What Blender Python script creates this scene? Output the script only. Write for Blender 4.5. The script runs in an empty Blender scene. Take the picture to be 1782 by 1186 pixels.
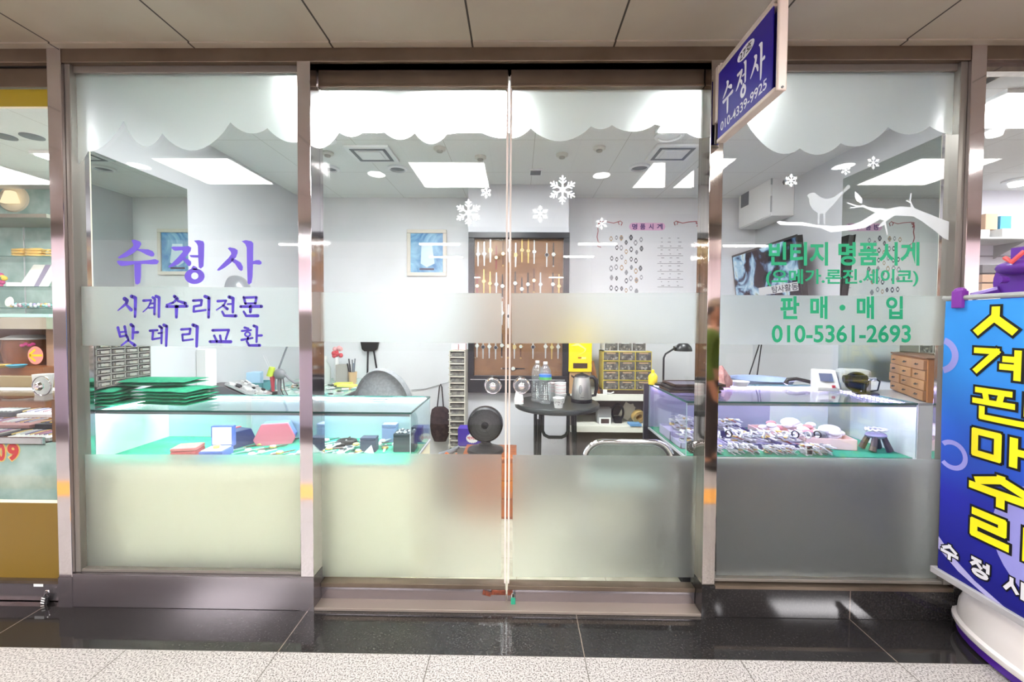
import bpy, math, random
from math import sin, cos, pi, radians
from mathutils import Vector, Matrix
from mathutils.geometry import tessellate_polygon

random.seed(7)
S = bpy.context.scene
COL = S.collection

# ------------------------------------------------------------------ camera
F, PY, PITCH, YAW, ROLL, CD, CH = 741.0, 581.4, radians(1.617), radians(.8305), radians(.3425), 1.8585, 1.2961
HC = 2.4834
_cy, _sy, _cp, _sp, _cr, _sr = cos(YAW), sin(YAW), cos(PITCH), sin(PITCH), cos(ROLL), sin(ROLL)
_R = Vector((_cy, _sy, 0)); _H = Vector((-_sy, _cy, 0)); _Z = Vector((0, 0, 1))
_Fw = _H * _cp - _Z * _sp; _U = _Z * _cp + _H * _sp
cam = bpy.data.cameras.new('camera'); cam_o = bpy.data.objects.new('camera', cam); COL.objects.link(cam_o)
rv = _R * _cr + _U * _sr; uv = _U * _cr - _R * _sr
cam_o.matrix_world = Matrix(((rv.x, uv.x, -_Fw.x, 0), (rv.y, uv.y, -_Fw.y, -CD), (rv.z, uv.z, -_Fw.z, CH), (0, 0, 0, 1)))
cam.sensor_width = 36; cam.lens = F * 36 / 1782; cam.shift_y = -(593 - PY) / 1782
cam.clip_start = .02; cam.clip_end = 60
S.camera = cam_o

# ------------------------------------------------------------------ world, view, sampling
W = bpy.data.worlds.new('world'); S.world = W; W.use_nodes = True
W.node_tree.nodes['Background'].inputs[0].default_value = (.9, .93, 1, 1)
W.node_tree.nodes['Background'].inputs[1].default_value = .05
S.view_settings.view_transform = 'Standard'; S.view_settings.look = 'None'
S.view_settings.gamma = 1; S.view_settings.use_curve_mapping = False; S.view_settings.exposure = 0.0
try:
    S.cycles.use_denoising = True; S.cycles.denoiser = 'OPENIMAGEDENOISE'
    S.cycles.max_bounces = 9; S.cycles.diffuse_bounces = 4; S.cycles.glossy_bounces = 5
    S.cycles.transmission_bounces = 6; S.cycles.transparent_max_bounces = 40
    S.cycles.sample_clamp_indirect = 45; S.cycles.caustics_refractive = True; S.cycles.caustics_reflective = False
except Exception:
    pass
L_CORR, L_SHOP, L_CASE = 26.0, 68.0, 56.0       # radiance of corridor panels, shop panels, showcase strips

# ------------------------------------------------------------------ pixel -> point helper
def at(px, py, X=None, Y=None, Z=None):
    x, y = px - 891, py - PY
    a = x * _cr + y * _sr; b = -x * _sr + y * _cr
    d = _R * (a / F) + _Fw + _U * (-b / F)
    o = Vector((0, -CD, CH))
    t = (Y - o.y) / d.y if Y is not None else ((Z - o.z) / d.z if Z is not None else (X - o.x) / d.x)
    return o + d * t
def rect(x0, y0, x1, y1, Y):
    p = at(x0, (y0 + y1) / 2, Y=Y); q = at(x1, (y0 + y1) / 2, Y=Y); r = at((x0 + x1) / 2, y0, Y=Y); s = at((x0 + x1) / 2, y1, Y=Y)
    return p.x, q.x, s.z, r.z

# ------------------------------------------------------------------ materials
def C(r, g, b):
    f = lambda c: (c / 255 / 12.92) if c / 255 <= .04045 else ((c / 255 + .055) / 1.055) ** 2.4
    return (f(r), f(g), f(b), 1)
MATS = {}
def new_mat(name):
    m = bpy.data.materials.new(name); m.use_nodes = True; nt = m.node_tree; nt.nodes.clear()
    o = nt.nodes.new('ShaderNodeOutputMaterial'); MATS[name] = m
    return m, nt, o
def PM(name, col, rough=.5, metal=0, spec=.5, emis=None, es=0, trans=0, ior=1.45, alpha=1):
    if name in MATS: return MATS[name]
    m, nt, o = new_mat(name); b = nt.nodes.new('ShaderNodeBsdfPrincipled'); b.name = 'P'
    i = b.inputs; i['Base Color'].default_value = col; i['Roughness'].default_value = rough; i['Metallic'].default_value = metal
    i['Specular IOR Level'].default_value = spec; i['Transmission Weight'].default_value = trans; i['IOR'].default_value = ior
    if emis: i['Emission Color'].default_value = emis; i['Emission Strength'].default_value = es
    nt.links.new(b.outputs[0], o.inputs[0]); return m
def node(nt, t, **k):
    n = nt.nodes.new(t)
    for a, v in k.items(): setattr(n, a, v)
    return n
def mth(nt, op, a, b=None):
    n = nt.nodes.new('ShaderNodeMath'); n.operation = op
    for i, v in enumerate((a, b)):
        if v is None: continue
        if isinstance(v, (int, float)): n.inputs[i].default_value = v
        else: nt.links.new(v, n.inputs[i])
    return n.outputs[0]
def noise_mat(name, c0, c1, scale, rough=.5, lo=.4, hi=.6, detail=4, metal=0, spec=.5, bump=0, voro=False, stretch=(1, 1, 1)):
    """principled surface whose colour wanders between c0 and c1 with a procedural noise"""
    if name in MATS: return MATS[name]
    m = PM(name, c0, rough, metal, spec); nt = m.node_tree; b = nt.nodes['P']
    tc = node(nt, 'ShaderNodeTexCoord'); mp = node(nt, 'ShaderNodeMapping'); mp.inputs['Scale'].default_value = stretch
    nt.links.new(tc.outputs['Object'], mp.inputs[0])
    n = node(nt, 'ShaderNodeTexVoronoi' if voro else 'ShaderNodeTexNoise'); n.inputs['Scale'].default_value = scale
    if not voro: n.inputs['Detail'].default_value = detail
    nt.links.new(mp.outputs[0], n.inputs['Vector'])
    r = node(nt, 'ShaderNodeValToRGB'); e = r.color_ramp.elements
    e[0].position = lo; e[0].color = c0; e[1].position = hi; e[1].color = c1
    nt.links.new(n.outputs['Distance' if voro else 'Fac'], r.inputs[0]); nt.links.new(r.outputs[0], b.inputs['Base Color'])
    if bump:
        bp = node(nt, 'ShaderNodeBump'); bp.inputs['Strength'].default_value = bump; bp.inputs['Distance'].default_value = .01
        nt.links.new(n.outputs[0], bp.inputs['Height']); nt.links.new(bp.outputs[0], b.inputs['Normal'])
    return m
def add_grid(m, px=None, py=None, x0=0, y0=0, w=.004, col=(.05, .04, .03, 1)):
    """thin joint lines every px / py metres in object X / Y"""
    nt = m.node_tree; b = nt.nodes['P']; tc = node(nt, 'ShaderNodeTexCoord'); sp = node(nt, 'ShaderNodeSeparateXYZ')
    nt.links.new(tc.outputs['Object'], sp.inputs[0]); f = None
    for ax, p, o0 in ((0, px, x0), (1, py, y0)):
        if not p: continue
        a = mth(nt, 'FLOORED_MODULO', mth(nt, 'SUBTRACT', sp.outputs[ax], o0 - w / 2), p)
        g = mth(nt, 'LESS_THAN', a, w); f = g if f is None else mth(nt, 'MAXIMUM', f, g)
    mx = node(nt, 'ShaderNodeMix'); mx.data_type = 'RGBA'
    nt.links.new(f, mx.inputs[0])
    src = b.inputs['Base Color']
    if src.is_linked: nt.links.new(src.links[0].from_socket, mx.inputs[6])
    else: mx.inputs[6].default_value = src.default_value
    mx.inputs[7].default_value = col; nt.links.new(mx.outputs[2], src)
def emit(name, col, s):
    m, nt, o = new_mat(name); e = node(nt, 'ShaderNodeEmission'); e.inputs[0].default_value = col; e.inputs[1].default_value = s
    nt.links.new(e.outputs[0], o.inputs[0]); return m
def glass(name, tint=(.962, .976, .972, 1), f0=.04, rough=0, haze=0):
    """thin pane: clear with a Fresnel reflection on each face"""
    m, nt, o = new_mat(name); t = node(nt, 'ShaderNodeBsdfTransparent'); t.inputs[0].default_value = tint
    g = node(nt, 'ShaderNodeBsdfGlossy'); g.inputs['Roughness'].default_value = rough
    ge = node(nt, 'ShaderNodeNewGeometry'); dt = node(nt, 'ShaderNodeVectorMath', operation='DOT_PRODUCT')
    nt.links.new(ge.outputs['Normal'], dt.inputs[0]); nt.links.new(ge.outputs['Incoming'], dt.inputs[1])
    c = mth(nt, 'ABSOLUTE', dt.outputs['Value']); p = mth(nt, 'POWER', mth(nt, 'SUBTRACT', 1.0, c), 5.0)
    fr = mth(nt, 'ADD', mth(nt, 'MULTIPLY', p, 1 - f0), f0)
    if haze:
        df = node(nt, 'ShaderNodeBsdfDiffuse'); df.inputs[0].default_value = (.9, .93, .94, 1); hz = node(nt, 'ShaderNodeMixShader'); hz.inputs[0].default_value = haze
        nt.links.new(t.outputs[0], hz.inputs[1]); nt.links.new(df.outputs[0], hz.inputs[2]); t = hz
    mx = node(nt, 'ShaderNodeMixShader'); nt.links.new(fr, mx.inputs[0]); nt.links.new(t.outputs[0], mx.inputs[1]); nt.links.new(g.outputs[0], mx.inputs[2])
    nt.links.new(mx.outputs[0], o.inputs[0]); return m
def frosted(name, col, dcol, fd, rough=.6):
    """frosted film: rough refraction through a thin sheet, with a little surface scatter"""
    m, nt, o = new_mat(name); r = node(nt, 'ShaderNodeBsdfGlass', distribution='MULTI_GGX'); r.inputs['Color'].default_value = col
    r.inputs['Roughness'].default_value = rough; r.inputs['IOR'].default_value = 1.25
    tr = node(nt, 'ShaderNodeBsdfTranslucent'); tr.inputs[0].default_value = col; m0 = node(nt, 'ShaderNodeMixShader'); m0.inputs[0].default_value = .02
    nt.links.new(r.outputs[0], m0.inputs[1]); nt.links.new(tr.outputs[0], m0.inputs[2]); r = m0
    d = node(nt, 'ShaderNodeBsdfDiffuse'); d.inputs[0].default_value = dcol
    mx = node(nt, 'ShaderNodeMixShader'); mx.inputs[0].default_value = fd
    nt.links.new(r.outputs[0], mx.inputs[1]); nt.links.new(d.outputs[0], mx.inputs[2]); nt.links.new(mx.outputs[0], o.inputs[0]); return m
def wood(name, c0, c1, scale=6, rough=.45, stretch=(1, 8, 1)):
    return noise_mat(name, c0, c1, scale, rough, .35, .65, 6, stretch=stretch)

M_glass = glass('clear_glass'); M_cglass = glass('case_glass', (.962, .982, .980, 1)); M_pet = glass('clear_plastic', (.88, .92, .93, 1), .07, .04, .10)
M_frost = frosted('frosted_film', (.98, 1, .993, 1), (.78, .82, .80, 1), .02, .54)
def sticker(name, k):
    """white vinyl that lets light through diffusely"""
    m, nt, o = new_mat(name); t = node(nt, 'ShaderNodeBsdfTranslucent'); t.inputs[0].default_value = (1, 1, 1, 1); d = node(nt, 'ShaderNodeBsdfDiffuse'); d.inputs[0].default_value = (.9, .93, .92, 1)
    m0 = node(nt, 'ShaderNodeMixShader'); m0.inputs[0].default_value = .2; nt.links.new(t.outputs[0], m0.inputs[1]); nt.links.new(d.outputs[0], m0.inputs[2])
    tr = node(nt, 'ShaderNodeBsdfTransparent'); m1 = node(nt, 'ShaderNodeMixShader'); m1.inputs[0].default_value = k; nt.links.new(tr.outputs[0], m1.inputs[1]); nt.links.new(m0.outputs[0], m1.inputs[2]); nt.links.new(m1.outputs[0], o.inputs[0]); return m
M_sticker = sticker('white_sticker', .52)
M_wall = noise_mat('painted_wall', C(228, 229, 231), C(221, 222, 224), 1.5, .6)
M_ceil = noise_mat('mineral_ceiling', C(240, 241, 240), C(222, 223, 221), 160, .85, .28, .36, 2)
add_grid(M_ceil, .6, .6, .1, .35, .003, C(170, 168, 160))
M_corr_ceil = noise_mat('corridor_ceiling_panel', C(164, 157, 142), C(157, 149, 134), 2, .5)
M_gran = noise_mat('speckled_granite', C(84, 78, 74), C(184, 178, 174), 170, .32, .36, .56, 5)
M_black = noise_mat('black_granite', C(22, 21, 21), C(40, 39, 38), 120, .07, .5, .75, 4, spec=.6)
M_yellow_tile = noise_mat('tactile_tile', C(232, 165, 70), C(215, 150, 60), 30, .5)
M_steel = noise_mat('stainless', C(226, 220, 222), C(210, 204, 207), 3, .07, .3, .7, 2, 1, bump=.015, stretch=(1, 1, .15))
M_steel_b = noise_mat('brushed_stainless', C(190, 182, 176), C(170, 163, 158), 40, .06, .3, .7, 3, 1, stretch=(1, 1, .05))
M_plate = noise_mat('polished_plate', C(146, 140, 143), C(122, 116, 119), 4, .2, .3, .7, 3, .8, bump=.02, stretch=(.3, 1, 1))
M_bronze = noise_mat('brown_metal', C(122, 108, 93), C(108, 95, 81), 6, .3, .3, .7, 2, .7)
M_dark = PM('dark_recess', C(28, 24, 22), .6)
M_chrome = PM('chrome', C(225, 225, 228), .06, 1)
M_mirror = PM('mirror_glass', C(205, 214, 208), .0, 1)
M_white = PM('white_plastic', C(238, 238, 236), .4)
M_cream = PM('cream_laminate', C(236, 232, 206), .45)
M_blackp = PM('black_plastic', C(24, 24, 26), .35)
M_blackm = PM('black_metal', C(30, 31, 32), .3, .4)
M_grayp = PM('grey_plastic', C(168, 170, 168), .45)
M_green = noise_mat('green_cloth', C(44, 168, 126), C(34, 150, 112), 40, .9)
M_purple = PM('purple_vinyl', C(106, 88, 208), .5)
M_gvinyl = PM('green_vinyl', C(22, 160, 112), .5)
M_silver = PM('watch_steel', C(222, 223, 226), .3, .55)
M_gold = PM('watch_gold', C(232, 196, 118), .3, .6)
M_leather = PM('brown_leather', C(98, 58, 36), .55)
M_bleather = PM('black_leather', C(38, 34, 33), .5)
M_dial = PM('white_dial', C(240, 240, 234), .4)
M_ddial = PM('dark_dial', C(45, 48, 62), .4)
M_gdial = PM('champagne_dial', C(226, 206, 150), .4)
M_wood = wood('honey_wood', C(178, 122, 68), C(150, 98, 52))
M_paper = PM('white_paper', C(240, 240, 238), .7)

# ------------------------------------------------------------------ geometry collector
class G:
    def __init__(s): s.v = []; s.f = []; s.m = []
    def add(s, vs, fs, mi=0):
        b = len(s.v); s.v += [tuple(v) for v in vs]; s.f += [tuple(b + i for i in f) for f in fs]; s.m += [mi] * len(fs); return s
    def box(s, x0, y0, z0, x1, y1, z1, mi=0):
        x0, x1 = min(x0, x1), max(x0, x1); y0, y1 = min(y0, y1), max(y0, y1); z0, z1 = min(z0, z1), max(z0, z1)
        vs = [(x, y, z) for z in (z0, z1) for y in (y0, y1) for x in (x0, x1)]
        return s.add(vs, [(0, 2, 3, 1), (4, 5, 7, 6), (0, 1, 5, 4), (2, 6, 7, 3), (0, 4, 6, 2), (1, 3, 7, 5)], mi)
    def obox(s, c, dx, dy, dz, rot, mi=0):
        """box of half sizes dx,dy,dz at c turned by matrix rot"""
        c = Vector(c); vs = [c + rot @ Vector((x * dx, y * dy, z * dz)) for z in (-1, 1) for y in (-1, 1) for x in (-1, 1)]
        return s.add(vs, [(0, 2, 3, 1), (4, 5, 7, 6), (0, 1, 5, 4), (2, 6, 7, 3), (0, 4, 6, 2), (1, 3, 7, 5)], mi)
    def cyl(s, p0, p1, r0, r1=None, n=16, mi=0, caps=True):
        r1 = r0 if r1 is None else r1
        p0 = Vector(p0); p1 = Vector(p1); d = (p1 - p0).normalized(); a = d.orthogonal().normalized(); b = d.cross(a)
        vs = []
        for p, r in ((p0, r0), (p1, r1)):
            vs += [p + a * (r * cos(2 * pi * i / n)) + b * (r * sin(2 * pi * i / n)) for i in range(n)]
        fs = [(i, (i + 1) % n, n + (i + 1) % n, n + i) for i in range(n)]
        if caps: fs += [tuple(reversed(range(n))), tuple(range(n, 2 * n))]
        return s.add(vs, fs, mi)
    def tube(s, pts, r, n=8, mi=0, closed=False):
        P = [Vector(p) for p in pts]; k = len(P); R = r if isinstance(r, (list, tuple)) else [r] * k
        T = []
        for i in range(k):
            a = P[i - 1] if (i or closed) else P[0]; b = P[(i + 1) % k] if (i < k - 1 or closed) else P[-1]
            T.append((b - a).normalized())
        nrm = T[0].orthogonal().normalized(); vs = []
        for i in range(k):
            nrm = (nrm - T[i] * nrm.dot(T[i])).normalized(); bi = T[i].cross(nrm)
            vs += [P[i] + nrm * (R[i] * cos(2 * pi * j / n)) + bi * (R[i] * sin(2 * pi * j / n)) for j in range(n)]
        fs = []
        for i in range(k if closed else k - 1):
            a = i * n; b = ((i + 1) % k) * n
            fs += [(a + j, a + (j + 1) % n, b + (j + 1) % n, b + j) for j in range(n)]
        if not closed: fs += [tuple(reversed(range(n))), tuple(range((k - 1) * n, k * n))]
        return s.add(vs, fs, mi)
    def lathe(s, prof, c=(0, 0, 0), n=24, mi=0, axis='z', sx=1, sy=1):
        vs = []
        for r, z in prof:
            for j in range(n):
                a = 2 * pi * j / n; x, y = r * cos(a) * sx, r * sin(a) * sy
                p = (x, y, z) if axis == 'z' else ((x, -z, y) if axis == 'y' else (z, x, y))
                vs.append((p[0] + c[0], p[1] + c[1], p[2] + c[2]))
        fs = [(i * n + j, i * n + (j + 1) % n, (i + 1) * n + (j + 1) % n, (i + 1) * n + j) for i in range(len(prof) - 1) for j in range(n)]
        if prof[0][0] > 1e-6: fs.append(tuple(reversed(range(n))))
        if prof[-1][0] > 1e-6: fs.append(tuple(range((len(prof) - 1) * n, len(prof) * n)))
        return s.add(vs, fs, mi)
    def ell(s, c, rx, ry, rz, nu=16, nv=10, mi=0, z0=-1, z1=1):
        a0 = math.asin(z0); a1 = math.asin(z1)
        prof = [(max(cos(a0 + (a1 - a0) * i / nv), 1e-7), sin(a0 + (a1 - a0) * i / nv)) for i in range(nv + 1)]
        vs = [(c[0] + rx * r * cos(2 * pi * j / nu), c[1] + ry * r * sin(2 * pi * j / nu), c[2] + rz * z) for r, z in prof for j in range(nu)]
        fs = [(i * nu + j, i * nu + (j + 1) % nu, (i + 1) * nu + (j + 1) % nu, (i + 1) * nu + j) for i in range(nv) for j in range(nu)]
        return s.add(vs, fs, mi)
    def poly(s, pts, ext=None, mi=0):
        """flat polygon, concave allowed; ext = thickness vector"""
        P = [Vector(p) for p in pts]; tris = tessellate_polygon([P]); n = len(P)
        if ext is None: return s.add(P, [tuple(t) for t in tris], mi)
        e = Vector(ext); vs = P + [p + e for p in P]
        fs = [tuple(t) for t in tris] + [tuple(n + i for i in reversed(t)) for t in tris] + [(i, (i + 1) % n, n + (i + 1) % n, n + i) for i in range(n)]
        s.add(vs, fs, mi)
        return s
    def ring(s, c, u, v, r0, r1, n=28, mi=0, ext=None):
        c = Vector(c); u = Vector(u); v = Vector(v)
        A = [c + u * (r0 * cos(2 * pi * i / n)) + v * (r0 * sin(2 * pi * i / n)) for i in range(n)]
        B = [c + u * (r1 * cos(2 * pi * i / n)) + v * (r1 * sin(2 * pi * i / n)) for i in range(n)]
        return s.add(A + B, [(i, (i + 1) % n, n + (i + 1) % n, n + i) for i in range(n)], mi)
    def build(s, name, mat, parent=None, loc=None, rot=None, smooth=False, bevel=0, fix=True):
        me = bpy.data.meshes.new(name); me.from_pydata(s.v, [], s.f)
        for m in (mat if isinstance(mat, (list, tuple)) else [mat]): me.materials.append(m)
        if any(s.m): me.polygons.foreach_set('material_index', s.m)
        if fix:
            import bmesh
            bm = bmesh.new(); bm.from_mesh(me); bmesh.ops.recalc_face_normals(bm, faces=bm.faces); bm.to_mesh(me); bm.free()
        if smooth:
            me.polygons.foreach_set('use_smooth', [True] * len(me.polygons)); me.set_sharp_from_angle(angle=radians(40))
        me.update()
        o = bpy.data.objects.new(name, me); COL.objects.link(o)
        if parent: o.parent = parent
        if loc is not None: o.location = loc
        if rot is not None: o.rotation_euler = rot
        if bevel:
            b = o.modifiers.new('bevel', 'BEVEL'); b.width = bevel; b.segments = 2; b.limit_method = 'ANGLE'; b.angle_limit = radians(40)
        return o
def tag(o, label, cat, group=None, kind=None):
    o['label'] = label; o['category'] = cat
    if group: o['group'] = group
    if kind: o['kind'] = kind
    return o
def thing(name, label, cat, loc=(0, 0, 0), rz=0, group=None, kind=None):
    o = bpy.data.objects.new(name, None); COL.objects.link(o); o.location = loc; o.rotation_euler = (0, 0, rz); o.empty_display_size = .05
    return tag(o, label, cat, group, kind)
def dup(root, loc=None, rot=None, label=None, group=None, scale=None):
    c = root.copy(); COL.objects.link(c)
    for ch in [x for x in bpy.data.objects if x.parent == root]:
        d = ch.copy(); COL.objects.link(d); d.parent = c
        for g in [x for x in bpy.data.objects if x.parent == ch]:
            e = g.copy(); COL.objects.link(e); e.parent = d
    if loc is not None: c.location = loc
    if rot is not None: c.rotation_euler = rot
    if scale is not None: c.scale = scale
    if label: c['label'] = label
    if group: c['group'] = group
    return c
def structure(name, g, mat, label, cat, parent=None, **k):
    o = g.build(name, mat, parent, **k)
    if parent is None: tag(o, label, cat, kind='structure')
    return o

# ------------------------------------------------------------------ lettering
def text_pts(body, offset=0, res=4):
    """outline triangles of a line of lettering in the built-in typeface, as (verts, faces) in a unit box 0..1 x 0..1 plus its aspect"""
    cu = bpy.data.curves.new('lettering', 'FONT'); cu.body = body; cu.size = 1; cu.offset = offset; cu.resolution_u = res
    o = bpy.data.objects.new('lettering', cu); COL.objects.link(o)
    dg = bpy.context.evaluated_depsgraph_get(); dg.update()
    me = o.evaluated_get(dg).to_mesh()
    vs = [tuple(v.co) for v in me.vertices]; fs = [tuple(p.vertices) for p in me.polygons]
    o.evaluated_get(dg).to_mesh_clear(); bpy.data.objects.remove(o); bpy.data.curves.remove(cu)
    x0 = min(v[0] for v in vs); x1 = max(v[0] for v in vs); y0 = min(v[1] for v in vs); y1 = max(v[1] for v in vs)
    return [((v[0] - x0) / (x1 - x0), (v[1] - y0) / (y1 - y0)) for v in vs], fs
def put_text(g, body, org, u, v, offset=0, mi=0):
    """fit the line into the parallelogram org, org+u, org+v"""
    vs, fs = text_pts(body, offset); org = Vector(org); u = Vector(u); v = Vector(v)
    g.add([org + u * a + v * b for a, b in vs], fs, mi)
def brush(g, pts, w0, w1, M, mi=0):
    """a brush stroke along pts (2d) with width w0 -> w1; M maps 2d to 3d"""
    n = len(pts)
    L = [0]
    for i in range(1, n): L.append(L[-1] + math.dist(pts[i], pts[i - 1]))
    W_ = [(w0 + (w1 - w0) * (l / (L[-1] or 1))) / 2 for l in L]
    for i in range(n - 1):
        (ax, ay), (bx, by) = pts[i], pts[i + 1]; dx, dy = bx - ax, by - ay; l = math.hypot(dx, dy) or 1; nx, ny = -dy / l, dx / l
        g.add([M(ax + nx * W_[i], ay + ny * W_[i]), M(ax - nx * W_[i], ay - ny * W_[i]), M(bx - nx * W_[i + 1], by - ny * W_[i + 1]), M(bx + nx * W_[i + 1], by + ny * W_[i + 1])], [(0, 1, 2, 3)], mi)
    for i in range(n):
        g.add([M(pts[i][0] + W_[i] * cos(2 * pi * k / 10), pts[i][1] + W_[i] * sin(2 * pi * k / 10)) for k in range(10)], [tuple(range(10))], mi)
BIG = [  # the three large brush-written characters, outline coordinates (x right, y down)
 [(208,93),(240,90),(290,108),(302,130),(285,165),(262,190),(215,225),(155,255),(95,268),(78,258),(110,235),(170,195),(215,160),(228,140),(215,110)],
 [(265,178),(300,178),(370,182),(410,200),(425,225),(418,245),(400,250),(355,235),(300,205),(250,186)],
 [(70,295),(85,285),(150,290),(270,290),(385,280),(430,272),(462,285),(465,300),(450,320),(400,322),(340,318),(230,322),(160,335),(110,338),(85,320)],
 [(235,315),(300,315),(298,440),(290,495),(265,512),(245,503),(238,440)],
 [(580,165),(595,155),(680,155),(745,150),(770,165),(765,195),(735,235),(690,285),(650,320),(600,342),(560,350),(555,342),(590,310),(640,260),(690,205),(685,190),(620,195),(605,190)],
 [(690,255),(740,272),(768,295),(770,320),(755,340),(738,335),(710,300),(688,278)],
 [(752,235),(770,235),(838,235),(838,258),(790,258),(765,255)],
 [(795,100),(840,95),(882,105),(892,130),(890,240),(885,340),(860,362),(840,350),(835,250),(832,150),(820,125)],
 [(768,372),(775,350),(790,335),(815,345),(828,360),(835,375)],
 [(1112,172),(1130,162),(1180,172),(1205,190),(1205,215),(1190,255),(1140,310),(1080,355),(1030,382),(1010,378),(1020,362),(1070,310),(1120,260),(1145,225),(1140,205)],
 [(1150,262),(1190,278),(1235,305),(1255,345),(1252,375),(1238,384),(1215,370),(1180,315),(1140,288)],
 [(1242,105),(1280,95),(1335,105),(1352,125),(1350,300),(1345,440),(1335,495),(1310,512),(1298,495),(1292,300),(1290,165),(1275,130)],
 [(1345,292),(1380,282),(1410,282),(1430,300),(1428,318),(1410,325),(1370,320),(1345,322)]]
def big_name(g, M, mi=0):
    for p in BIG: g.poly([M(*q) for q in p], mi=mi)
    n = 28
    A = [M(801 + 94 * cos(2 * pi * i / n), 433 + 73 * sin(2 * pi * i / n)) for i in range(n)]; B = [M(803 + 34 * cos(2 * pi * i / n), 430 + 32 * sin(2 * pi * i / n)) for i in range(n)]
    g.add(A + B, [(i, (i + 1) % n, n + (i + 1) % n, n + i) for i in range(n)], mi)
SMALL = [  # (points, start width, end width) for the two smaller brush-written lines
 ([(145,645),(168,660),(160,690),(82,754)],30,8),([(158,698),(205,748)],16,26),([(210,622),(246,636),(245,740),(242,814)],26,18),
 ([(322,662),(392,657),(385,690),(360,730),(318,768)],20,8),([(380,690),(418,688)],14,14),([(372,730),(418,727)],14,14),([(408,632),(428,645),(424,790)],20,16),([(438,620),(468,632),(466,814)],22,18),
 ([(612,622),(640,645),(600,680),(538,700)],24,12),([(645,665),(715,688)],16,24),([(538,718),(640,716),(730,714)],20,22),([(632,716),(630,818)],26,20),
 ([(788,662),(868,657),(862,705),(795,716),(792,765),(905,750)],19,16),([(898,622),(936,637),(935,740),(932,818)],24,20),
 ([(1018,667),(1096,661),(1075,705),(1005,750)],20,9),([(1065,705),(1108,740)],14,22),([(1112,695),(1152,693)],14,14),([(1124,628),(1162,640),(1160,772)],24,18),([(1060,765),(1080,803),(1188,805)],16,24),
 ([(1262,630),(1278,690)],18,18),([(1262,634),(1382,630),(1370,690)],18,18),([(1278,690),(1370,688)],16,16),([(1232,718),(1428,716)],20,24),([(1326,716),(1324,770)],24,20),([(1262,765),(1286,805),(1394,804)],16,24),
 ([(82,915),(102,1000)],22,16),([(145,905),(162,990)],20,16),([(98,958),(158,952)],14,14),([(102,1000),(165,988)],15,15),([(205,887),(226,905),(220,1018)],24,18),([(225,960),(268,958)],16,20),([(168,1000),(180,1030),(115,1082)],20,12),([(180,1036),(240,1080)],14,24),
 ([(382,944),(452,938)],18,16),([(412,945),(405,1025),(476,1012)],18,14),([(462,968),(492,965)],14,14),([(472,902),(492,916),(490,1062)],20,15),([(512,890),(540,902),(534,1085)],22,18),
 ([(676,932),(762,926),(755,974),(686,980),(690,1036),(785,1025)],18,14),([(786,890),(826,906),(820,1090)],24,20),
 ([(970,940),(1122,936),(1094,1022)],20,16),([(985,990),(1010,1045)],18,16),([(1040,990),(1050,1045)],18,16),([(945,1046),(1140,1047)],20,24),
 ([(1270,915),(1306,925)],18,16),([(1245,946),(1330,938)],16,14),([(1300,1005),(1300,1028)],16,14),([(1242,1030),(1345,1012)],18,14),([(1356,898),(1386,910),(1382,1050)],20,16),([(1385,990),(1430,988)],16,18),([(1290,1042),(1312,1082),(1412,1081)],16,22)]
def small_lines(g, M, mi=0):
    for p, a, b in SMALL: brush(g, p, a * 1.3, b * 1.3, M, mi)
    n = 20
    A = [M(1298 + 33 * cos(2 * pi * i / n), 977 + 28 * sin(2 * pi * i / n)) for i in range(n)]; B = [M(1298 + 16 * cos(2 * pi * i / n), 977 + 13 * sin(2 * pi * i / n)) for i in range(n)]
    g.add(A + B, [(i, (i + 1) % n, n + (i + 1) % n, n + i) for i in range(n)], mi)
# ================================================================== SETTING: corridor
YO = -3.3                                   # face of the shops opposite
XL, XR = -2.10, 2.25                       # inner faces of the shop's side walls
YB, YP = 2.25, 1.85                         # back wall, pilaster face
g = G(); g.box(-6, YO, -.05, 6, -.238, 0)
add_grid(M_gran, .6, .6, at(304.7, 1058.9, Z=0).x, -.238, .004, C(96, 90, 84))
structure('floor', g, M_gran, 'speckled light granite slab floor of the corridor', 'floor')
g = G(); g.box(-6, -.238, -.05, 6, .0, 0); g.box(-6, 0, -.05, 6, .12, -.004)
M_black2 = noise_mat('black_granite_kerb', C(38, 36, 36), C(56, 54, 53), 120, .06, .5, .75, 4, spec=.6)
add_grid(M_black2, 1.2, None, at(304.7, 1058.9, Z=0).x + .6, 0, .004, C(120, 108, 98))
structure('trim_1', g, M_black2, 'polished black granite strip of floor along the shopfront', 'floor strip')
g = G(); g.box(-6, -1.46, 0, 6, -1.19, .004)
structure('trim_2', g, M_yellow_tile, 'yellow tactile paving strip along the corridor floor', 'paving')
g = G(); g.box(-6, YO, 0, 6, -2.55, .003)
structure('trim_3', g, PM('brown_floor_band', C(88, 78, 72), .3), 'dark floor band before the shops opposite', 'floor strip')
g = G(); g.box(-6, YO, HC, 6, -.012, HC + .03)
add_grid(M_corr_ceil, .605, None, at(333.3, 76.8, Z=HC).x, 0, .008, C(40, 34, 26))
structure('ceiling', g, M_corr_ceil, 'beige metal panel ceiling of the corridor with dark joints', 'ceiling')
g = G(); g.box(-6, -.03, HC - .006, 6, .12, HC + .03)
structure('trim_4', g, M_corr_ceil, 'beige edge strip where the corridor ceiling meets the shopfront', 'trim')
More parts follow.
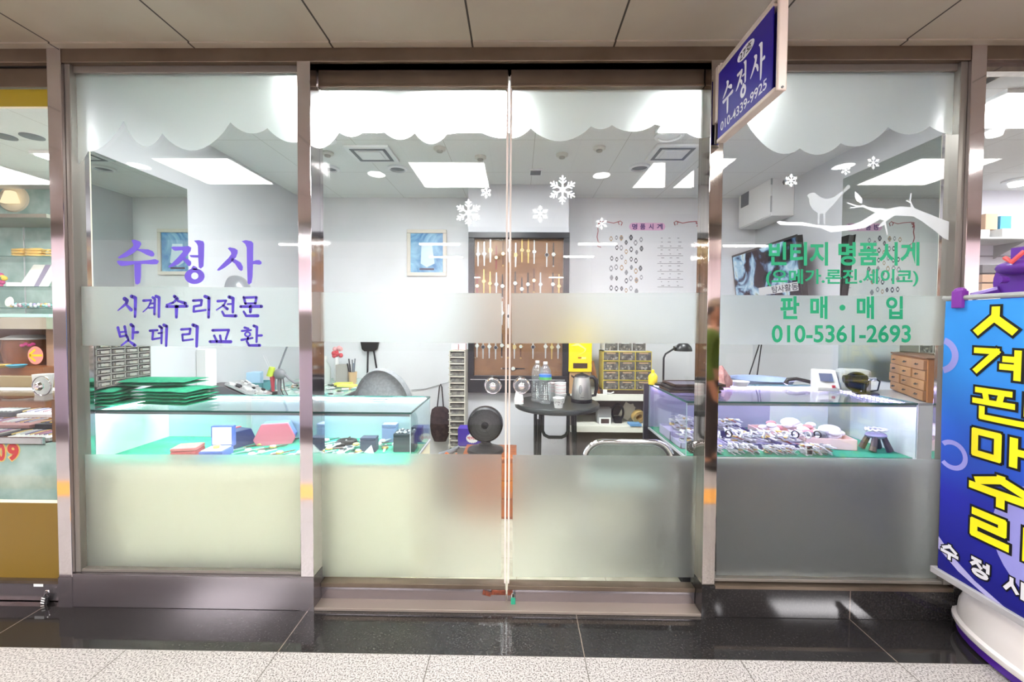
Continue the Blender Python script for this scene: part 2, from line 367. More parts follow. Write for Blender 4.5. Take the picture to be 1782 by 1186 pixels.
# corridor lights: four square panels in a row and the round downlights between them (seen mirrored in the glass)
M_panel = emit('led_panel_face', (1, .985, .95, 1), L_CORR); M_down = emit('downlight_face', (1, .99, .97, 1), L_CORR)
yn, yf, pw = 2 * .075 - 1.292, 2 * .075 - 1.848, .557
for i, (x, d) in enumerate(((-4.55, 'farthest left along the row'), (-2.671, 'left end of the shopfront'), (-.818, 'middle of the sliding doors'), (.988, 'hanging blade sign'), (2.848, 'banner stand'))):
    t = thing('corridor_panel_light', 'square white LED panel light on the corridor ceiling, ' + ('' if i == 0 else 'opposite the ') + d, 'ceiling light', (x + pw / 2, (yn + yf) / 2, HC), group='LED panels of the corridor ceiling')
    g = G(); g.box(-pw / 2 - .012, -.29, -.012, pw / 2 + .012, .29, 0); g.build('frame', M_white, t)
    g = G(); g.box(-pw / 2, -.278, -.016, pw / 2, .278, -.0125); g.build('diffuser', M_panel, t)
for px, py, d in ((252, 290, 'before the left fixed pane'), (653, 298, 'before the left door leaf'), (1048, 300, 'before the right door leaf'), (1459, 290.5, 'before the right fixed pane')):
    p = at(px, py, Z=HC)
    t = thing('corridor_downlight', 'round white downlight on the corridor ceiling ' + d, 'downlight', (p.x, .15 - p.y, HC), group='round downlights of the corridor ceiling')
    g = G(); g.lathe([(.075, 0), (.075, -.012), (.066, -.014), (.066, 0)], n=28); g.build('rim', M_white, t, smooth=True)
    g = G(); g.lathe([(0, -.0135), (.066, -.0135), (.066, -.01), (0, -.01)], n=28); g.build('lens', M_down, t)
# shops opposite: seen only in the polished posts and the glass
g = G(); g.box(-6, YO - .06, 0, 6, YO, .93); structure('wall_opposite', g, PM('lavender_panel', C(212, 198, 216), .4), 'lavender counter wall of the shops opposite', 'wall')
g = G(); g.box(-6, YO - .07, .93, 6, YO + .01, 1.42); structure('trim_5', g, PM('grey_band', C(150, 142, 138), .4), 'grey band of the shopfronts opposite', 'trim')
g = G(); g.box(-6, YO - .06, 2.3, 6, YO, HC + .03); structure('trim_6', g, PM('header_grey', C(150, 142, 136), .5), 'grey header over the shopfronts opposite', 'trim')
g = G(); g.box(-6, -6.1, 0, 6, -6.0, 2.6); structure('wall_rear', g, PM('pale_wall', C(242, 232, 238), .6), 'pale rear wall of the shops opposite', 'wall')
g = G(); g.box(-6, -7.0, HC, 6, YO, HC + .03); structure('ceiling.001', g, PM('plain_ceiling', C(225, 222, 220), .8), 'plain ceiling of the shops opposite', 'ceiling')
g = G(); g.box(-6, -7.0, -.05, 6, YO, -.001); structure('floor.001', g, PM('plain_floor', C(170, 160, 152), .5), 'floor of the shops opposite', 'floor')
for s, n in ((-1, 'wall_left_end'), (1, 'wall_right_end')):
    g = G(); g.box(s * 6, -7.1, 0, s * 6.1, 2.6, 2.6); structure(n, g, PM('pale_wall', C(240, 238, 240)), 'pale end wall of the corridor, ' + ('left' if s < 0 else 'right') + ' end', 'wall')
M_tube = emit('tube_face', (1, 1, 1, 1), 120)
for i, (x0, x1, y) in enumerate(((-1.48, -.85, -4.25), (-1.60, -.97, -5.5), (.85, 1.44, -4.2), (.76, 1.32, -5.4), (-3.6, -2.9, -4.4), (3.0, 3.7, -4.4))):
    t = thing('tube_light', f"white tube light on the ceiling of the shops opposite, {('front left of the doors', 'rear left of the doors', 'front right of the doors', 'rear right of the doors', 'far left', 'far right')[i]}", 'tube light', ((x0 + x1) / 2, y, HC), group='tube lights of the shops opposite')
    h = (x1 - x0) / 2
    g = G(); g.box(-h, -.03, -.03, h, .03, 0); g.build('housing', M_white, t)
    g = G(); g.cyl((-h + .02, 0, -.045), (h - .02, 0, -.045), .014, n=10); g.build('tube', M_tube, t)
M_opp_fill = emit('opposite_fill_face', (1, .97, .99, 1), 120)  # fill lights added out of sight behind the header to brighten the post reflections
for i, x in enumerate((-3.8, -1.9, .1, 2.1, 4.0)):
    t = thing('shop_panel_light', f'long white fill light added unseen inside the shops opposite, {("first", "second", "third", "fourth", "fifth")[i]} from the left end', 'ceiling light', (x, -3.72, HC), group='added fill lights of the shops opposite')
    g = G(); g.box(-.6, -.16, -.02, .6, .16, 0); g.build('frame', M_white, t); g = G(); g.box(-.58, -.14, -.025, .58, .14, -.0205); g.build('diffuser', M_opp_fill, t)
for i, (x, c) in enumerate(((-2.4, (205, 120, 70)), (-.3, (90, 140, 190)), (1.5, (225, 190, 110)), (3.2, (160, 70, 90)))):
    g = G(); g.box(-.35, -.2, 0, .35, .2, .8); g.box(-.37, -.22, .8, .37, .22, .83)
    o = g.build('display_counter', PM('counter%d' % i, C(*c), .4), loc=(x, -4.4, 0)); tag(o, ('orange', 'blue', 'straw yellow', 'dark red')[i] + ' display counter inside the shops opposite', 'counter', 'counters of the shops opposite')

# ================================================================== SETTING: shop room
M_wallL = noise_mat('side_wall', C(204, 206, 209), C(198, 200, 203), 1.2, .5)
def wallbox(name, x0, y0, x1, y1, label, mat=M_wall, z1=HC, z0=0):
    g = G(); g.box(x0, y0, z0, x1, y1, z1); return structure(name, g, mat, label, 'wall')
wallbox('wall_back', -2.14, YB, 2.29, YB + .08, 'white back wall of the watch shop')
px0, px1 = at(815, 350, Y=YP).x, at(990, 350, Y=YP).x
wallbox('wall_pilaster', px0, YP, px1, YB, 'white pilaster standing out from the back wall behind the watch display', PM('pilaster_paint', C(204, 205, 209), .55))
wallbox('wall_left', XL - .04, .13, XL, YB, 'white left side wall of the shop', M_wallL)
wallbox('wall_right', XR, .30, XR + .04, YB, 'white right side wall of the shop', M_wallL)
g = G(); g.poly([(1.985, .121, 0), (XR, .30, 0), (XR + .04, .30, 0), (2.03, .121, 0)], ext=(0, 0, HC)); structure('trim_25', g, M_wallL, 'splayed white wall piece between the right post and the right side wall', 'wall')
g = G(); g.box(XL, .10, HC, XR, YB, HC + .03); structure('ceiling.002', g, M_ceil, 'white mineral tile ceiling inside the watch shop', 'ceiling')
g = G(); g.box(XL, .12, -.05, XR, YB, 0)
M_lino = noise_mat('shop_floor', C(178, 173, 154), C(164, 159, 141), 12, .35); add_grid(M_lino, .45, .45, 0, 0, .004, C(140, 132, 112))
structure('floor.002', g, M_lino, 'cream tile floor inside the watch shop', 'floor')
# side mirrors
def side_mirror(name, X, y0, y1, z0, z1, label, s):
    t = thing(name, label, 'mirror', (X, (y0 + y1) / 2, z0))
    h = (y1 - y0) / 2; H = z1 - z0
    g = G(); g.box(0, -h, 0, s * .006, h, H); g.build('mirror_glass', M_mirror, t)
    g = G(); g.box(0, -h - .012, 0, s * .01, -h, H); g.build('edge_strip', M_cream, t)
side_mirror('wall_mirror', XL + .001, at(150, 262, X=XL).y + .01, at(324, 330, X=XL).y, 1.23, at(324, 329, X=XL).z, 'tall frameless mirror on the left side wall of the shop', 1)
side_mirror('wall_mirror', XR - .001, at(1643, 235, X=XR).y, at(1469, 311, X=XR).y, .95, at(1469, 311, X=XR).z, 'tall frameless mirror on the right side wall of the shop', -1)

# ================================================================== FACADE
def X_(px, py=600, Y=0): return at(px, py, Y=Y).x
def Z_(px, py, Y=0): return at(px, py, Y=Y).z
P1, P2, P3, P4 = (-2.064, -2.003), (-.965, -.907), (.818, .874), (1.911, 1.973)
zl = Z_(890, 105)                           # underside of the header beam
for i, (p, d) in enumerate(((P1, 'left of the left fixed pane'), (P2, 'between the left pane and the doors'), (P3, 'between the doors and the right pane'), (P4, 'right of the right fixed pane'))):
    zb = Z_((p[0] * 400 + 891), 1003) if i < 2 else Z_(1230, 1018)
    top = HC if i in (0, 3) else zl
    g = G(); g.box(p[0], 0, zb, p[1], .12, top)
    o = structure('trim_%d' % (7 + i), g, M_steel if i != 2 else M_steel_b, 'polished stainless steel post ' + d, 'post', bevel=.002)
    g = G(); g.box(p[0] - .001, -.003, 0, p[1] + .001, .121, zb)
    g.build('base_plate', M_plate if i < 2 else M_black2, o)
for i, (a, b, d) in enumerate(((-6, P1[0], 'of the jewellery shop at the left'), (P1[1], P4[0], 'across the watch shop'), (P4[1], 6, 'of the shop at the right'))):
    g = G(); g.box(a, .004, zl, b, .12, HC - .006)
    structure('trim_%d' % (11 + i), g, M_bronze, 'brown metal header beam over the shopfront ' + d, 'beam', bevel=.002)
# ---- fixed panes
YG = .05
def pane(name, x0, x1, z0, z1, y, label, cat='window', t=.010):
    o = thing(name, label, cat, ((x0 + x1) / 2, y, z0), kind='structure'); h = (x1 - x0) / 2
    g = G(); g.box(-h, -t / 2, 0, h, t / 2, z1 - z0); g.build('glass', M_glass, o)
    return o
def in_pane(o, g, name, mat, **k):
    """mesh given in world coordinates -> child of o"""
    g.v = [tuple(Vector(v) - o.location) for v in g.v]; return g.build(name, mat, o, **k)
YF = YG - .0058                             # films on the corridor side of the glass
def film(o, pts, y, name='frosted_film', mat=None, ext=.0004):
    g = G(); g.poly([at(px, py, Y=y) for px, py in pts], ext=(0, ext, 0)); in_pane(o, g, name, mat or M_frost)
def arc(x0, y0, x1, y1, bulge, n=10):
    """scallop from (x0,y0) to (x1,y1) whose middle hangs bulge px below the chord"""
    out = []
    for i in range(n):
        a = i / n; k = sin(pi * a) ** .8
        out.append((x0 + (x1 - x0) * a, y0 + (y1 - y0) * a + bulge * k))
    return out
zs = Z_(320, 1001)
w1 = pane('window_1', P1[1], P2[0], zs, zl, YG, 'left fixed shop window with purple brush lettering and frosted bands')
w2 = pane('window_2', P3[1], P4[0], Z_(1450, 1018), zl, YG, 'right fixed shop window with green lettering and frosted bands')
def beads(o, x0, x1, z0, z1, y, left, right, mat):
    g = G()
    g.box(x0, y - .02, z1 - .03, x1, y + .02, z1)
    if left: g.box(x0, y - .035, z0, x0 + left, y + .025, z1)
    if right: g.box(x1 - right, y - .035, z0, x1, y + .025, z1)
    g.box(x0, y - .03, z0 - .002, x1, y + .02, z0 + .012)
    in_pane(o, g, 'glazing_bead', mat, bevel=.002)
M_bead = PM('bead_grey', C(122, 117, 110), .35, .4)
beads(w1, P1[1], P2[0], zs, zl, YG, .024, 0, M_bead)
beads(w2, P3[1], P4[0], Z_(1450, 1018), zl, YG, 0, .03, M_bead)
k = lambda X, Y: (120 + X / 3.952, 200 + Y / 3.952)
top = 112; cl = [(122, top)]
for a in (((8, 335), (130, 250), 40), ((130, 250), (375, 40), 55), ((375, 40), (640, 125), 130), ((640, 125), (1110, 50), 155), ((1110, 50), (1365, 90), 55), ((1365, 90), (1590, 182), 40)):
    cl += arc(*k(*a[0]), *k(*a[1]), a[2] / 3.952)
cl += [(521, 246), (518, top)]
film(w1, cl, YF)
film(w1, [(141, 498), (519, 500), (521, 603), (142, 601)], YF)
film(w1, [(143, 790), (523, 791), (523, 1002), (145, 1000)], YF)
k = lambda X, Y: (1220 + X / 2.964, Y / 2.964)
cl = [(1308, 120), k(290, 460), k(250, 540), k(228, 620)]
for a in (((228, 620), (510, 765), 85), ((510, 765), (720, 738), 45), ((720, 738), (965, 655), 50), ((965, 655), (1180, 650), 40), ((1180, 650), (1375, 682), 25)):
    cl += arc(*k(*a[0]), *k(*a[1]), a[2] / 2.964)
cl += [(1683, 232), (1687, 118)]
film(w2, cl, YF)
film(w2, [(1254, 513), (1672, 515), (1671, 601), (1253, 599)], YF)
film(w2, [(1247, 797), (1665, 799), (1660, 1015), (1246, 1012)], YF)
# lettering on the panes (outer face)
yl = YG - .0068
def Mz(ox, oy, s, y): return lambda a, b: at(ox + a / s, oy + b / s, Y=y)
g = G(); big_name(g, Mz(190, 400, 5.39, yl)); in_pane(w1, g, 'name_lettering', M_purple)
M_purple2 = PM('deep_purple_vinyl', C(84, 68, 196), .5)
g = G(); small_lines(g, Mz(190, 400, 5.39, yl)); in_pane(w1, g, 'service_lettering', M_purple2)
def line(g, body, x0, y0, x1, y1, y, off=.02):
    a = at(x0, y1, Y=y); b = at(x1, y1, Y=y); c = at(x0, y0, Y=y); put_text(g, body, a, b - a, c - a, off)
g = G()
line(g, '빈티지', 1338, 421, 1441, 462, yl, .03); line(g, '명품시계', 1459, 421, 1600, 462, yl, .03)
line(g, '(오메가.론진.세이코)', 1333, 468, 1598, 498, yl, .025)
for ch, x0, x1 in (('판', 1358, 1391), ('매', 1410, 1440), ('매', 1491, 1521), ('입', 1542, 1571)): line(g, ch, x0, 515, x1, 555, yl, .03)
c = at(1466, 535, Y=yl); g.poly([c + Vector((.013 * cos(i * pi / 10), 0, .013 * sin(i * pi / 10))) for i in range(20)])
line(g, '010-5361-2693', 1343, 565, 1585, 596, yl, .02)
in_pane(w2, g, 'green_lettering', M_gvinyl)
# branch, bird and snowflake stickers
k = lambda X, Y: (1300 + X / 4.665, 330 + Y / 4.665)
br = [(240,262),(260,252),(330,262),(450,262),(560,285),(700,295),(850,285),(930,255),(1040,185),(960,150),(940,140),(830,152),(845,142),(885,138),(808,108),(822,103),(900,128),(945,122),(985,140),(1060,150),(1100,148),(1130,158),(1240,135),(1330,142),(1325,110),(1288,88),(1300,82),(1318,92),(1328,28),(1338,26),(1330,95),(1360,150),(1500,205),(1600,245),(1722,285),(1722,440),(1600,395),(1540,345),(1420,255),(1350,215),(1200,208),(1150,240),(1125,262),(1145,360),(1135,370),(1115,285),(1070,305),(1065,298),(1110,250),(1080,240),(960,310),(860,325),(680,345),(600,310),(450,290),(270,285)]
film(w2, [k(*p) for p in br], YF, 'branch_sticker', M_sticker)
film(w2, [k(*p) for p in [(876,12),(905,35),(935,70),(938,112),(925,110),(890,92),(876,60)]], YF, 'leaf_sticker', M_sticker)
k = lambda X, Y: (1250 + X / 3.707, 200 + Y / 3.707)
film(w2, [k(*p) for p in [(850,455),(852,468),(790,520),(745,575),(705,615),(690,632),(692,705),(680,705),(678,635),(656,635),(652,705),(640,705),(642,630),(610,610),(590,575),(585,535),(572,520),(590,505),(620,500),(660,530),(700,542),(745,530),(800,490),(835,450)]], YF, 'bird_sticker', sticker('pale_sticker', .13))
def flake(o, px, py, r, y, faint=False):
    g = G(); c = at(px, py, Y=y); R = (at(px + r, py, Y=y) - c).x
    def bar(a, r0, r1, w):
        d = Vector((cos(a), 0, sin(a))); n = Vector((-sin(a), 0, cos(a))); return d, n
    for i in range(6):
        a = pi / 6 + i * pi / 3; d = Vector((cos(a), 0, sin(a))); n = Vector((-sin(a), 0, cos(a))); w = .042 * R
        def q(p, e, w):
            m = (e - p).normalized(); nn = Vector((-m.z, 0, m.x)); g.poly([p + nn * w, p - nn * w, e - nn * w, e + nn * w], ext=(0, .0004, 0))
        q(c + d * .12 * R, c + d * R, w * 1.4)
        for f, l in ((.42, .34), (.66, .27)):
            for s in (-1, 1):
                b = a + s * pi / 3.6; e = Vector((cos(b), 0, sin(b))); q(c + d * f * R, c + d * f * R + e * l * R, w * 1.2)
    g.poly([c + Vector((.2 * R * cos(i * pi / 6), 0, .2 * R * sin(i * pi / 6))) for i in range(12)], ext=(0, .0004, 0))
    in_pane(o, g, 'snowflake_sticker', M_sticker)
flake(w2, 1377, 314, 12, YF); flake(w2, 1520, 283, 12, YF); flake(w2, 1472, 296, 9, YF)
# ---- stall plate / granite below the panes
g = G(); g.box(P1[1], .0, 0, P2[0], .11, zs - .002)
structure('baseboard_left', g, M_plate, 'polished stainless stall plate under the left fixed pane', 'base plate', bevel=.002)
zr = Z_(1450, 1022)
g = G(); g.box(P3[1], .0, 0, P4[0], .11, zr - .012)
structure('baseboard_right', g, M_black2, 'black granite stall riser under the right fixed pane', 'stall riser', bevel=.002)
g = G(); g.box(P3[1], -.002, zr - .012, P4[0], .11, zr + .002); structure('trim_14', g, M_bronze, 'thin brown sill strip under the right fixed pane', 'trim')
# ---- sliding doors
YD = .09; xm = X_(884, 600, YD); zdt, zdb = Z_(885, 154, YD), Z_(885, 1014, YD)
zrb = Z_(885, 1051, YD)
doors = []
for i, (x0, x1, lab) in enumerate(((P2[1], xm - .004, 'left sliding glass door leaf with frosted bands and round handle'), (xm + .004, P3[0], 'right sliding glass door leaf with frosted bands, snowflakes and round handle'))):
    o = pane('door_%d' % (i + 1), x0 + .002, x1 - .002, zdb, zdt, YD, lab, 'door', .012); doors.append(o)
    g = G(); g.box(x0 + .004, YD - .022, zdt - .003, x1 - .002, YD + .022, Z_(885, 121, YD)); g.box(x0 + .004, YD - .026, zdt - .004, x1 - .002, YD + .024, zdt + .008); in_pane(o, g, 'top_rail', M_bronze, bevel=.002)
    g = G(); g.box(x0 + .002, YD - .022, zrb, x1 - .002, YD + .022, zdb - .016); in_pane(o, g, 'bottom_rail', M_plate, bevel=.002)
    g = G(); g.box(x0 + .002, YD - .026, zdb - .016, x1 - .002, YD + .024, zdb + .004); in_pane(o, g, 'rail_cap', M_bronze, bevel=.002)
    xe = x1 - .004 if i == 0 else x0 + .004
    g = G(); g.box(xe - .004, YD - .009, zrb, xe + .004, YD + .009, zdt + .055); in_pane(o, g, 'edge_strip', PM('clear_edge_strip', C(214, 205, 198), .35), bevel=.001)
    # round handle: clear disc, chrome ring and chrome knob
    hx = at(858 if i == 0 else 908, 671, Y=YD - .01); c = (hx.x, hx.y, hx.z)
    g = G(); n = 36; g.tube([(c[0] + .034 * cos(2 * pi * j / n), YD - .018, c[2] + .034 * sin(2 * pi * j / n)) for j in range(n)], .0035, 8, closed=True)
    g.tube([(c[0] + .038 * cos(2 * pi * j / n), YD - .009, c[2] + .004 + .036 * sin(2 * pi * j / n)) for j in range(n)], .002, 6, closed=True)
    h = in_pane(o, g, 'handle', M_chrome, smooth=True)
    g = G(); g.ell((c[0], YD - .026, c[2]), .018, .014, .018, 20, 12); g.cyl((c[0], YD - .02, c[2]), (c[0], YD - .004, c[2]), .008); in_pane(o, g, 'handle_knob', M_chrome, smooth=True)
    g = G(); g.cyl((c[0], YD - .021, c[2]), (c[0], YD - .016, c[2]), .033, n=28); in_pane(o, g, 'handle_disc', M_pet)
YDF = YD - .0068
d1, d2 = doors
k = lambda X, Y: (520 + X / 3.706, 80 + Y / 3.706)
cl = [(548, 156)]
for a in (((102, 655), (262, 553), 40), ((262, 553), (458, 512), 50), ((458, 512), (528, 528), -4), ((528, 528), (748, 563), 58), ((748, 563), (955, 568), 66), ((955, 568), (1135, 530), 6), ((1135, 530), (1338, 592), 20)):
    cl += arc(*k(*a[0]), *k(*a[1]), a[2] / 3.706)
cl += [(880.5, 240), (880.5, 156)]
film(d1, cl, YDF)
film(d1, [(550, 508), (873, 510), (873, 597), (551, 594)], YDF)
film(d1, [(552, 788), (873, 790), (872, 1004), (553, 1003)], YDF)
k = lambda X, Y: (860 + X / 3.706, 80 + Y / 3.706)
cl = [(889, 156)]
for a in (((108, 592), (235, 531), 18), ((235, 531), (625, 517), 90), ((625, 517), (760, 510), 22), ((760, 510), (1035, 505), 45), ((1035, 505), (1230, 550), 0), ((1230, 550), (1385, 592), 18)):
    cl += arc(*k(*a[0]), *k(*a[1]), a[2] / 3.706)
cl += [(1233, 238), (1234, 156)]
film(d2, cl, YDF)
film(d2, [(890, 510), (1220, 509), (1219, 597), (890, 597)], YDF)
film(d2, [(892, 791), (1214, 793), (1211, 1004), (892, 1003)], YDF)
for px, py, r in ((815, 370, 23), (846, 335, 10)): flake(d1, px, py, r, YDF)
for px, py, r in ((979, 330, 25), (940, 372, 15), (1047, 389, 11)): flake(d2, px, py, r, YDF)
g = G(); g.box(P2[1], -.0, .0, P3[0], .12, Z_(885, 1062.5, .0)); structure('trim_15', g, PM('worn_threshold', C(150, 138, 128), .4, .5), 'worn stainless threshold under the sliding doors', 'threshold', bevel=.002)
g = G(); g.box(P2[1] + .03, YD - .026, Z_(885, 1055, YD - .026), P3[0] - .03, YD - .018, Z_(885, 1051, YD - .03)); structure('trim_16', g, PM('worn_brass', C(188, 158, 108), .4, .6), 'narrow brass guide track under the sliding doors', 'track')
g = G(); g.box(P2[1], .02, Z_(885, 121, YD), P3[0], .12, zl); structure('trim_17', g, M_dark, 'dark track slot over the sliding doors', 'track slot')
# latch and padlock on the doors
def padlock(x, y, z, rz, body, label, tilt=0, s=1):
    t = thing('padlock', label, 'padlock', (x, y, z)); t.rotation_euler = (0, tilt, 0)
    g = G(); g.box(-.0105 * s, -.006, -.05 * s, .0105 * s, .006, -.015 * s); b = g.build('body', body, t, bevel=.003)
    g = G(); g.tube([(-.0065 * s, 0, -.016 * s), (-.0065 * s, 0, 0)] + [(-.0065 * s * cos(a * pi / 8), 0, .0065 * s * sin(a * pi / 8)) for a in range(9)] + [(.0065 * s, 0, 0), (.0065 * s, 0, -.016 * s)], .0022 * s, 8); g.build('shackle', M_chrome, t, smooth=True)
    return t, b
p = at(893, 1034, Y=.05); padlock(p.x, p.y, p.z, 0, PM('green_padlock', C(40, 150, 118), .3), 'green padlock hanging from the door latch')
t = thing('door_latch', 'rusty brown hasp bolted across the bottom of the sliding doors', 'latch', tuple(at(868, 1031, Y=.062)))
g = G(); g.box(-.035, 0, -.011, .032, .006, .011); g.obox((-.055, .002, -.004), .02, .004, .010, Matrix.Rotation(.25, 3, 'Y')); g.build('hasp_plate', noise_mat('rusty_metal', C(128, 66, 44), C(86, 46, 34), 60, .5), t, bevel=.002)
g = G(); g.box(.040, 0, -.012, .064, .006, .012); g.build('staple', noise_mat('rusty_metal', C(128, 66, 44), C(86, 46, 34), 60), t, bevel=.002)
# ================================================================== SHOP: ceiling lights and fittings
M_spanel = emit('shop_panel_face', (.97, .985, 1, 1), L_SHOP)
for x, w, d in ((-1.0, .30, 'left of the sliding doors'), (-.27, .42, 'before the watch display'), (1.02, .34, 'over the right showcase end')):
    t = thing('shop_panel_light', 'white LED panel light on the shop ceiling ' + d, 'ceiling light', (x, .52, HC), group='LED panels of the shop ceiling')
    g = G(); g.box(-w / 2 - .015, -.285, -.02, w / 2 + .015, .285, 0); g.build('frame', M_white, t)
    g = G(); g.box(-w / 2, -.27, -.024, w / 2, .27, -.0205); g.build('diffuser', M_spanel, t)
M_cass = PM('cassette_plastic', C(226, 227, 228), .5); M_slot = PM('grey_slot', C(120, 124, 130), .6)
for (ax, ay, bx, by), d in (((601, 252, 695, 279), 'left of the LED light over the doors'), ((1128, 250, 1212, 277), 'right of the LED light over the doors')):
    p = at((ax + bx) / 2, (ay + by) / 2, Z=HC); w = (at(bx, by, Z=HC) - at(bx - 72, by, Z=HC)).x / 2; dd = (at(ax, ay, Z=HC).y - at(ax, by, Z=HC).y); h = abs(dd) / 2
    t = thing('ceiling_cassette', 'white air conditioner cassette on the shop ceiling ' + d, 'air conditioner', (p.x, p.y, HC), group='air conditioner cassettes')
    g = G(); g.box(-w, -h, -.018, w, h, 0); g.build('panel', M_cass, t, bevel=.004)
    g = G(); a, b = w * .8, h * .8
    g.box(-a, -b, -.021, a, -b + .022, -.0185); g.box(-a, b - .022, -.021, a, b, -.0185); g.box(-a, -b + .025, -.021, -a + .022, b - .025, -.0185); g.box(a - .022, -b + .025, -.021, a, b - .025, -.0185)
    g.build('air_slot', M_slot, t)
    g = G(); g.box(-a * .62, -b * .62, -.026, a * .62, b * .62, -.0185); g.build('intake_grille', M_cass, t, bevel=.003)
for px, py, r, d, dark in ((573, 292, .075, 'nearest the left door post', 1), (692, 292, .075, 'beside the left air conditioner', 1), (1113, 290, .08, 'beside the right air conditioner', 1), (1232, 289, .075, 'next to the post at the right of the doors', 1),
                     (560, 240, .09, 'half hidden by the frosted cloud of the left door', 0), (1165, 234, .09, 'half hidden by the frosted cloud of the right door', 0)):
    p = at(px, py, Z=HC)
    t = thing('ceiling_vent', 'round ceiling vent with pale rim, ' + d, 'vent', (p.x, p.y, HC), group='round vents in the shop ceiling')
    g = G(); g.lathe([(r, 0), (r, -.012), (r * .78, -.018), (r * .72, -.004)], n=30); g.build('rim', M_cass, t, smooth=True)
    g = G(); g.lathe([(0, -.009), (r * .45, -.013), (r * .74, -.006), (r * .74, -.003), (0, -.003)], n=30); g.build('diffuser_disc', M_slot if dark else M_cass, t, smooth=True)
for px, py, d in ((765, 257, 'above the left LED light'), (1043, 256, 'above the right LED light'), (836, 272, 'beside the meeting edge of the doors'), (978, 268, 'right of the meeting edge of the doors'), (570, 265, 'close to the left door post')):
    p = at(px, py, Z=HC)
    t = thing('smoke_detector', 'small round ceiling detector ' + d, 'detector', (p.x, p.y, HC), group='small detectors on the shop ceiling')
    g = G(); g.lathe([(.042, 0), (.042, -.012), (.03, -.02), (0, -.02)], n=24); g.build('base', PM('aged_plastic', C(196, 194, 186), .5), t, smooth=True)
    g = G(); g.lathe([(.022, -.019), (.02, -.03), (0, -.032)], n=20); g.build('sensor_cap', PM('aged_plastic_dark', C(160, 156, 148), .5), t, smooth=True)
p = at(932, 298, Z=HC); t = thing('ceiling_speaker', 'small square grey vent on the ceiling before the pilaster', 'vent', (p.x, p.y, HC))
g = G(); g.box(-.05, -.06, -.012, .05, .06, 0); g.build('frame', M_cass, t); g = G(); [g.box(-.04, -.05 + i * .02, -.016, .04, -.04 + i * .02, -.0125) for i in range(5)]; g.build('louvre', M_slot, t)

# ================================================================== SHOP: watch display board
x0, x1, z0, z1 = rect(815, 404, 990, 683, YP - .05)
t = thing('display_cabinet', 'black framed wall cabinet with a brown watch board behind glass', 'display cabinet', ((x0 + x1) / 2, YP, z0))
w, H = (x1 - x0) / 2, z1 - z0
M_fr = PM('black_frame', C(38, 40, 44), .3)
bz = at(890, 653, Y=YP - .03).z - z0; fz = H - .05
g = G(); g.box(-w, -.06, 0, w, 0, bz); g.box(-w, -.06, H - .05, w, 0, H); g.box(-w, -.06, bz, -w + .05, 0, H - .05); g.box(w - .05, -.06, bz, w, 0, H - .05); g.build('frame', M_fr, t, bevel=.003)
M_board = noise_mat('brown_board', C(148, 104, 70), C(132, 91, 58), 8, .7)
g = G(); g.box(-w + .05, -.012, bz, w - .05, -.002, H - .05); g.build('backboard', M_board, t)
g = G(); g.box(-w + .045, -.05, bz, w - .045, -.046, H - .05); g.build('glass', M_glass, t)
g = G(); g.box(-w + .02, -.064, bz - .035, w - .03, -.06, bz - .03); g.build('edge_strip', M_silver, t)

# watch prototypes: strap along Z, dial facing -Y
def watch_geo(strap, case, dial, L=.21, wd=.014, cr=.017, square=False, one=False):
    """meshes of an opened watch"""
    gs = G(); n = 12; gs.box(-wd * .3, -.0024, -L / 2 + .004, wd * .3, -.0012, L / 2 - .004, 0)
    for s in (-1, 1):
        for i in range(n // 2):
            a = .014 + (L / 2 - .014) * i / (n / 2); b = .014 + (L / 2 - .014) * (i + .86) / (n / 2); k = wd * (1 - .35 * i / (n / 2)) / 2
            gs.box(-k, -.004, s * a, k, -.0012, s * b, 0)
    if strap in (M_leather, M_bleather):
        gs = G(); gs.box(-wd / 2, -.003, -.02, wd / 2, -.0014, .02, 0)
        for s in (-1, 1): gs.poly([(-wd / 2, -.0035, s * .013), (wd / 2, -.0035, s * .013), (wd * .36, -.0035, s * L * .46), (0, -.0035, s * L * .5), (-wd * .36, -.0035, s * L * .46)], ext=(0, .0022, 0))
        gs.ring((0, -.004, -L * .48), (1, 0, 0), (0, 0, 1), .004, .007, 8, 1)
    gc = G()
    if square: gc.box(-cr * .8, -.010, -cr, cr * .8, -.001, cr, 0)
    else: gc.lathe([(cr, .001), (cr, .008), (cr * .86, .0105), (0, .0105)], n=20, axis='y')
    gc.cyl((cr * .8, -.005, 0), (cr + .004, -.005, 0), .0025, n=8); gd = G()
    if square: gd.box(-cr * .62, -.0112, -cr * .82, cr * .62, -.0098, cr * .82, 0)
    else: gd.lathe([(0, .0118), (cr * .8, .0118), (cr * .8, .0103)], n=20, axis='y')
    k = .0124
    gd.box(-.0005, -k, 0, .0005, -k + .0008, cr * .55, 1); gd.box(-.0005, -k, -.0004, cr * .4, -k + .0008, .0006, 1)
    return gs, gc, gd
KIND = {'steel': (M_silver, M_silver, M_dial), 'steel_dark': (M_silver, M_silver, M_ddial), 'gold': (M_gold, M_gold, M_gdial), 'brown': (M_leather, M_gold, M_dial), 'black': (M_bleather, M_silver, M_dial), 'two': (M_silver, M_gold, M_gdial), 'red': (PM('red_leather', C(140, 48, 46), .5), M_gold, M_dial)}
KW = {'steel': 'silver bracelet watch', 'steel_dark': 'dark dialled watch', 'gold': 'gold bracelet watch', 'brown': 'brown strap watch', 'black': 'black strap watch', 'two': 'two tone watch', 'red': 'red strap watch'}
WP = {}
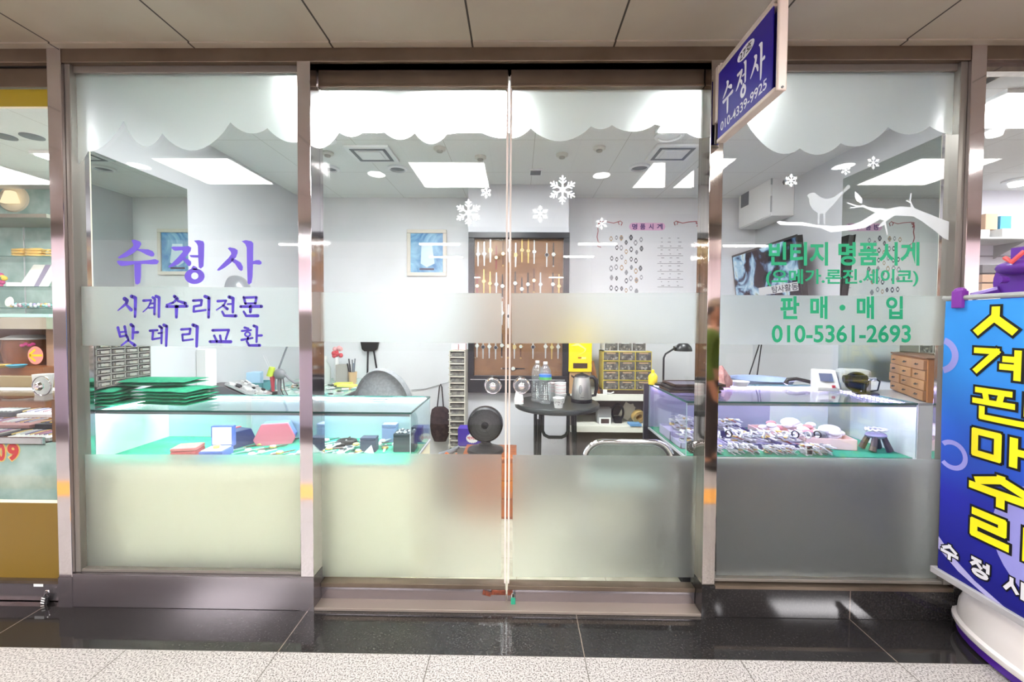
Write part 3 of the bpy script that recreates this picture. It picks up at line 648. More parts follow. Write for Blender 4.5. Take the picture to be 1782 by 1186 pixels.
def board_watch(kind, loc, label, dz=0, rot=None, grp='watches hanging on the brown board'):
    if kind not in WP:
        s, c, d = KIND[kind]; t = thing('wristwatch', label, 'watch', loc, group=grp); a, b, e = watch_geo(s, c, d, square=kind in ('two',))
        a.build('strap', [s, c], t); q = b.build('case', c, t, smooth=True); e.build('dial', [d, M_blackp], q); WP[kind] = t
    else: t = dup(WP[kind], loc, (0, 0, 0), label, grp)
    if rot: t.rotation_euler = rot
    return t
ORD = ['first', 'second', 'third', 'fourth', 'fifth', 'sixth', 'seventh', 'eighth', 'ninth', 'tenth', 'eleventh', 'twelfth', 'thirteenth']
rows = (
 ('top', (193,233,272,310,354,394,435,476,517,555,636,679), (230,228,205,252,228,205,235,205,210,215,235,232), ('steel','steel','two','red','brown','steel','two','gold','gold','steel','steel_dark','black')),
 ('second', (187,230,270,311,350,432,475,514,553,595,675,714), (435,405,420,425,436,418,455,425,400,425,425,437), ('red','gold','gold','steel','black','black','black','black','brown','steel','black','gold')),
 ('lowest', (186,225,265,306,346,385,427,468,547,628,668,709), (820,828,825,832,818,822,828,825,828,825,830,828), ('steel','steel_dark','steel','steel_dark','black','brown','two','brown','steel_dark','steel','gold','steel')))
for rn, xs, ys, ks in rows:
    for i, (x, y, kd) in enumerate(zip(xs, ys, ks)):
        p = at(780 + x / 3.708, 380 + y / 3.708, Y=YP - .013)
        board_watch(kd, (p.x, YP - .0125, p.z), f'{KW[kd]} hanging {ORD[i]} from the left in the {rn} row of the brown board')
for x, y, kd, d in ((347, 610, 'steel', 'left'), (388, 630, 'steel_dark', 'right')):
    p = at(780 + x / 3.708, 380 + y / 3.708, Y=YP - .013); board_watch(kd, (p.x, YP - .0125, p.z), f'{KW[kd]}, {d} of the pair seen in the gap between the frosted bands')
p = at(893, 641, Y=YP - .013); board_watch('black', (p.x, YP - .0125, p.z), 'black strap watch pinned sideways alone at the bottom of the brown board', rot=(0, pi / 2, 0))

# ================================================================== SHOP: back wall things
x0, x1, z0, z1 = rect(708, 399, 777, 480, YB - .02)
t = thing('picture_frame', 'cream framed blue picture of swirling water on the back wall', 'picture', ((x0 + x1) / 2, YB, z0)); w, H = (x1 - x0) / 2, z1 - z0
g = G(); f = .035
g.box(-w, -.025, 0, w, 0, f); g.box(-w, -.025, H - f, w, 0, H); g.box(-w, -.025, f, -w + f, 0, H - f); g.box(w - f, -.025, f, w, 0, H - f); g.build('frame', PM('cream_frame', C(222, 214, 202), .4), t, bevel=.004)
m = noise_mat('swirl_print', C(30, 112, 178), C(172, 222, 240), 3.2, .3, .3, .7, 8); n_ = [x for x in m.node_tree.nodes if x.type == 'TEX_NOISE'][0]; n_.inputs['Distortion'].default_value = 2.2
g = G(); g.box(-w + f, -.012, f, w - f, -.004, H - f); g.build('print', m, t)
g = G(); g.poly([(-.05, -.0125, .30), (.05, -.0125, .30), (.075, -.0125, .12), (.0, -.0125, .085), (-.06, -.0125, .12)]); g.build('pale_figure', PM('pale_blue_print', C(206, 230, 240), .4), t)
g = G(); g.box(-.07, -.0135, .058, .07, -.0125, .075); g.build('caption_plate', PM('dark_caption', C(60, 50, 70), .4), t)
x0, x1, z0, z1 = rect(1030, 372, 1226, 548, YB - .006)
t = thing('poster', 'white poster of watch pictures with a pink title on the back wall', 'poster', ((x0 + x1) / 2, YB, z0)); w, H = (x1 - x0) / 2, z1 - z0
g = G(); g.box(-w, -.004, 0, w, -.001, H); g.build('sheet', PM('poster_sheet', C(222, 222, 225), .5), t)
def Q(px, py): p = at(px, py, Y=YB - .006); return Vector((p.x - t.location.x, -.0045, p.z - z0))
g = G(); a = Q(1095, 400.5); b = Q(1158, 387.5); cx, cz, hw, hh = (a.x + b.x) / 2, (a.z + b.z) / 2, (b.x - a.x) / 2, (b.z - a.z) / 2
g.poly([(cx + (hw - hh) * (1 if cos(q) > 0 else -1) + hh * cos(q), -.0046, cz + hh * sin(q)) for q in [i * 2 * pi / 32 + .01 for i in range(32)]]); g.build('title_pill', PM('pink_ink', C(232, 182, 216), .5), t)
g = G()
for ch, xa, xb in (('명', 1100, 1109), ('품', 1114, 1123), ('시', 1129, 1137), ('계', 1143, 1153)):
    a = Q(xa, 399); b = Q(xb, 399); c = Q(xa, 389); put_text(g, ch, (a.x, -.0052, a.z), (b.x - a.x, 0, 0), (0, 0, c.z - a.z), .03)
g.build('title_lettering', PM('purple_ink', C(86, 56, 120), .5), t)
g = G()
for sx, cx in ((1, 1178), (-1, 1078)):
    def sw(pts, r=.004): g.tube([Q(cx + sx * a, b) for a, b in pts], r, 5)
    sw([(-3, 392), (-5, 387), (-1, 384), (2, 387), (0, 391)]); sw([(0, 385), (10, 388), (20, 386), (32, 385), (38, 386)]); sw([(36, 385), (38, 392), (37, 402), (39, 412), (37, 420)]); sw([(33, 387), (37, 390), (35, 394)], .007); sw([(30, 425), (36, 421), (38, 428), (32, 430)])
g.build('corner_scrolls', PM('rose_ink', C(178, 92, 96), .5), t)
g = G(); random.seed(3)
for r in range(6):
    for c in range(7):
        px, py = 1064 + c * 8.6 + random.uniform(-1, 1), 415 + r * 17 + (6 if c > 2 and c % 2 else 0) + random.uniform(-2, 2)
        if (r, c) in ((1, 0), (4, 2), (2, 6), (5, 6)): continue
        q = Q(px, py); rr = random.uniform(.014, .019); mi = random.choice((0, 0, 1, 1, 2))
        g.poly([(q.x + rr * cos(k * pi / 7), -.0047, q.z + rr * 1.1 * sin(k * pi / 7)) for k in range(14)], mi=mi)
        g.poly([(q.x + rr * .62 * cos(k * pi / 7), -.0050, q.z + rr * .68 * sin(k * pi / 7)) for k in range(14)], mi=random.choice((3, 3, 1)))
        for s in (-1, 1): g.box(q.x - rr * .5, -.0048, q.z + s * rr, q.x + rr * .5, -.0046, q.z + s * rr * 1.45, mi)
g.build('watch_pictures', [PM('print_black', C(66, 66, 72), .5), PM('print_grey', C(140, 140, 146), .5), PM('print_tan', C(178, 150, 120), .5), PM('print_pale', C(222, 222, 226), .5)], t)
g = G()
for r in range(6):
    a = Q(1144, 431 + r * 13.6); b = Q(1189, 431 + r * 13.6); g.box(a.x, -.005, a.z - .002, b.x, -.0047, a.z + .002)
for r in range(13):
    for c in range(3):
        q = Q(1149 + c * 15 + random.uniform(-2, 2), 414 + r * 6.9); l = random.uniform(.012, .03); g.box(q.x, -.005, q.z - .0025, q.x + l, -.0047, q.z + .0025)
g.build('fine_print', PM('print_dark', C(110, 110, 114), .5), t)

# narrow drawer tower with two little boxes on it
x0, x1, z0, z1 = rect(784, 610, 812, 778, 1.62)
M_tower = PM('beige_plastic', C(196, 192, 178), .5)
t = thing('drawer_tower', 'tall narrow beige tower of small parts drawers beside the watch display', 'drawer cabinet', ((x0 + x1) / 2 - .012, 1.72, 0)); w = (x1 - x0) / 2
g = G(); n = 20; hz = z1 / n; g.box(-w, -.1, 0, -w + .008, .1, z1); g.box(w - .008, -.1, 0, w, .1, z1); g.box(-w, .09, 0, w, .1, z1)
for i in range(n + 1): g.box(-w + .008, -.1, i * hz - .006 if i else 0, w - .008, .09, i * hz + .004)
g.build('case', M_tower, t)
for i in range(n):
    g = G(); g.box(-w + .012, -.09, i * hz + .007, w - .012, .06, (i + 1) * hz - .016); d = g.build('drawer', noise_mat('smoky_drawer', C(128, 126, 118), C(86, 84, 80), 40, .3), t)
    g = G(); g.box(-w - .006, -.104, i * hz + .012, -w + .02, -.1, i * hz + .02); g.build('pull', M_tower, d)
for i, dx in enumerate((-.028, .034)):
    g = G(); g.box(-.028, -.03, 0, .028, .03, .045 + .008 * i); o = g.build('carton', PM('pink_white_carton', C(236, 200, 204), .5), loc=(t.location.x + dx, 1.70, z1 + .004), bevel=.002); tag(o, ('smaller' if i == 0 else 'taller') + ' pink and white carton on top of the narrow drawer tower', 'box', 'cartons on the drawer tower')
# bag, cord and stand on the back wall
p = at(767, 668, Y=YB - .03)
t = thing('shoulder_bag', 'dark brown cloth bag hanging by its strap from the back wall', 'bag', (p.x, YB - .01, at(765, 765, Y=YB).z))
H = p.z - t.location.z
g = G(); N = 14
prof = [(.0, -.05), (.07, -.045), (.105, .02), (.12, .1), (.115, .2), (.1, .26), (.06, .285), (0, .29)]
g.lathe([(max(r, 1e-6) * .95, z + .05) for r, z in prof], (0, -.05, 0), 20, sx=.85, sy=.38); g.build('body', noise_mat('brown_cloth', C(72, 54, 52), C(54, 40, 40), 30, .9, bump=.3), t, smooth=True)
g = G(); g.tube([(-.03, -.04, .33), (-.012, -.025, H - .03), (0, -.02, H), (.012, -.025, H - .03), (.03, -.04, .33)], .006, 6); g.build('strap', M_bleather, t)
g = G(); a = at(716, 678, Y=YB - .012); g.tube([a, at(742, 676, Y=YB - .012), at(762, 670, Y=YB - .012), at(783, 664, Y=YB - .012)], .003, 6); o = g.build('power_cord', M_grayp); tag(o, 'thin grey cord running across the back wall behind the round chair', 'cord')
p = at(642, 604, Y=YB - .06)
t = thing('folded_tripod', 'black folded tripod with a wide head hanging on the back wall', 'tripod', (p.x, YB - .05, p.z))
g = G(); g.poly([(-.09, 0, .06), (.09, 0, .06), (.07, 0, -.02), (.04, 0, -.04), (-.05, 0, -.04), (-.075, 0, -.02)], ext=(0, .04, 0)); g.box(-.05, -.012, -.025, .055, 0, -.012, 0); g.build('head', M_blackp, t, bevel=.006)
for a, b, c in ((-.02, -.03, -.30), (.035, .075, -.30)):
    g = G(); g.tube([(a, .02, -.03), (b, .03, c)], .009, 8); g.build('leg', M_blackm, t)

# grey round-backed chair behind the left showcase
p = at(662, 690, Y=1.0)
t = thing('tub_chair', 'grey round-backed upholstered chair behind the left showcase', 'chair', (p.x, 1.2, 0))
M_fab = noise_mat('grey_fabric', C(150, 153, 156), C(136, 139, 142), 60, .95)
zt = at(662, 643, Y=1.0).z; hw = (at(716, 680, Y=1.0).x - at(609, 680, Y=1.0).x) / 2
g = G(); n = 30; vs = []
for i in range(n + 1):
    a = pi * i / n; ct, st = -cos(a), sin(a) ** .8
    for j, (dy, k) in enumerate(((-.03, .96), (-.055, 1.0), (.0, 1.03), (.05, 1.0), (.03, .96))):
        top = .55 + (zt - .55) * st * k
        vs.append((ct * hw * k, -.19 + dy + .07 * (ct * ct), top))
bs = [(x, y, .46) for x, y, z in vs]; m = 5
fs = [(i * m + j, (i + 1) * m + j, (i + 1) * m + j + 1, i * m + j + 1) for i in range(n) for j in range(m - 1)]
g.add(vs, fs); nb = len(vs); g.add(bs, []); 
g.f += [(i * m, (i + 1) * m, nb + (i + 1) * m, nb + i * m) for i in range(n)] + [(i * m + 4, nb + i * m + 4, nb + (i + 1) * m + 4, (i + 1) * m + 4) for i in range(n)]; g.m += [0] * (2 * n)
g.build('backrest', M_fab, t, smooth=True)
g = G(); g.lathe([(0, .40), (.2, .40), (.215, .43), (.21, .465), (.17, .48), (0, .485)], (0, .04, 0), 28); g.build('seat', M_fab, t, smooth=True)
g = G(); g.cyl((0, .04, .05), (0, .04, .40), .025); g.build('column', M_chrome, t)
for i in range(5):
    a = 2 * pi * i / 5; g = G(); g.tube([(0, .04, .07), (.24 * cos(a), .04 + .24 * sin(a), .05)], .016, 8); g.ell((.24 * cos(a), .04 + .24 * sin(a), .027), .022, .014, .027, 10, 8); g.build('leg', M_blackp, t, smooth=True)

# ================================================================== SHOP: workbench at the left wall
bx1, bz = -1.30, .745
t = thing('workbench', 'long dark grey watchmaker bench with green glass top along the left wall', 'workbench', (-1.7, 1.5, 0))
g = G(); g.box(-.395, -.75, bz - .03, .40, .74, bz - .006); g.build('bench_top', PM('dark_bench', C(92, 88, 90), .5), t, bevel=.003)
g = G(); g.box(-.39, -.745, bz - .006, .395, .735, bz); g.build('glass_top', PM('green_glass_top', C(176, 208, 194), .08), t)
g = G(); g.box(-.39, -.74, .02, -.02, .72, bz - .03); g.build('pedestal', PM('dark_bench_side', C(84, 80, 82), .5), t)
for y in (-.7, .68):
    g = G(); g.box(.32, y, 0, .37, y + .05, bz - .03); g.build('leg', M_blackm, t)
def on_bench(px, y): p = at(px, 660, Y=y); return p.x
x = on_bench(405, 1.25)
t = thing('instrument_case', 'dark grey sloping instrument case with open lid full of parts on the bench', 'instrument case', (on_bench(412, 1.02), 1.02, bz))
g = G(); g.poly([(-.20, -.1, 0), (.17, -.1, 0), (.17, -.1, .03), (-.02, -.1, .115), (-.20, -.1, .115)], ext=(0, .2, 0)); g.build('body', PM('slate_case', C(98, 94, 98), .5), t, bevel=.004)
R = Matrix.Rotation(radians(24), 3, 'Y')
g = G(); g.obox((.085, 0, .085), .115, .092, .006, R); g.build('tray', PM('silver_tray', C(196, 196, 196), .3, .6), t)
g = G(); random.seed(11)
for i in range(34): g.obox(Vector((.085, 0, .085)) + R @ Vector((random.uniform(-.1, .1), random.uniform(-.08, .08), .012)), random.uniform(.006, .016), random.uniform(.005, .012), .005, R @ Matrix.Rotation(random.random() * 3, 3, 'Z'), random.choice((0, 0, 0, 1, 2)))
o = g.build('loose_parts', [M_white, M_blackp, M_silver], t); o['kind'] = 'stuff'
t = thing('tool_tray', 'teal plastic tray heaped with tools beyond the instrument case', 'tray', (on_bench(432, 1.45), 1.45, bz))
g = G(); g.box(-.17, -.09, 0, .17, .09, .006); g.box(-.17, -.09, 0, -.162, .09, .075); g.box(.162, -.09, 0, .17, .09, .075); g.box(-.17, -.09, 0, .17, -.082, .075); g.box(-.17, .082, 0, .17, .09, .075); g.build('tray_body', PM('teal_plastic', C(84, 152, 158), .4), t, bevel=.002)
g = G(); g.obox((.04, 0, .10), .06, .05, .05, Matrix.Rotation(.3, 3, 'Z')); g.build('blue_box', PM('pale_blue', C(176, 212, 236), .5), t, bevel=.006)
g = G(); [g.tube([(-.15 + i * .035, -.05 + .02 * (i % 3), .03), (-.11 + i * .02, .03, .13 - .01 * i)], .008, 6) for i in range(6)]; g.build('tools', M_slot, t)
t = thing('lathe_tool', 'small dark grey watch lathe at the left end of the bench', 'tool', (on_bench(392, 1.4), 1.28, bz))
g = G(); g.box(-.05, -.04, 0, .05, .04, .03); g.cyl((-.06, 0, .08), (.05, 0, .1), .028); g.cyl((-.045, -.02, .02), (-.045, -.02, .09), .012); g.ell((-.05, 0, .085), .04, .035, .035, 12, 8); g.cyl((.05, 0, .1), (.1, 0, .105), .012); g.build('body', PM('gunmetal', C(104, 106, 110), .35, .5), t, smooth=True)
# bench lamps: dome lamp on a jointed arm
t = thing('bench_lamp', 'grey dome bench lamp on a jointed arm above the workbench', 'lamp', (on_bench(470, 1.3) + .0, 1.3, bz))
hd = at(411, 498, Y=1.25); hd = hd - t.location
g = G(); g.lathe([(.05, 0), (.05, .02), (.02, .03), (0, .03)], n=20); g.build('base', M_blackp, t, smooth=True)
g = G(); g.tube([(0, 0, .02), (.12, .02, .36), (hd.x + .02, hd.y, hd.z - .02)], .008, 8); g.build('arm', M_slot, t)
g = G(); g.ell((hd.x, hd.y, hd.z - .03), .095, .095, .11, 24, 10, z0=-.1); g.build('lamp_shade', PM('lamp_grey', C(150, 154, 158), .3, .4), t, smooth=True)
t = thing('magnifier_arm', 'grey clamp arm with a lime capped red tool hanging over the workbench', 'tool', (on_bench(487, 1.2), 1.2, bz))
g = G(); g.cyl((0, 0, 0), (0, 0, .012), .05); g.build('base', M_slot, t)
g = G(); g.tube([(0, 0, .01), (-.01, 0, .08), (.0, 0, .17)], .012, 8); g.ell((.0, 0, .165), .045, .03, .04, 14, 10); g.tube([(.03, 0, .17), (.07, 0, .13), (.11, 0, .10), (.16, 0, .105)], .009, 8); g.build('arm', PM('arm_grey', C(128, 128, 132), .4), t, smooth=True)
g = G(); g.cyl((-.07, 0, .15), (-.055, 0, .215), .026, .02); g.build('lime_cap', PM('lime_plastic', C(188, 206, 70), .4), t, smooth=True)
g = G(); g.cyl((-.05, 0, .04), (-.055, 0, .15), .010, .018); g.build('red_handle', PM('red_plastic', C(186, 66, 76), .4), t, smooth=True)
g = G(); g.tube([(.03, -.01, .14), (.05, -.03, .06), (.09, -.04, -.0), (.06, -.05, .004), (.03, -.04, .06), (.02, -.02, .13)], .004, 6); g.build('cable', M_blackp, t)
g = G(); g.tube([(-.075, 0, .2), (-.12, 0, .3)], .0012, 5); g.tube([(-.06, 0, .2), (-.105, 0, .3)], .0012, 5); g.build('thread', M_silver, t)
M_clut = [M_white, M_paper, PM('tan_bits', C(206, 160, 110), .6), M_silver, PM('teal_bits', C(120, 170, 166), .5), M_blackp]
CLR = ((on_bench(470, 1.3), 1.3, .09, .09), (on_bench(487, 1.2), 1.2, .11, .11), (on_bench(412, 1.02), 1.02, .25, .14), (on_bench(432, 1.45), 1.45, .2, .13), (on_bench(392, 1.4), 1.28, .1, .08), (on_bench(570, 1.9), 1.85, .09, .09), (on_bench(586, 2.05), 2.05, .08, .08), (on_bench(596, 1.95), 1.97, .10, .09), (on_bench(616, 1.95), 1.92, .09, .09))
g = G(); random.seed(5)
for i in range(190):
    x = random.uniform(-1.95, -1.33); y = random.uniform(.85, 2.1)
    if any(abs(x - qx) < rx_ and abs(y - qy) < ry_ for qx, qy, rx_, ry_ in CLR): continue
    g.obox((x, y, bz + .006 + random.random() * .006), random.uniform(.008, .03), random.uniform(.006, .018), .004, Matrix.Rotation(random.random() * 3, 3, 'Z'), random.choice((0, 0, 1, 2, 3, 3, 4, 5)))
o = g.build('bench_clutter', M_clut); tag(o, 'litter of tiny watch parts and paper scraps over the workbench', 'watch parts', kind='stuff')
x = on_bench(570, 1.9)
t = thing('solvent_bottle', 'clear plastic solvent bottle on the far end of the workbench', 'bottle', (x, 1.85, bz))
g = G(); g.lathe([(0, 0), (.045, 0), (.048, .02), (.048, .14), (.03, .18), (.015, .2), (.015, .22), (0, .22)], n=24); g.build('body', PM('milky_plastic', C(224, 230, 226), .3, trans=.5), t, smooth=True)
g = G(); g.cyl((0, 0, .22), (0, 0, .245), .018); g.build('cap', M_white, t)
t = thing('red_toy', 'small red and pink trinket standing behind the solvent bottle', 'trinket', (on_bench(586, 2.05), 2.05, bz))
g = G(); g.lathe([(0, 0), (.03, 0), (.02, .12), (.018, .22), (0, .22)], n=14); g.build('stem', M_white, t, smooth=True)
g = G(); random.seed(2); [g.ell((random.uniform(-.035, .035), random.uniform(-.02, .02), .25 + random.uniform(-.02, .06)), .022, .02, .022, 8, 6, random.choice((0, 1))) for i in range(9)]; g.build('blossoms', [PM('trinket_red', C(214, 82, 88), .5), PM('trinket_pink', C(238, 176, 176), .5)], t, smooth=True)
o = G().box(-.055, -.04, 0, .055, .04, .16).build('grey_carton', PM('grey_card', C(170, 166, 160), .7), loc=(on_bench(596, 1.95), 1.97, bz), bevel=.003); tag(o, 'plain grey carton between the solvent bottle and the pen cup', 'box')
for i, (px, y, c, w) in enumerate(((598, 1.72, (214, 216, 92), 'upper'), (604, 1.62, (228, 226, 120), 'lower'))):
    o = G().box(-.07, -.04, 0, .07, .04, .018).build('note_pad', PM('yellow_pad%d' % i, C(*c), .6), loc=(on_bench(px, y), y, bz + .013), bevel=.002, rot=(0, 0, .2 - .4 * i)); tag(o, f'yellow pad of notes before the grey carton, the {"farther" if i == 0 else "nearer"} one', 'note pad', 'yellow pads on the bench')
t = thing('pen_cup', 'tan cup full of pliers and tweezers at the bench corner', 'pen cup', (on_bench(616, 1.95), 1.92, bz))
g = G(); g.lathe([(0, 0), (.032, 0), (.038, .1), (.034, .1), (.03, .006), (0, .006)], n=20); g.build('cup', PM('tan_cup', C(200, 168, 130), .5), t, smooth=True)
random.seed(4)
for i in range(7):
    a = random.uniform(0, 6.28); g = G(); g.tube([(.012 * cos(a), .012 * sin(a), .01), (.05 * cos(a), .03 * sin(a), .17 + .05 * random.random())], .006, 7); g.build('tool', random.choice((M_blackp, M_silver, M_slot, PM('blue_handle', C(110, 160, 200), .4))), t)
g = G(); g.box(-.03, -.05, 0, .03, .05, .36); o = g.build('trim_18', M_white, loc=(XL + .034, .93, bz)); tag(o, 'white vertical post at the rear edge of the left mirror', 'post', kind='structure')
o = G().box(-.16, -.08, 0, .16, .08, .04).build('blue_tray', PM('blue_plastic', C(76, 144, 208), .4), loc=(on_bench(366, 1.45) - .02, 1.47, bz + .0), bevel=.004); tag(o, 'bright blue tray behind the folded green cloths', 'tray')

# ================================================================== SHOP: left showcase
LY = .15
zt = at(450, 715.3, Y=LY).z; lx1 = at(714.7, 716.6, Y=LY).x; lx0 = at(160, 713, Y=LY).x; lyb = at(749, 689.5, Z=zt).y; zf = at(450, 804, Y=LY).z
M_edge = PM('glass_edge', C(44, 92, 84), .15); M_led = emit('showcase_led', (.82, .95, 1, 1), L_CASE); M_led2 = emit('showcase_led_violet', (.64, .52, 1, 1), L_CASE)
def showcase(name, label, x0, x1, y0, y1, zf, zt, basemat, lining, ledmat, dots=False):
    t = thing(name, label, 'showcase', ((x0 + x1) / 2, (y0 + y1) / 2, 0)); w, h = (x1 - x0) / 2, (y1 - y0) / 2
    g = G(); g.box(-w, -h, 0, w, h, zf - .012); g.build('base', basemat, t, bevel=.003)
    g = G(); g.box(-w - .004, -h - .004, zf - .014, w + .004, h + .004, zf - .004); g.build('base_edge', M_silver, t)
    g = G(); g.box(-w + .008, -h + .008, zf - .004, w - .008, h - .008, zf); g.build('lining', lining, t)
    e = .006
    g = G(); g.box(-w, -h, zf, w, -h + e, zt - e); g.build('front_glass', M_cglass, t)
    g = G(); g.box(-w, -h, zt - e, w, h, zt); g.build('top_glass', M_cglass, t)
    g = G(); g.box(-w, -h + .0062, zt - .0085, w, -h + .020, zt - .0064); g.box(-w, -h + .0062, zt - .020, w, -h + .0075, zt - .0085); g.build('light_channel', PM('channel_grey', C(150, 158, 160), .4, .4), t)
    g = G(); r = .0022
    for a, b in (((-w, -h), (w, -h)), ((-w, h), (w, h))): g.box(a[0], a[1] - r, zt - e - .001, b[0], a[1] + r, zt + .001)
    for a in (-w, w): g.box(a - r, -h, zt - e - .001, a + r, h, zt + .001)
    g.build('edge_line', M_edge, t)
    g = G()
    for a, b in ((-w, -h), (w, -h), (-w, h), (w, h)): g.box(a - .004 if a > 0 else a, b - .001, zf, a if a > 0 else a + .004, b + .001, zt - e)
    g.build('corner_edge', PM('pale_edge', C(206, 228, 232), .2), t)
    return t, w, h
M_lin1 = noise_mat('mint_lining', C(70, 186, 152), C(58, 172, 138), 50, .9)
t, w, h = showcase('showcase', 'glass topped cream showcase lit white with watches on green cloth, left of the doors', lx0, lx1, LY, lyb, zf, zt, PM('cream_base', C(248, 245, 216), .45), M_lin1, M_led)
e = .006
g = G(); g.box(w - e, -h + e, zf, w, h, zt - e); g.build('side_glass', M_cglass, t)
g = G(); g.box(-w, -h + e, zf, -w + .01, h, zt - e); g.build('end_panel', M_white, t)
g = G(); g.box(-w + .01, h - .006, zf, w - e, h, zt - .02); g.build('back_door', PM('pale_back_door', C(206, 226, 232), .12), t)
g = G(); g.box(-w + .47, h - .012, zf, -w + .50, h - .004, zt - e); g.build('back_stile', M_silver, t)
g = G(); g.box(-w + .02, h - .016, zt - .0125, w - .02, h - .010, zt - .008); g.build('light_strip', M_led, t)
g = G(); g.box(-w + .012, -h + .02, zt - .0125, -w + .018, h - .03, zt - .008); g.build('light_strip', M_led, t)
g = G(); g.box(-w + .02, -h + .0085, zt - .014, w - .02, -h + .019, zt - .009); g.build('light_strip', M_led, t)
# folded green cloths on top
def folded_cloth(name, label, x, y, z, w, h, n, th, rz, seed):
    random.seed(seed); t = thing(name, label, 'cloth', (x, y, z), rz, 'folded green cloths'); zc = 0
    for i in range(n):
        k = 1 - .07 * random.random(); ox = random.uniform(-.008, .008); g = G(); N = 14; M_ = 6; vs = []
        for a in range(N + 1):
            for b in range(M_ + 1):
                u = a / N * 2 - 1; v = b / M_ * 2 - 1
                sag = .006 * sin(u * 5 + i + seed) * .5 + .004 * sin(v * 4 + i * 2)
                vs.append((u * w * k + ox, v * h * k, zc + th * .5 + max(sag, -.003) * (i / n)))
        up = [(x_, y_, z_ + th * .47 * max(0., 1 - max(abs(x_) / (w * k), abs(y_) / (h * k)) ** 8)) for x_, y_, z_ in vs]; dn = [(x_, y_, z_ - th * .47 * max(0., 1 - max(abs(x_) / (w * k), abs(y_) / (h * k)) ** 8)) for x_, y_, z_ in vs]
        q = [(a * (M_ + 1) + b, (a + 1) * (M_ + 1) + b, (a + 1) * (M_ + 1) + b + 1, a * (M_ + 1) + b + 1) for a in range(N) for b in range(M_)]
        g.add(up, q); g.add(dn, [tuple(reversed(f)) for f in q]); g.build('fold', M_green, t, smooth=True); zc += th
    return t, zc
folded_cloth('folded_cloth', 'folded dark green cloth lying nearest the left end of the left showcase', at(180, 690, Y=.3).x, .29, zt + .001, .13, .10, 5, .017, .15, 1)
a, zc = folded_cloth('folded_cloth', 'folded green cloth stacked beside the left end cloth on the left showcase', at(306, 690, Y=.33).x, .34, zt + .001, .16, .11, 5, .017, -.12, 2)
folded_cloth('folded_cloth', 'flat green cloth lying on top of the folded green stack', at(292, 672, Y=.42).x, .38, zt + .007 + zc, .19, .10, 2, .016, .05, 3)
# boxes in the left showcase
def inP(px, py, z=None): return at(px, py, Z=zf if z is None else z)
p = inP(343, 786); t = thing('watch_box', 'flat red watch box at the front left of the lit showcase', 'box', (p.x, LY + .09, zf + .001), .25)
g = G(); g.box(-.055, -.05, 0, .055, .05, .032); g.build('base', PM('red_box', C(206, 96, 100), .5), t, bevel=.003); g = G(); g.box(-.055, -.05, .034, .055, .05, .05); g.build('lid', PM('red_box_lid', C(222, 130, 128), .5), t, bevel=.003)
p = inP(392, 786); t = thing('watch_box', 'open blue and white presentation box with a watch, beside the flat red box', 'box', (p.x + .004, LY + .085, zf + .001), .1)
g = G(); g.box(-.055, -.05, 0, .055, .05, .035); g.build('base', PM('blue_box', C(96, 116, 190), .5), t, bevel=.003)
g = G(); g.box(-.048, -.045, .0355, .048, .045, .04); g.build('cushion', M_white, t, bevel=.002)
g = G(); g.box(-.055, .05, .035, .055, .075, .14); g.build('lid', PM('blue_box', C(96, 116, 190)), t, bevel=.003); g = G(); g.box(-.046, .046, .045, .046, .0495, .132); g.build('lid_lining', M_white, t)
g = G(); g.ring((0, 0, .052), (.02, 0, 0), (0, .016, 0), .6, 1, 20); g.lathe([(0, .05), (.014, .05), (.014, .041), (0, .041)], (0, 0, 0), 16); g.build('watch', M_gold, t)
def octbox(px, py, col, rim, label, s, rz, side):
    t = thing('cushion_box', label, 'box', (at(px, 760, Y=py).x, py, zf + .001), rz)
    o8 = [(-.08, 0), (.08, 0), (.095, .03), (.06, .105), (-.06, .105), (-.095, .03)]
    g = G(); g.poly([(a * s, -.045 * s, b * s) for a, b in o8], ext=(0, .09 * s, 0)); g.build('body', col, t, bevel=.006)
    g = G(); g.poly([(a * s * 1.03, side * .046 * s, b * s * 1.04) for a, b in o8], ext=(0, side * .022 * s, 0)); g.build('rim', rim, t, bevel=.003)
octbox(414, .41, PM('navy_box', C(58, 66, 110), .5), PM('crimson_rim', C(196, 84, 100), .5), 'navy octagonal jewel box with crimson rims behind the open blue box', .85, 1.25, 1)
octbox(482, .50, PM('slate_blue_box', C(120, 146, 206), .5), PM('rose_rim', C(222, 124, 142), .5), 'rose fronted octagonal blue jewel box at the back of the lit showcase', 1.05, .35, -1)
o = G().box(-.05, -.05, 0, .05, .05, .11).build('jewel_box', PM('blue_grey_box', C(120, 150, 206), .5), loc=(at(538, 750, Y=.5).x, .53, zf + .001), rot=(0, 0, .1), bevel=.005); tag(o, 'blue box beside the rose fronted octagonal box in the lit showcase', 'box')
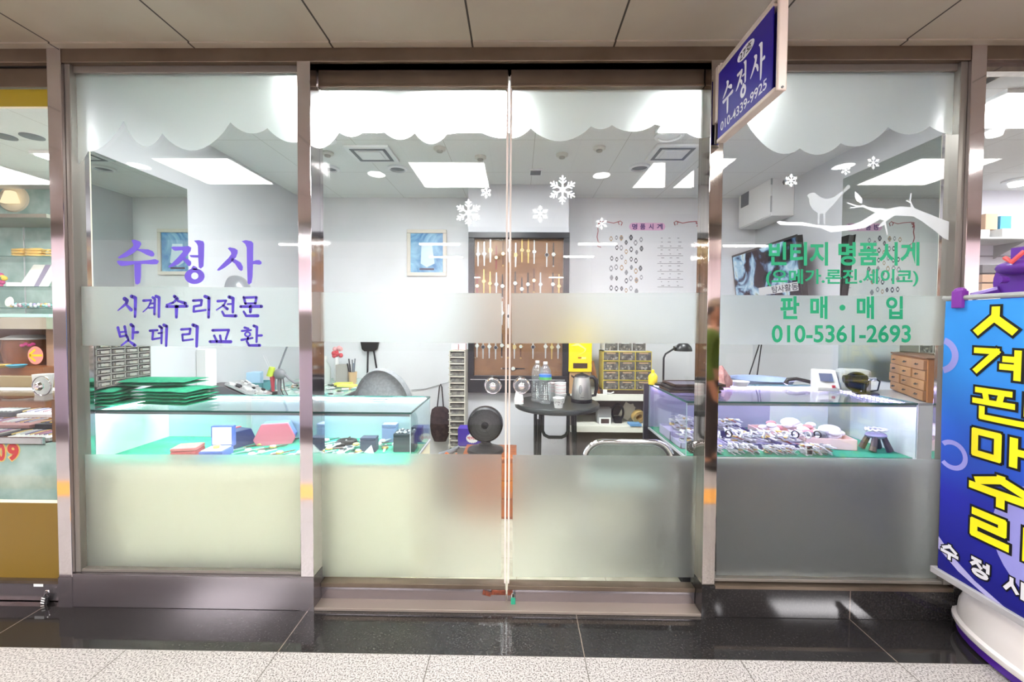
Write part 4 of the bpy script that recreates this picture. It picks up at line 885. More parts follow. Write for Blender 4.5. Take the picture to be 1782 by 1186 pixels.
for (px, py, dx, dy, dz, c, lab) in ((706, 782, .055, .045, .095, (52, 62, 70), 'large black box topped with pins at the right end of the lit showcase'), (643, 784, .04, .03, .075, (58, 66, 92), 'small navy box with a white card leaning on it in the lit showcase'), (690, 757, .04, .03, .10, (148, 164, 206), 'pale blue box at the back right of the lit showcase'), (735, 757, .03, .025, .085, (62, 72, 88), 'dark box in the back right corner of the lit showcase')):
    p = inP(px, py); t = thing('jewel_box', lab, 'box', (min(p.x, lx1 - dx - .02), min(max(p.y, LY + dy + .02), lyb - dy - .03), zf + .001), .05)
    g = G(); g.box(-dx, -dy, 0, dx, dy, dz * .8); m = PM('box_%d_%d' % (px, py), C(*c), .45); g.build('base', m, t, bevel=.003); g = G(); g.box(-dx, -dy, dz * .81, dx, dy, dz); L_ = g.build('lid', m, t, bevel=.003)
    if px == 706:
        random.seed(8); g = G(); [g.ell((random.uniform(-dx, dx) * .85, random.uniform(-dy, dy) * .85, dz + .004), .006, .006, .005, 8, 6, random.choice((0, 1))) for i in range(36)]; g.build('pins', [M_silver, M_slot], L_, smooth=True)
    if px == 643:
        g = G(); g.poly([(-.02, -dy - .001, 0), (.04, -dy - .025, 0), (.02, -dy - .004, .04)], ext=(0, -.001, 0)); g.build('card', M_white, t)
p = inP(600, 778); t = thing('bracelet_stand', 'dark open bangle stand among the watches of the lit showcase', 'stand', (p.x, p.y + .03, zf + .001))
g = G(); n = 20; g.tube([(.045 * cos(2 * pi * i / n), .03 * sin(2 * pi * i / n), .025) for i in range(n)], .011, 8, closed=True); g.build('ring', M_blackp, t, smooth=True); g = G(); g.box(-.05, -.03, 0, .05, .03, .014); g.build('base', M_blackp, t, bevel=.003)
# loose watches: one mesh each (strap, case and dial read as one at this size)
LW = {}
def loose_watch(kind, loc, rz, label, grp, tilt=0, sc=1, curl=0):
    key = (kind, curl)
    if key not in LW:
        s, c, d = KIND[kind]; g = G()
        if curl:
            n = 16; g.tube([(0, -.026 + .026 * cos(2 * pi * i / n), .030 * sin(2 * pi * i / n)) for i in range(n)], .0042, 6, closed=True); g.v = [(v[0] * 1.7, v[1], v[2]) for v in g.v]
            gs, gc, gd = watch_geo(s, c, d, .09)
        else:
            gs, gc, gd = watch_geo(s, c, d, .15); g = gs; g.m = [0 if m == 0 else 1 for m in g.m]
        b = len(g.v); g.v += gc.v; g.f += [tuple(b + i for i in f) for f in gc.f]; g.m += [1] * len(gc.f)
        b = len(g.v); g.v += gd.v; g.f += [tuple(b + i for i in f) for f in gd.f]; g.m += [2 if m == 0 else 3 for m in gd.m]
        o = g.build('wristwatch', [s, c, d, M_blackp]); LW[key] = o
    else:
        o = LW[key].copy(); COL.objects.link(o)
    o.location = loc; o.rotation_euler = (-pi / 2 + tilt, 0, rz); o.scale = (sc,) * 3
    return tag(o, label, 'watch', grp)
random.seed(21); ks = ['steel', 'black', 'brown', 'two', 'steel_dark', 'black', 'steel', 'brown']
spots = []
for r in range(4):
    for c in range(16):
        x = lx0 + .72 + c * .050 + random.uniform(-.012, .012) + r * .012; y = LY + .092 + r * .072 + random.uniform(-.012, .012)
        if x > lx1 - .135 or (abs(x - at(482, 750, Y=.5).x) < .24 and y > .30) or (r < 2 and x > lx1 - .30) or (r == 3 and x > lx1 - .20): continue
        spots.append((x, y, c % 2, random.uniform(-.9, -.55) if c < 6 else random.uniform(-1.3, .3)))
for x, y, up, rz in spots:
    kd = random.choice(ks); loose_watch(kd, (x, y, zf + .0045 + .0145 * up), rz, f'{KW[kd]} lying loose on the green cloth of the white lit showcase', 'watches on the green cloth', 0, 1.0)
for i, (px, py, kd) in enumerate(((452, 775, 'brown'), (475, 780, 'brown'), (498, 768, 'black'), (400, 786, 'steel'), (432, 786, 'steel'))):
    p = inP(px, py); loose_watch(kd, (p.x, p.y, zf + .0045), -.75, f'{KW[kd]} laid out before the jewel boxes, {ORD[i]} of that row', 'watches before the jewel boxes')

# ================================================================== SHOP: right showcase
RY = .22
zr_ = at(1400, 699.7, Y=RY).z; rx0 = at(1194.6, 697, Y=RY).x; rx1 = at(1597, 702.5, Y=RY).x; ryb = at(1129.4, 667.5, Z=zr_).y; zg = at(1400, 795, Y=RY).z
M_base2 = PM('charcoal_laminate', C(20, 21, 24), .5, spec=.15)
t, w, h = showcase('showcase', 'glass topped charcoal showcase lit violet and heaped with watches, right of the doors', rx0, rx1, RY, ryb, zg, zr_, M_base2, PM('deep_green_lining', C(40, 140, 106), .9), M_led2)
g = G(); g.box(-w, -h + e, zg, -w + e, h, zr_ - e); g.build('side_glass', M_cglass, t)
g = G(); g.box(w - e, -h + e, zg, w, h, zr_ - e); g.build('side_glass', M_cglass, t)
g = G(); g.box(-w - .03, h, 0, w, h + .02, zr_); g.build('back_panel', PM('dark_back', C(58, 56, 66), .3), t)
g = G(); g.box(w * .35, h - .008, zg, w - e, h - .004, zr_ - .01); g.build('back_door', M_white, t)
g = G(); g.box(-w + .006, h - .004, zg, w * .35, h - .0005, zr_ - .008); g.build('back_lining', PM('violet_glow_lining', C(188, 182, 214), .4), t)  # added inner panel with the violet case light put into its colour
g = G(); n = 64
for i in range(n): x = -w + .03 + (2 * w - .06) * i / (n - 1); g.box(x - .005, h - .02, zr_ - .016, x + .005, h - .012, zr_ - .009)
g.build('light_strip', M_led2, t)
g = G()
for i in range(22): y = -h + .03 + (2 * h - .05) * i / 21; g.box(w - .02, y - .005, zr_ - .016, w - .012, y + .005, zr_ - .009)
g.build('light_strip', M_led2, t)
g = G(); g.box(-w + .02, -h + .0085, zr_ - .014, w - .02, -h + .019, zr_ - .009); g.build('light_strip', M_led2, t)
# white board closing the gap to the side wall
t = thing('side_cabinet', 'narrow white cabinet between the violet lit showcase and the right side wall', 'cabinet', (rx1 + .012, RY + .01, 0)); g = G(); g.box(0, 0, 0, XR - rx1 - .02, .42, zr_ - .012); g.build('cabinet_body', M_white, t, bevel=.002); g = G(); g.box(0, -.002, zr_ - .011, XR - rx1 - .02, .42, zr_); g.build('cabinet_top', PM('grey_top', C(176, 176, 178), .3), t); g = G(); g.box(.085, -.006, 0, .115, -.001, zr_ - .014); g.build('steel_stile', M_grayp, t)
M_tray = PM('violet_glow_tray', C(198, 190, 226), .5); M_trayd = PM('violet_glow_tray_dark', C(84, 80, 130), .5)  # tray colours carry the violet of the case light
trays = []
for i, (x, y, dx, dy, m, d) in enumerate(((rx0 + .13, RY + .36, .11, .09, M_tray, 'back left'), (rx0 + .37, RY + .37, .11, .08, M_trayd, 'back middle'), (rx0 + .14, RY + .19, .12, .075, M_tray, 'middle left'), (rx0 + .40, RY + .19, .13, .075, M_trayd, 'middle'), (rx0 + .62, RY + .19, .08, .075, M_trayd, 'middle right'))):
    t = thing('watch_tray', f'shallow glow-tinted {"lilac" if m is M_tray else "violet"} tray heaped with watches, {d} of the violet lit showcase', 'tray', (x, y, zg + .001), group='watch trays'); hz = .03 + .02 * (i < 2)
    g = G(); g.box(-dx, -dy, 0, dx, dy, .004); g.box(-dx, -dy, 0, dx, -dy + .004, hz); g.box(-dx, dy - .004, 0, dx, dy, hz); g.box(-dx, -dy, 0, -dx + .004, dy, hz); g.box(dx - .004, -dy, 0, dx, dy, hz); g.build('tray_body', m, t)
    g = G(); g.box(-dx + .005, -dy + .005, .004, dx - .005, dy - .005, hz - .012); g.build('tray_pad', M_tray, t); trays.append((x, y, dx, dy, hz, d))
random.seed(31)
def watch_layers(x, y, dx, dy, z, layers, where, grp, sc):
    """watches laid side by side, layer over layer, each layer turned a little"""
    for L_ in range(layers):
        across = (L_ % 2 == 1) and dy > .06; a0 = random.uniform(-.3, .3) + (pi / 2 if across else 0); span = dy if across else dx; st = .041 * sc; n = int(2 * (span - .02) / st) + 1; m = 1 if across else max(1, int(2 * dy / (.158 * sc)))
        n2 = max(1, int(2 * dx / (.17 * sc))) if across else 1
        for i in range(n):
            for j in range(n2 if across else m):
                if random.random() < .12: continue
                u = (i - (n - 1) / 2) * st; v = (j - ((n2 if across else m) - 1) / 2) * .165 * sc
                px_, py_ = (x + v, y + u) if across else (x + u, y + v + random.uniform(-.008, .008))
                kd = random.choice(['steel', 'steel', 'steel', 'steel', 'steel_dark', 'steel', 'black', 'two', 'red'])
                loose_watch(kd, (px_, py_, z + L_ * .0142 * sc), a0 + random.uniform(-.05, .05) + pi * (random.random() < .5), f'{KW[kd]} {where}', grp, random.uniform(-.12, .12), sc)
for x, y, dx, dy, hz, d in trays:
    watch_layers(x, y, dx - .006, dy - .006, zg + hz - .006, 6 if dy > .085 else 5, f'heaped in the {d} tray of the violet lit showcase', f'watches in the {d} tray', .84)
xw = (rx1 - rx0 - .40) / 4
for q in range(4): watch_layers(rx0 + .04 + xw * (q + .5), RY + .055, xw / 2 - .004, .032, zg + .006, 5, 'lying along the front edge of the violet lit showcase', 'watches along the front edge', .52 + .1 * (q % 2))
for i in range(12):
    kd = random.choice(['steel', 'two', 'black', 'steel_dark']); loose_watch(kd, (rx0 + .07 + i * .055, RY + .04 + .014 * (i % 2), zg + .082), random.uniform(-.4, .4), f'coiled {KW[kd]} standing on the heap along the front edge of the showcase', 'coiled watches on the front heap', 0, .62, 1)
M_pinkbox = PM('peach_box', C(240, 204, 200), .5)
for i, (x, y, dx, dy, d) in enumerate(((rx0 + .70, RY + .36, .17, .07, 'farther'), (rx1 - .30, RY + .2, .12, .07, 'nearer'))):
    t = thing('peach_tray', f'peach coloured open box of bagged watches, the {d} one in the violet lit showcase', 'box', (x, y, zg + .001), -.18 * i, 'peach boxes')
    g = G(); g.box(-dx, -dy, 0, dx, dy, .006); g.box(-dx, -dy, 0, dx, -dy + .006, .055); g.box(-dx, dy - .006, 0, dx, dy, .055); g.box(-dx, -dy, 0, -dx + .006, dy, .055); g.box(dx - .006, -dy, 0, dx, dy, .055); g.build('box_body', M_pinkbox, t, bevel=.002)
    g = G(); random.seed(40 + i)
    for k in range(16): g.ell((random.uniform(-.8, .8) * dx, random.uniform(-.7, .7) * dy, .05 + random.random() * .03), .03, .022, .016, 8, 6, random.choice((0, 0, 0, 1, 2)))
    g.ell((.2 * dx, 0, .085), .055, .04, .028, 10, 8); g.build('bagged_watches', [PM('plastic_bag', C(232, 230, 240), .3), M_slot, PM('rose_bits', C(206, 140, 150), .5)], t, smooth=True)
p = at(1541, 790, Z=zg); t = thing('watch_stand', 'dark three-legged stool-like stand holding a steel bracelet in the violet lit showcase', 'stand', (p.x, RY + .12, zg + .001))
for a in range(4): g = G(); c, s = cos(pi / 4 + a * pi / 2), sin(pi / 4 + a * pi / 2); g.tube([(.03 * c, .03 * s, .075), (.062 * c, .05 * s, .006)], [.012, .016], 8); g.build('leg', PM('dark_wood_leg', C(72, 58, 62), .4), t, smooth=True)
g = G(); g.ell((0, 0, .08), .05, .04, .018, 16, 8); g.build('seat', PM('violet_pad', C(150, 146, 176), .5), t, smooth=True)
g = G(); n = 24; g.tube([(.05 * cos(2 * pi * i / n), .03 * sin(2 * pi * i / n), .108 + .004 * sin(3 * i)) for i in range(n)], .007, 7, closed=True); g.build('bracelet', M_silver, t, smooth=True)
p = at(1206, 782, Z=zg + .03); t = thing('pocket_clock', 'small round black faced clock leaning at the left corner of the violet lit showcase', 'clock', (rx0 + .05, RY + .045, zg + .032)); t.rotation_euler = (-.15, 0, 0)
g = G(); g.lathe([(0, -.006), (.03, -.006), (.031, .004), (.027, .007), (0, .007)], n=28, axis='y'); g.build('case', M_blackp, t, smooth=True)
g = G(); [g.box(-.001 + .021 * sin(k * pi / 6), -.0085, .021 * cos(k * pi / 6) - .001, .001 + .021 * sin(k * pi / 6), -.0072, .021 * cos(k * pi / 6) + .001) for k in range(12)]; g.box(-.0008, -.0085, 0, .0008, -.0072, .016); g.box(0, -.0085, -.0008, .011, -.0072, .0008); g.build('hands', M_white, t)
p = at(1392, 785, Z=zg); t = thing('lighter', 'small black and silver lighter standing at the front of the violet lit showcase', 'lighter', (p.x, RY + .03, zg + .001))
g = G(); g.box(-.016, -.008, 0, .016, .008, .05); g.build('body', M_silver, t, bevel=.002); g = G(); g.box(-.012, -.0095, .006, .012, -.0082, .026); g.box(-.012, -.0095, .032, .012, -.0082, .046); g.build('panel', M_blackp, t)
# ================================================================== SHOP: round table and what stands on it
tz = .70; tc = at(969, 700, Z=tz); TX, TY = tc.x, tc.y; tr = .30
t = thing('bistro_table', 'round black-rimmed glass bistro table with folding tube legs', 'table', (TX, TY, 0))
g = G(); g.lathe([(0, tz - .008), (tr - .004, tz - .008), (tr - .004, tz), (0, tz)], n=48); g.build('glass_top', PM('smoked_glass_top', C(150, 160, 158), .05, .35), t, smooth=True)
M_tbl = PM('dark_green_metal', C(54, 58, 56), .35, .3)
g = G(); g.lathe([(tr - .004, tz + .002), (tr + .006, tz + .004), (tr + .012, tz - .004), (tr + .012, tz - .028), (tr + .004, tz - .034), (tr - .012, tz - .030), (tr - .012, tz - .010)], n=48); g.build('rim', M_tbl, t, smooth=True)
for i, (x0, x1) in enumerate(((-.165, -.16), (.10, .13))):
    g = G(); g.tube([(x0, -.13, tz - .03), (x1, -.15, 0)], .013, 10); g.tube([(x0 + .05, .12, tz - .03), (x1 + .04, .17, 0)], .013, 10); g.build('leg', M_tbl, t, smooth=True)
g = G(); g.tube([(-.115, -.17, tz - .03), (-.115, -.17, tz - .17), (-.10, -.17, tz - .20), (-.07, -.17, tz - .215), (.02, -.17, tz - .215), (.05, -.17, tz - .20), (.065, -.17, tz - .17), (.065, -.17, tz - .03)], .012, 10); g.build('folding_bracket', M_tbl, t, smooth=True)
g = G(); g.tube([(-.145, -.16, tz - .09), (-.15, -.17, .25)], .011, 8); g.build('strut', M_tbl, t); g = G(); g.tube([(-.045, -.17, tz - .22), (-.055, -.17, tz - .25), (-.035, -.17, tz - .265), (-.015, -.17, tz - .25), (-.025, -.17, tz - .22)], .0022, 6); g.build('wire_clip', M_silver, t)
def bottle(px, y, lab, label, blue):
    x = at(px, 660, Y=y).x; t = thing('water_bottle', label, 'bottle', (x, y, tz + .004), group='water bottles')
    H = .305; pr = [(0, 0), (.036, 0), (.044, .008)]
    for i in range(9): z = .02 + i * .016; pr += [(.045, z), (.042, z + .008)]
    pr += [(.045, .175), (.045, .215), (.038, .25), (.022, .275), (.0135, .285), (.0135, .292)]
    g = G(); g.lathe(pr, n=24); g.build('body', M_pet, t, smooth=True)
    g = G(); g.cyl((0, 0, .288), (0, 0, .306), .0155, n=18); g.build('cap', M_white, t)
    if lab:
        g = G(); g.lathe([(.0462, .178), (.0462, .196)], n=24); g.lathe([(.0462, .196), (.0462, .214)], n=24, mi=1); g.build('label_band', [PM('label_green', C(96, 176, 92), .4), PM('label_blue', C(60, 120, 200), .4)], t, smooth=True)
bottle(935, TY + .02, 0, 'clear empty water bottle without a label on the round table', 0)
bottle(949, TY - .06, 1, 'clear water bottle with a blue and green label on the round table', 1)
def cup_stack(px, y, n, up, label, h=.07, r0=.026, r1=.035, tilt=0, pitch=.014):
    x = at(px, 690, Y=y).x; t = thing('cup_stack' if n > 1 else 'paper_cup', label, 'cup' if n == 1 else 'cups', (x, y, tz + .001), group='paper cups')
    for i in range(n):
        g = G(); z = i * pitch
        pr = [(0, .004), (r0 - .002, .004), (r1 - .002, h), (r1, h), (r1 + .002, h - .002), (r1, h - .005), (r0, 0), (0, 0)]
        pr = [(a, b + z) if up else (a, h - b + z) for a, b in pr]; g.lathe(pr, n=20); g.build('cup', M_paper if i % 2 == 0 else PM('printed_cup', C(236, 218, 218), .6), t, smooth=True)
    if n == 1:
        g = G(); random.seed(6)
        for k in range(9): a = random.uniform(3.4, 6.0); z = random.uniform(.015, .05); r = r0 + (r1 - r0) * z / h + .0008; g.box(r * cos(a) - .004, r * sin(a) - .0006, z, r * cos(a) + .004, r * sin(a) + .0006, z + .006)
        g.build('print', PM('grey_print', C(150, 146, 150), .6), t)
cup_stack(975, TY - .02, 7, 1, 'tall stack of white paper cups between the water bottles and the kettle', .075, .03, .042, pitch=.013)
cup_stack(963, TY + .06, 6, 1, 'second stack of white paper cups behind the labelled water bottle', .075, .03, .042, pitch=.013)
cup_stack(972, TY - .20, 1, 1, 'single printed paper cup at the front of the round table', .072, .028, .038)
cup_stack(903, TY - .06, 3, 0, 'short stack of upturned cups at the left edge of the round table', .055, .024, .034)
kx = at(1012, 690, Y=TY + .02).x
t = thing('kettle', 'brushed steel electric kettle with black handle on the round table', 'kettle', (kx, TY + .02, tz + .004))
g = G(); g.lathe([(0, 0), (.078, 0), (.08, .008), (.078, .022), (.074, .024), (0, .024)], n=32); g.build('base', M_blackp, t, smooth=True)
g = G(); g.lathe([(.074, .025), (.077, .03), (.068, .12), (.058, .185), (.052, .19), (0, .19)], n=36); g.build('body', noise_mat('kettle_steel', C(214, 212, 208), C(200, 198, 194), 60, .3, .4, .6, 2, .75, stretch=(1, 1, .05)), t, smooth=True)
g = G(); g.lathe([(.056, .188), (.05, .2), (.03, .21), (.012, .214), (.012, .22), (0, .221)], n=28); g.poly([(-.05, -.012, .17), (-.078, 0, .188), (-.05, .012, .17)], ext=(0, 0, .015)); g.build('lid', M_blackp, t, smooth=True)
g = G(); g.tube([(.05, 0, .185), (.085, 0, .188), (.108, 0, .165), (.112, 0, .10), (.10, 0, .05), (.07, 0, .045)], [.012, .015, .015, .013, .012, .01], 10); g.build('handle', M_blackp, t, smooth=True)
g = G(); k = Matrix.Rotation(radians(-8), 3, 'X'); g.poly([(-.018 + (.012 * cos(a * pi / 12)), -.071 + .0 * a, .10 + .034 * sin(a * pi / 12)) for a in range(24)], ext=(0, .012, 0)); w_ = g.build('gauge_window', PM('gauge_grey', C(128, 130, 130), .2), t)
g = G(); [g.box(-.021, -.0725, .078 + i * .011, -.014, -.0712, .080 + i * .011) for i in range(5)]; g.build('marks', M_white, w_)
g = G(); [g.box(-.018 + i * .007, -.0772, .042, -.014 + i * .007, -.074, .046) for i in range(4)]; g.build('badge', M_blackp, t)

# fan on a wooden box, snack drink carton and tools beside it
fy = 1.02; fc = at(845, 736, Y=fy); sz = at(845, 786, Y=fy).z - .0
t = thing('wooden_crate', 'orange brown wooden drawer box under the black fan', 'box', (at(868, 800, Y=fy).x - .06, fy + .02, 0))
g = G(); g.box(-.17, -.13, 0, .17, .15, sz - .02); g.build('body', wood('orange_wood', C(172, 96, 46), C(140, 72, 34)), t, bevel=.004)
for i in range(3): z = .02 + i * (sz - .05) / 3; g = G(); g.box(-.16, -.138, z, .16, -.128, z + (sz - .05) / 3 - .008); d = g.build('drawer', wood('orange_wood2', C(186, 106, 52), C(158, 84, 40)), t, bevel=.002); g = G(); g.cyl((0, -.15, z + .05), (0, -.136, z + .05), .01, n=12); g.build('knob', M_blackp, d)
g = G(); g.box(-.18, -.14, sz - .02, .18, .16, sz); g.build('top', wood('orange_wood', C(172, 96, 46), C(140, 72, 34)), t, bevel=.004)
fx = fc.x; R = .118
t = thing('desk_fan', 'black round air circulator fan on the wooden box', 'fan', (fx, fy, sz))
ch = fc.z - sz
g = G(); g.lathe([(0, 0), (.118, 0), (.125, .008), (.12, .025), (.08, .04), (.05, .048), (.04, .06), (0, .06)], n=36); g.build('base', M_blackp, t, smooth=True)
g = G(); g.tube([(0, .03, .05), (0, .05, .09), (0, .06, ch - .05)], [.035, .03, .03], 12); g.build('neck', M_blackp, t, smooth=True)
g = G(); g.lathe([(R * .84, .052), (R * .9, .056), (R, .046), (R * 1.02, .0), (R * .9, -.06), (R * .6, -.10), (0, -.11)], (0, 0, ch), 40, axis='y'); g.build('housing', M_blackp, t, smooth=True)
g = G(); n = 56
for i in range(n):
    a = 2 * pi * i / n; b = a + .55; c_ = a + .85
    g.tube([(R * .2 * cos(a), -.064, ch + R * .2 * sin(a)), (R * .55 * cos(a + .3), -.066, ch + R * .55 * sin(a + .3)), (R * .88 * cos(b), -.054, ch + R * .88 * sin(b))], .0017, 4)
for r in (.34, .52, .7): g.tube([(R * r * cos(2 * pi * i / 40), -.0665, ch + R * r * sin(2 * pi * i / 40)) for i in range(40)], .0013, 4, closed=True)
g.build('grille', PM('grille_glint', C(120, 120, 122), .25, .5), t, smooth=True)  # black wires coloured grey to carry their glints
g = G(); g.lathe([(0, .072), (R * .2, .070), (R * .22, .062)], (0, 0, ch), 24, axis='y'); g.build('hub_badge', M_blackp, t, smooth=True)
g = G()
for k in range(5):
    a = 2 * pi * k / 5; A = lambda r, q, y: (R * r * cos(a + q), y, ch + R * r * sin(a + q)); g.add([A(.15, -.2, -.02), A(.15, .3, -.03), A(.8, .15, -.045), A(.82, .75, -.005), A(.5, .7, -.01)], [(0, 1, 2, 3, 4)])
g.build('blade', PM('blade_black', C(40, 40, 42), .25), t)
x0 = at(797, 760, Y=1.3).x; x1 = at(834, 760, Y=1.3).x; zc = at(815, 775, Y=1.3).z; hz = at(815, 745, Y=1.3).z - zc
o = G().box(-.10, -.10, 0, .10, .14, zc - .002).build('storage_crate', PM('grey_crate', C(120, 116, 112), .6), loc=((x0 + x1) / 2 + .02, 1.36, 0), bevel=.004); tag(o, 'grey storage crate under the purple carton', 'crate')
t = thing('drink_carton', 'purple tonic drink carton with a white starburst and red lettering behind the fan', 'carton', ((x0 + x1) / 2 + .02, 1.34, zc)); w = (x1 - x0) / 2 + .02
g = G(); g.box(-w, -.05, 0, w, .07, hz); g.build('body', PM('purple_carton', C(74, 52, 158), .5), t, bevel=.002)
g = G(); n = 40; sx = .01; g.poly([(sx + (.05 if i % 2 else .043) * cos(2 * pi * i / n), -.0508, hz * .45 + (.038 if i % 2 else .032) * sin(2 * pi * i / n)) for i in range(n)]); g.build('starburst', M_white, t)
g = G(); put_text(g, '박카스', (sx - .038, -.0514, hz * .36), (.076, 0, 0), (0, 0, .026), .03); g.build('lettering', PM('red_ink', C(206, 40, 60), .5), t)
p = at(787, 778, Y=1.25)
o = G(); o.box(-.06, -.05, 0, .06, .05, at(787, 790, Y=1.25).z - .0); o = o.build('parts_crate', PM('brown_crate', C(110, 86, 66), .6), loc=(p.x - .02, 1.13, 0), bevel=.004); tag(o, 'low brown crate between the left showcase and the fan box', 'crate'); zz = at(787, 790, Y=1.25).z
t = thing('orange_clamp', 'small orange plastic clamp lying on the low brown crate', 'tool', (p.x, 1.12, zz))
g = G(); g.tube([(-.06, 0, .01), (-.02, 0, .05), (.02, 0, .02), (.05, 0, .045), (.06, 0, .008)], .009, 8); g.build('body', PM('orange_plastic', C(216, 108, 52), .4), t, smooth=True)
t = thing('hand_drill', 'dark grey tool lying on the low brown crate behind the orange clamp', 'tool', (p.x - .03, 1.16, zz))
g = G(); g.tube([(-.05, 0, .02), (.03, .01, .04), (.09, .02, .08)], [.02, .022, .012], 10); g.cyl((-.06, 0, .02), (-.1, -.01, .018), .008); g.build('body', M_slot, t, smooth=True)

# chrome folding chair before the table
cy = .30; ctop = at(1100, 768, Y=cy).z; cxa = at(1016, 800, Y=cy).x; cxb = at(1171, 800, Y=cy).x; ccx, chw = (cxa + cxb) / 2, (cxb - cxa) / 2
t = thing('folding_chair', 'chrome tube folding chair with grey green backrest facing the round table', 'chair', (ccx, cy, 0))
bz0 = ctop - .16
g = G(); pts = [(-chw, 0, .0), (-chw, 0, ctop - .10)] + [(-chw + .09 * (1 - cos(a * pi / 12)), 0, ctop - .10 + .10 * sin(a * pi / 12)) for a in range(1, 7)]
pts += [(-x, y, z) for x, y, z in reversed(pts)]; g.tube(pts, .0125, 12); g.build('back_frame', M_chrome, t, smooth=True)
g = G(); q = [(-chw + .02, .006, bz0)] + [(-chw + .02 + .085 * (1 - cos(a * pi / 12)), .006, ctop - .105 + .085 * sin(a * pi / 12)) for a in range(0, 7)]; q += [(-x, y, z) for x, y, z in reversed(q)]; g.poly(q, ext=(0, .014, 0)); g.build('backrest', noise_mat('grey_green_vinyl', C(112, 126, 118), C(98, 112, 104), 14, .5), t, bevel=.004)
g = G(); g.box(-chw + .03, .02, .42, chw - .03, .40, .455); g.build('seat', PM('seat_vinyl', C(110, 124, 118), .5), t, bevel=.012)
for s in (-1, 1): g = G(); g.tube([(s * (chw - .02), .02, .5), (s * (chw - .02), .38, .01)], .011, 10); g.build('leg', M_chrome, t, smooth=True)
g = G(); g.tube([(-chw + .02, .375, .02), (chw - .02, .375, .02)], .009, 8); g.build('stretcher', M_chrome, t)

# ================================================================== SHOP: shelf, drawer cabinets, coffee carton
shy0, shy1 = 1.76, 2.22; s0 = at(1062, 686, Y=shy0).z; s1 = at(1062, 741, Y=shy0).z; sx0, sx1 = px1 + .02, 1.30
t = thing('shelf_unit', 'low white shelf unit right of the pilaster', 'shelf', ((sx0 + sx1) / 2, 2.0, 0)); w = (sx1 - sx0) / 2
for z in (s0, s1): g = G(); g.box(-w, shy0 - 2.0, z - .055, w, .22, z); g.build('shelf_board', PM('cream_board', C(228, 228, 216), .5), t, bevel=.003)
for x in (-w, w - .02): g = G(); g.box(x, shy0 - 1.98, 0, x + .02, .22, s0 - .055); g.build('upright', PM('dark_upright', C(120, 112, 106), .5), t)
g = G(); g.box(-w + .02, .2, .0, w - .02, .215, s0 - .055); g.build('back', PM('taupe_board', C(140, 132, 124), .7), t)  # back board in a plain grey brown
def drawers(name, label, cx, y, z, w, h, d, nx, ny, frame, dm, labm, tag_group=None):
    t = thing(name, label, 'drawer cabinet', (cx, y, z)); b = .007
    g = G(); g.box(-w, 0, 0, w, d, b); g.box(-w, 0, h - b, w, d, h); g.box(-w, 0, 0, -w + b, d, h); g.box(w - b, 0, 0, w, d, h); g.box(-w, d - .005, 0, w, d, h)
    for i in range(1, nx): x = -w + 2 * w * i / nx; g.box(x - .003, 0, 0, x + .003, d, h)
    for j in range(1, ny): q = h * j / ny; g.box(-w, 0, q - .003, w, d, q + .003)
    g.build('case', frame, t); random.seed(int(abs(cx) * 100))
    for i in range(nx):
        for j in range(ny):
            x0 = -w + 2 * w * i / nx + .006; x1 = -w + 2 * w * (i + 1) / nx - .006; q0 = h * j / ny + .006; q1 = h * (j + 1) / ny - .008
            g = G(); g.box(x0, -.002, q0, x1, d * .8, q1); dr = g.build('drawer', dm, t)
            g = G(); g.box(x0 + (x1 - x0) * .2, -.006, q1 - .014, x1 - (x1 - x0) * .2, -.0025, q1 - .004); g.build('label_holder', labm, dr)
            g = G(); [g.box(*(lambda a, c, r: (a - r, -.003, c - r, a + r, -.0022, c + r))(random.uniform(x0 + .01, x1 - .01), random.uniform(q0 + .006, (q0 + q1) / 2), random.uniform(.003, .008)), random.choice((0, 0, 1))) for _ in range(7)]
            o = g.build('contents', [PM('grey_bits', C(160, 158, 152), .4), PM('dull_bits', C(176, 162, 144), .5)], dr); o['kind'] = 'stuff'
    return t
cx = (at(1049, 645, Y=shy0 + .03).x + at(1134, 645, Y=shy0 + .03).x) / 2; cw = (at(1134, 645, Y=shy0 + .03).x - at(1049, 645, Y=shy0 + .03).x) / 2
zc0 = s0 + .035; o = G().box(-cw - .03, 0, 0, cw + .03, .2, .034).build('base_board', PM('dark_board', C(62, 50, 44), .5), loc=(cx, shy0 + .03, s0)); tag(o, 'dark flat board under the yellow framed drawer cabinet', 'board')
hh = at(1092, 611, Y=shy0 + .03).z - zc0
M_smoke = noise_mat('smoke_drawer', C(124, 120, 112), C(82, 80, 76), 30, .2)
drawers('parts_cabinet', 'parts cabinet with yellow frame and twelve smoky drawers on the white shelf', cx, shy0 + .03, zc0, cw, hh, .18, 3, 4, PM('yellow_frame', C(222, 200, 84), .45), M_smoke, PM('tan_label', C(196, 160, 124), .6))
drawers('parts_cabinet', 'white parts cabinet with smoky drawers on top of the yellow framed one', cx - .02, shy0 + .03, zc0 + hh + .001, cw * .86, hh * .52, .18, 3, 2, PM('white_frame', C(226, 224, 220), .45), M_smoke, M_white)
t = drawers('parts_cabinet', 'grey wall rack of many tiny drawers on the left side wall above the green cloths', XL + .05, .33, .962, .155, .255, .045, 4, 8, PM('grey_rack', C(150, 148, 142), .5), noise_mat('grey_rack_drawer', C(118, 116, 112), C(92, 90, 88), 30, .3), PM('pale_label', C(168, 165, 158), .6)); t.rotation_euler = (0, 0, pi / 2)
x0, x1, z0, z1 = rect(989, 560, 1029, 651, 1.60)
o = G().box(-.09, -.06, 0, .09, .08, z0 - s0).build('cardboard_box', PM('cardboard', C(176, 140, 100), .8), loc=((x0 + x1) / 2 + .03, shy0 + .08, s0), bevel=.003); tag(o, 'brown cardboard box behind the kettle under the yellow carton', 'box')
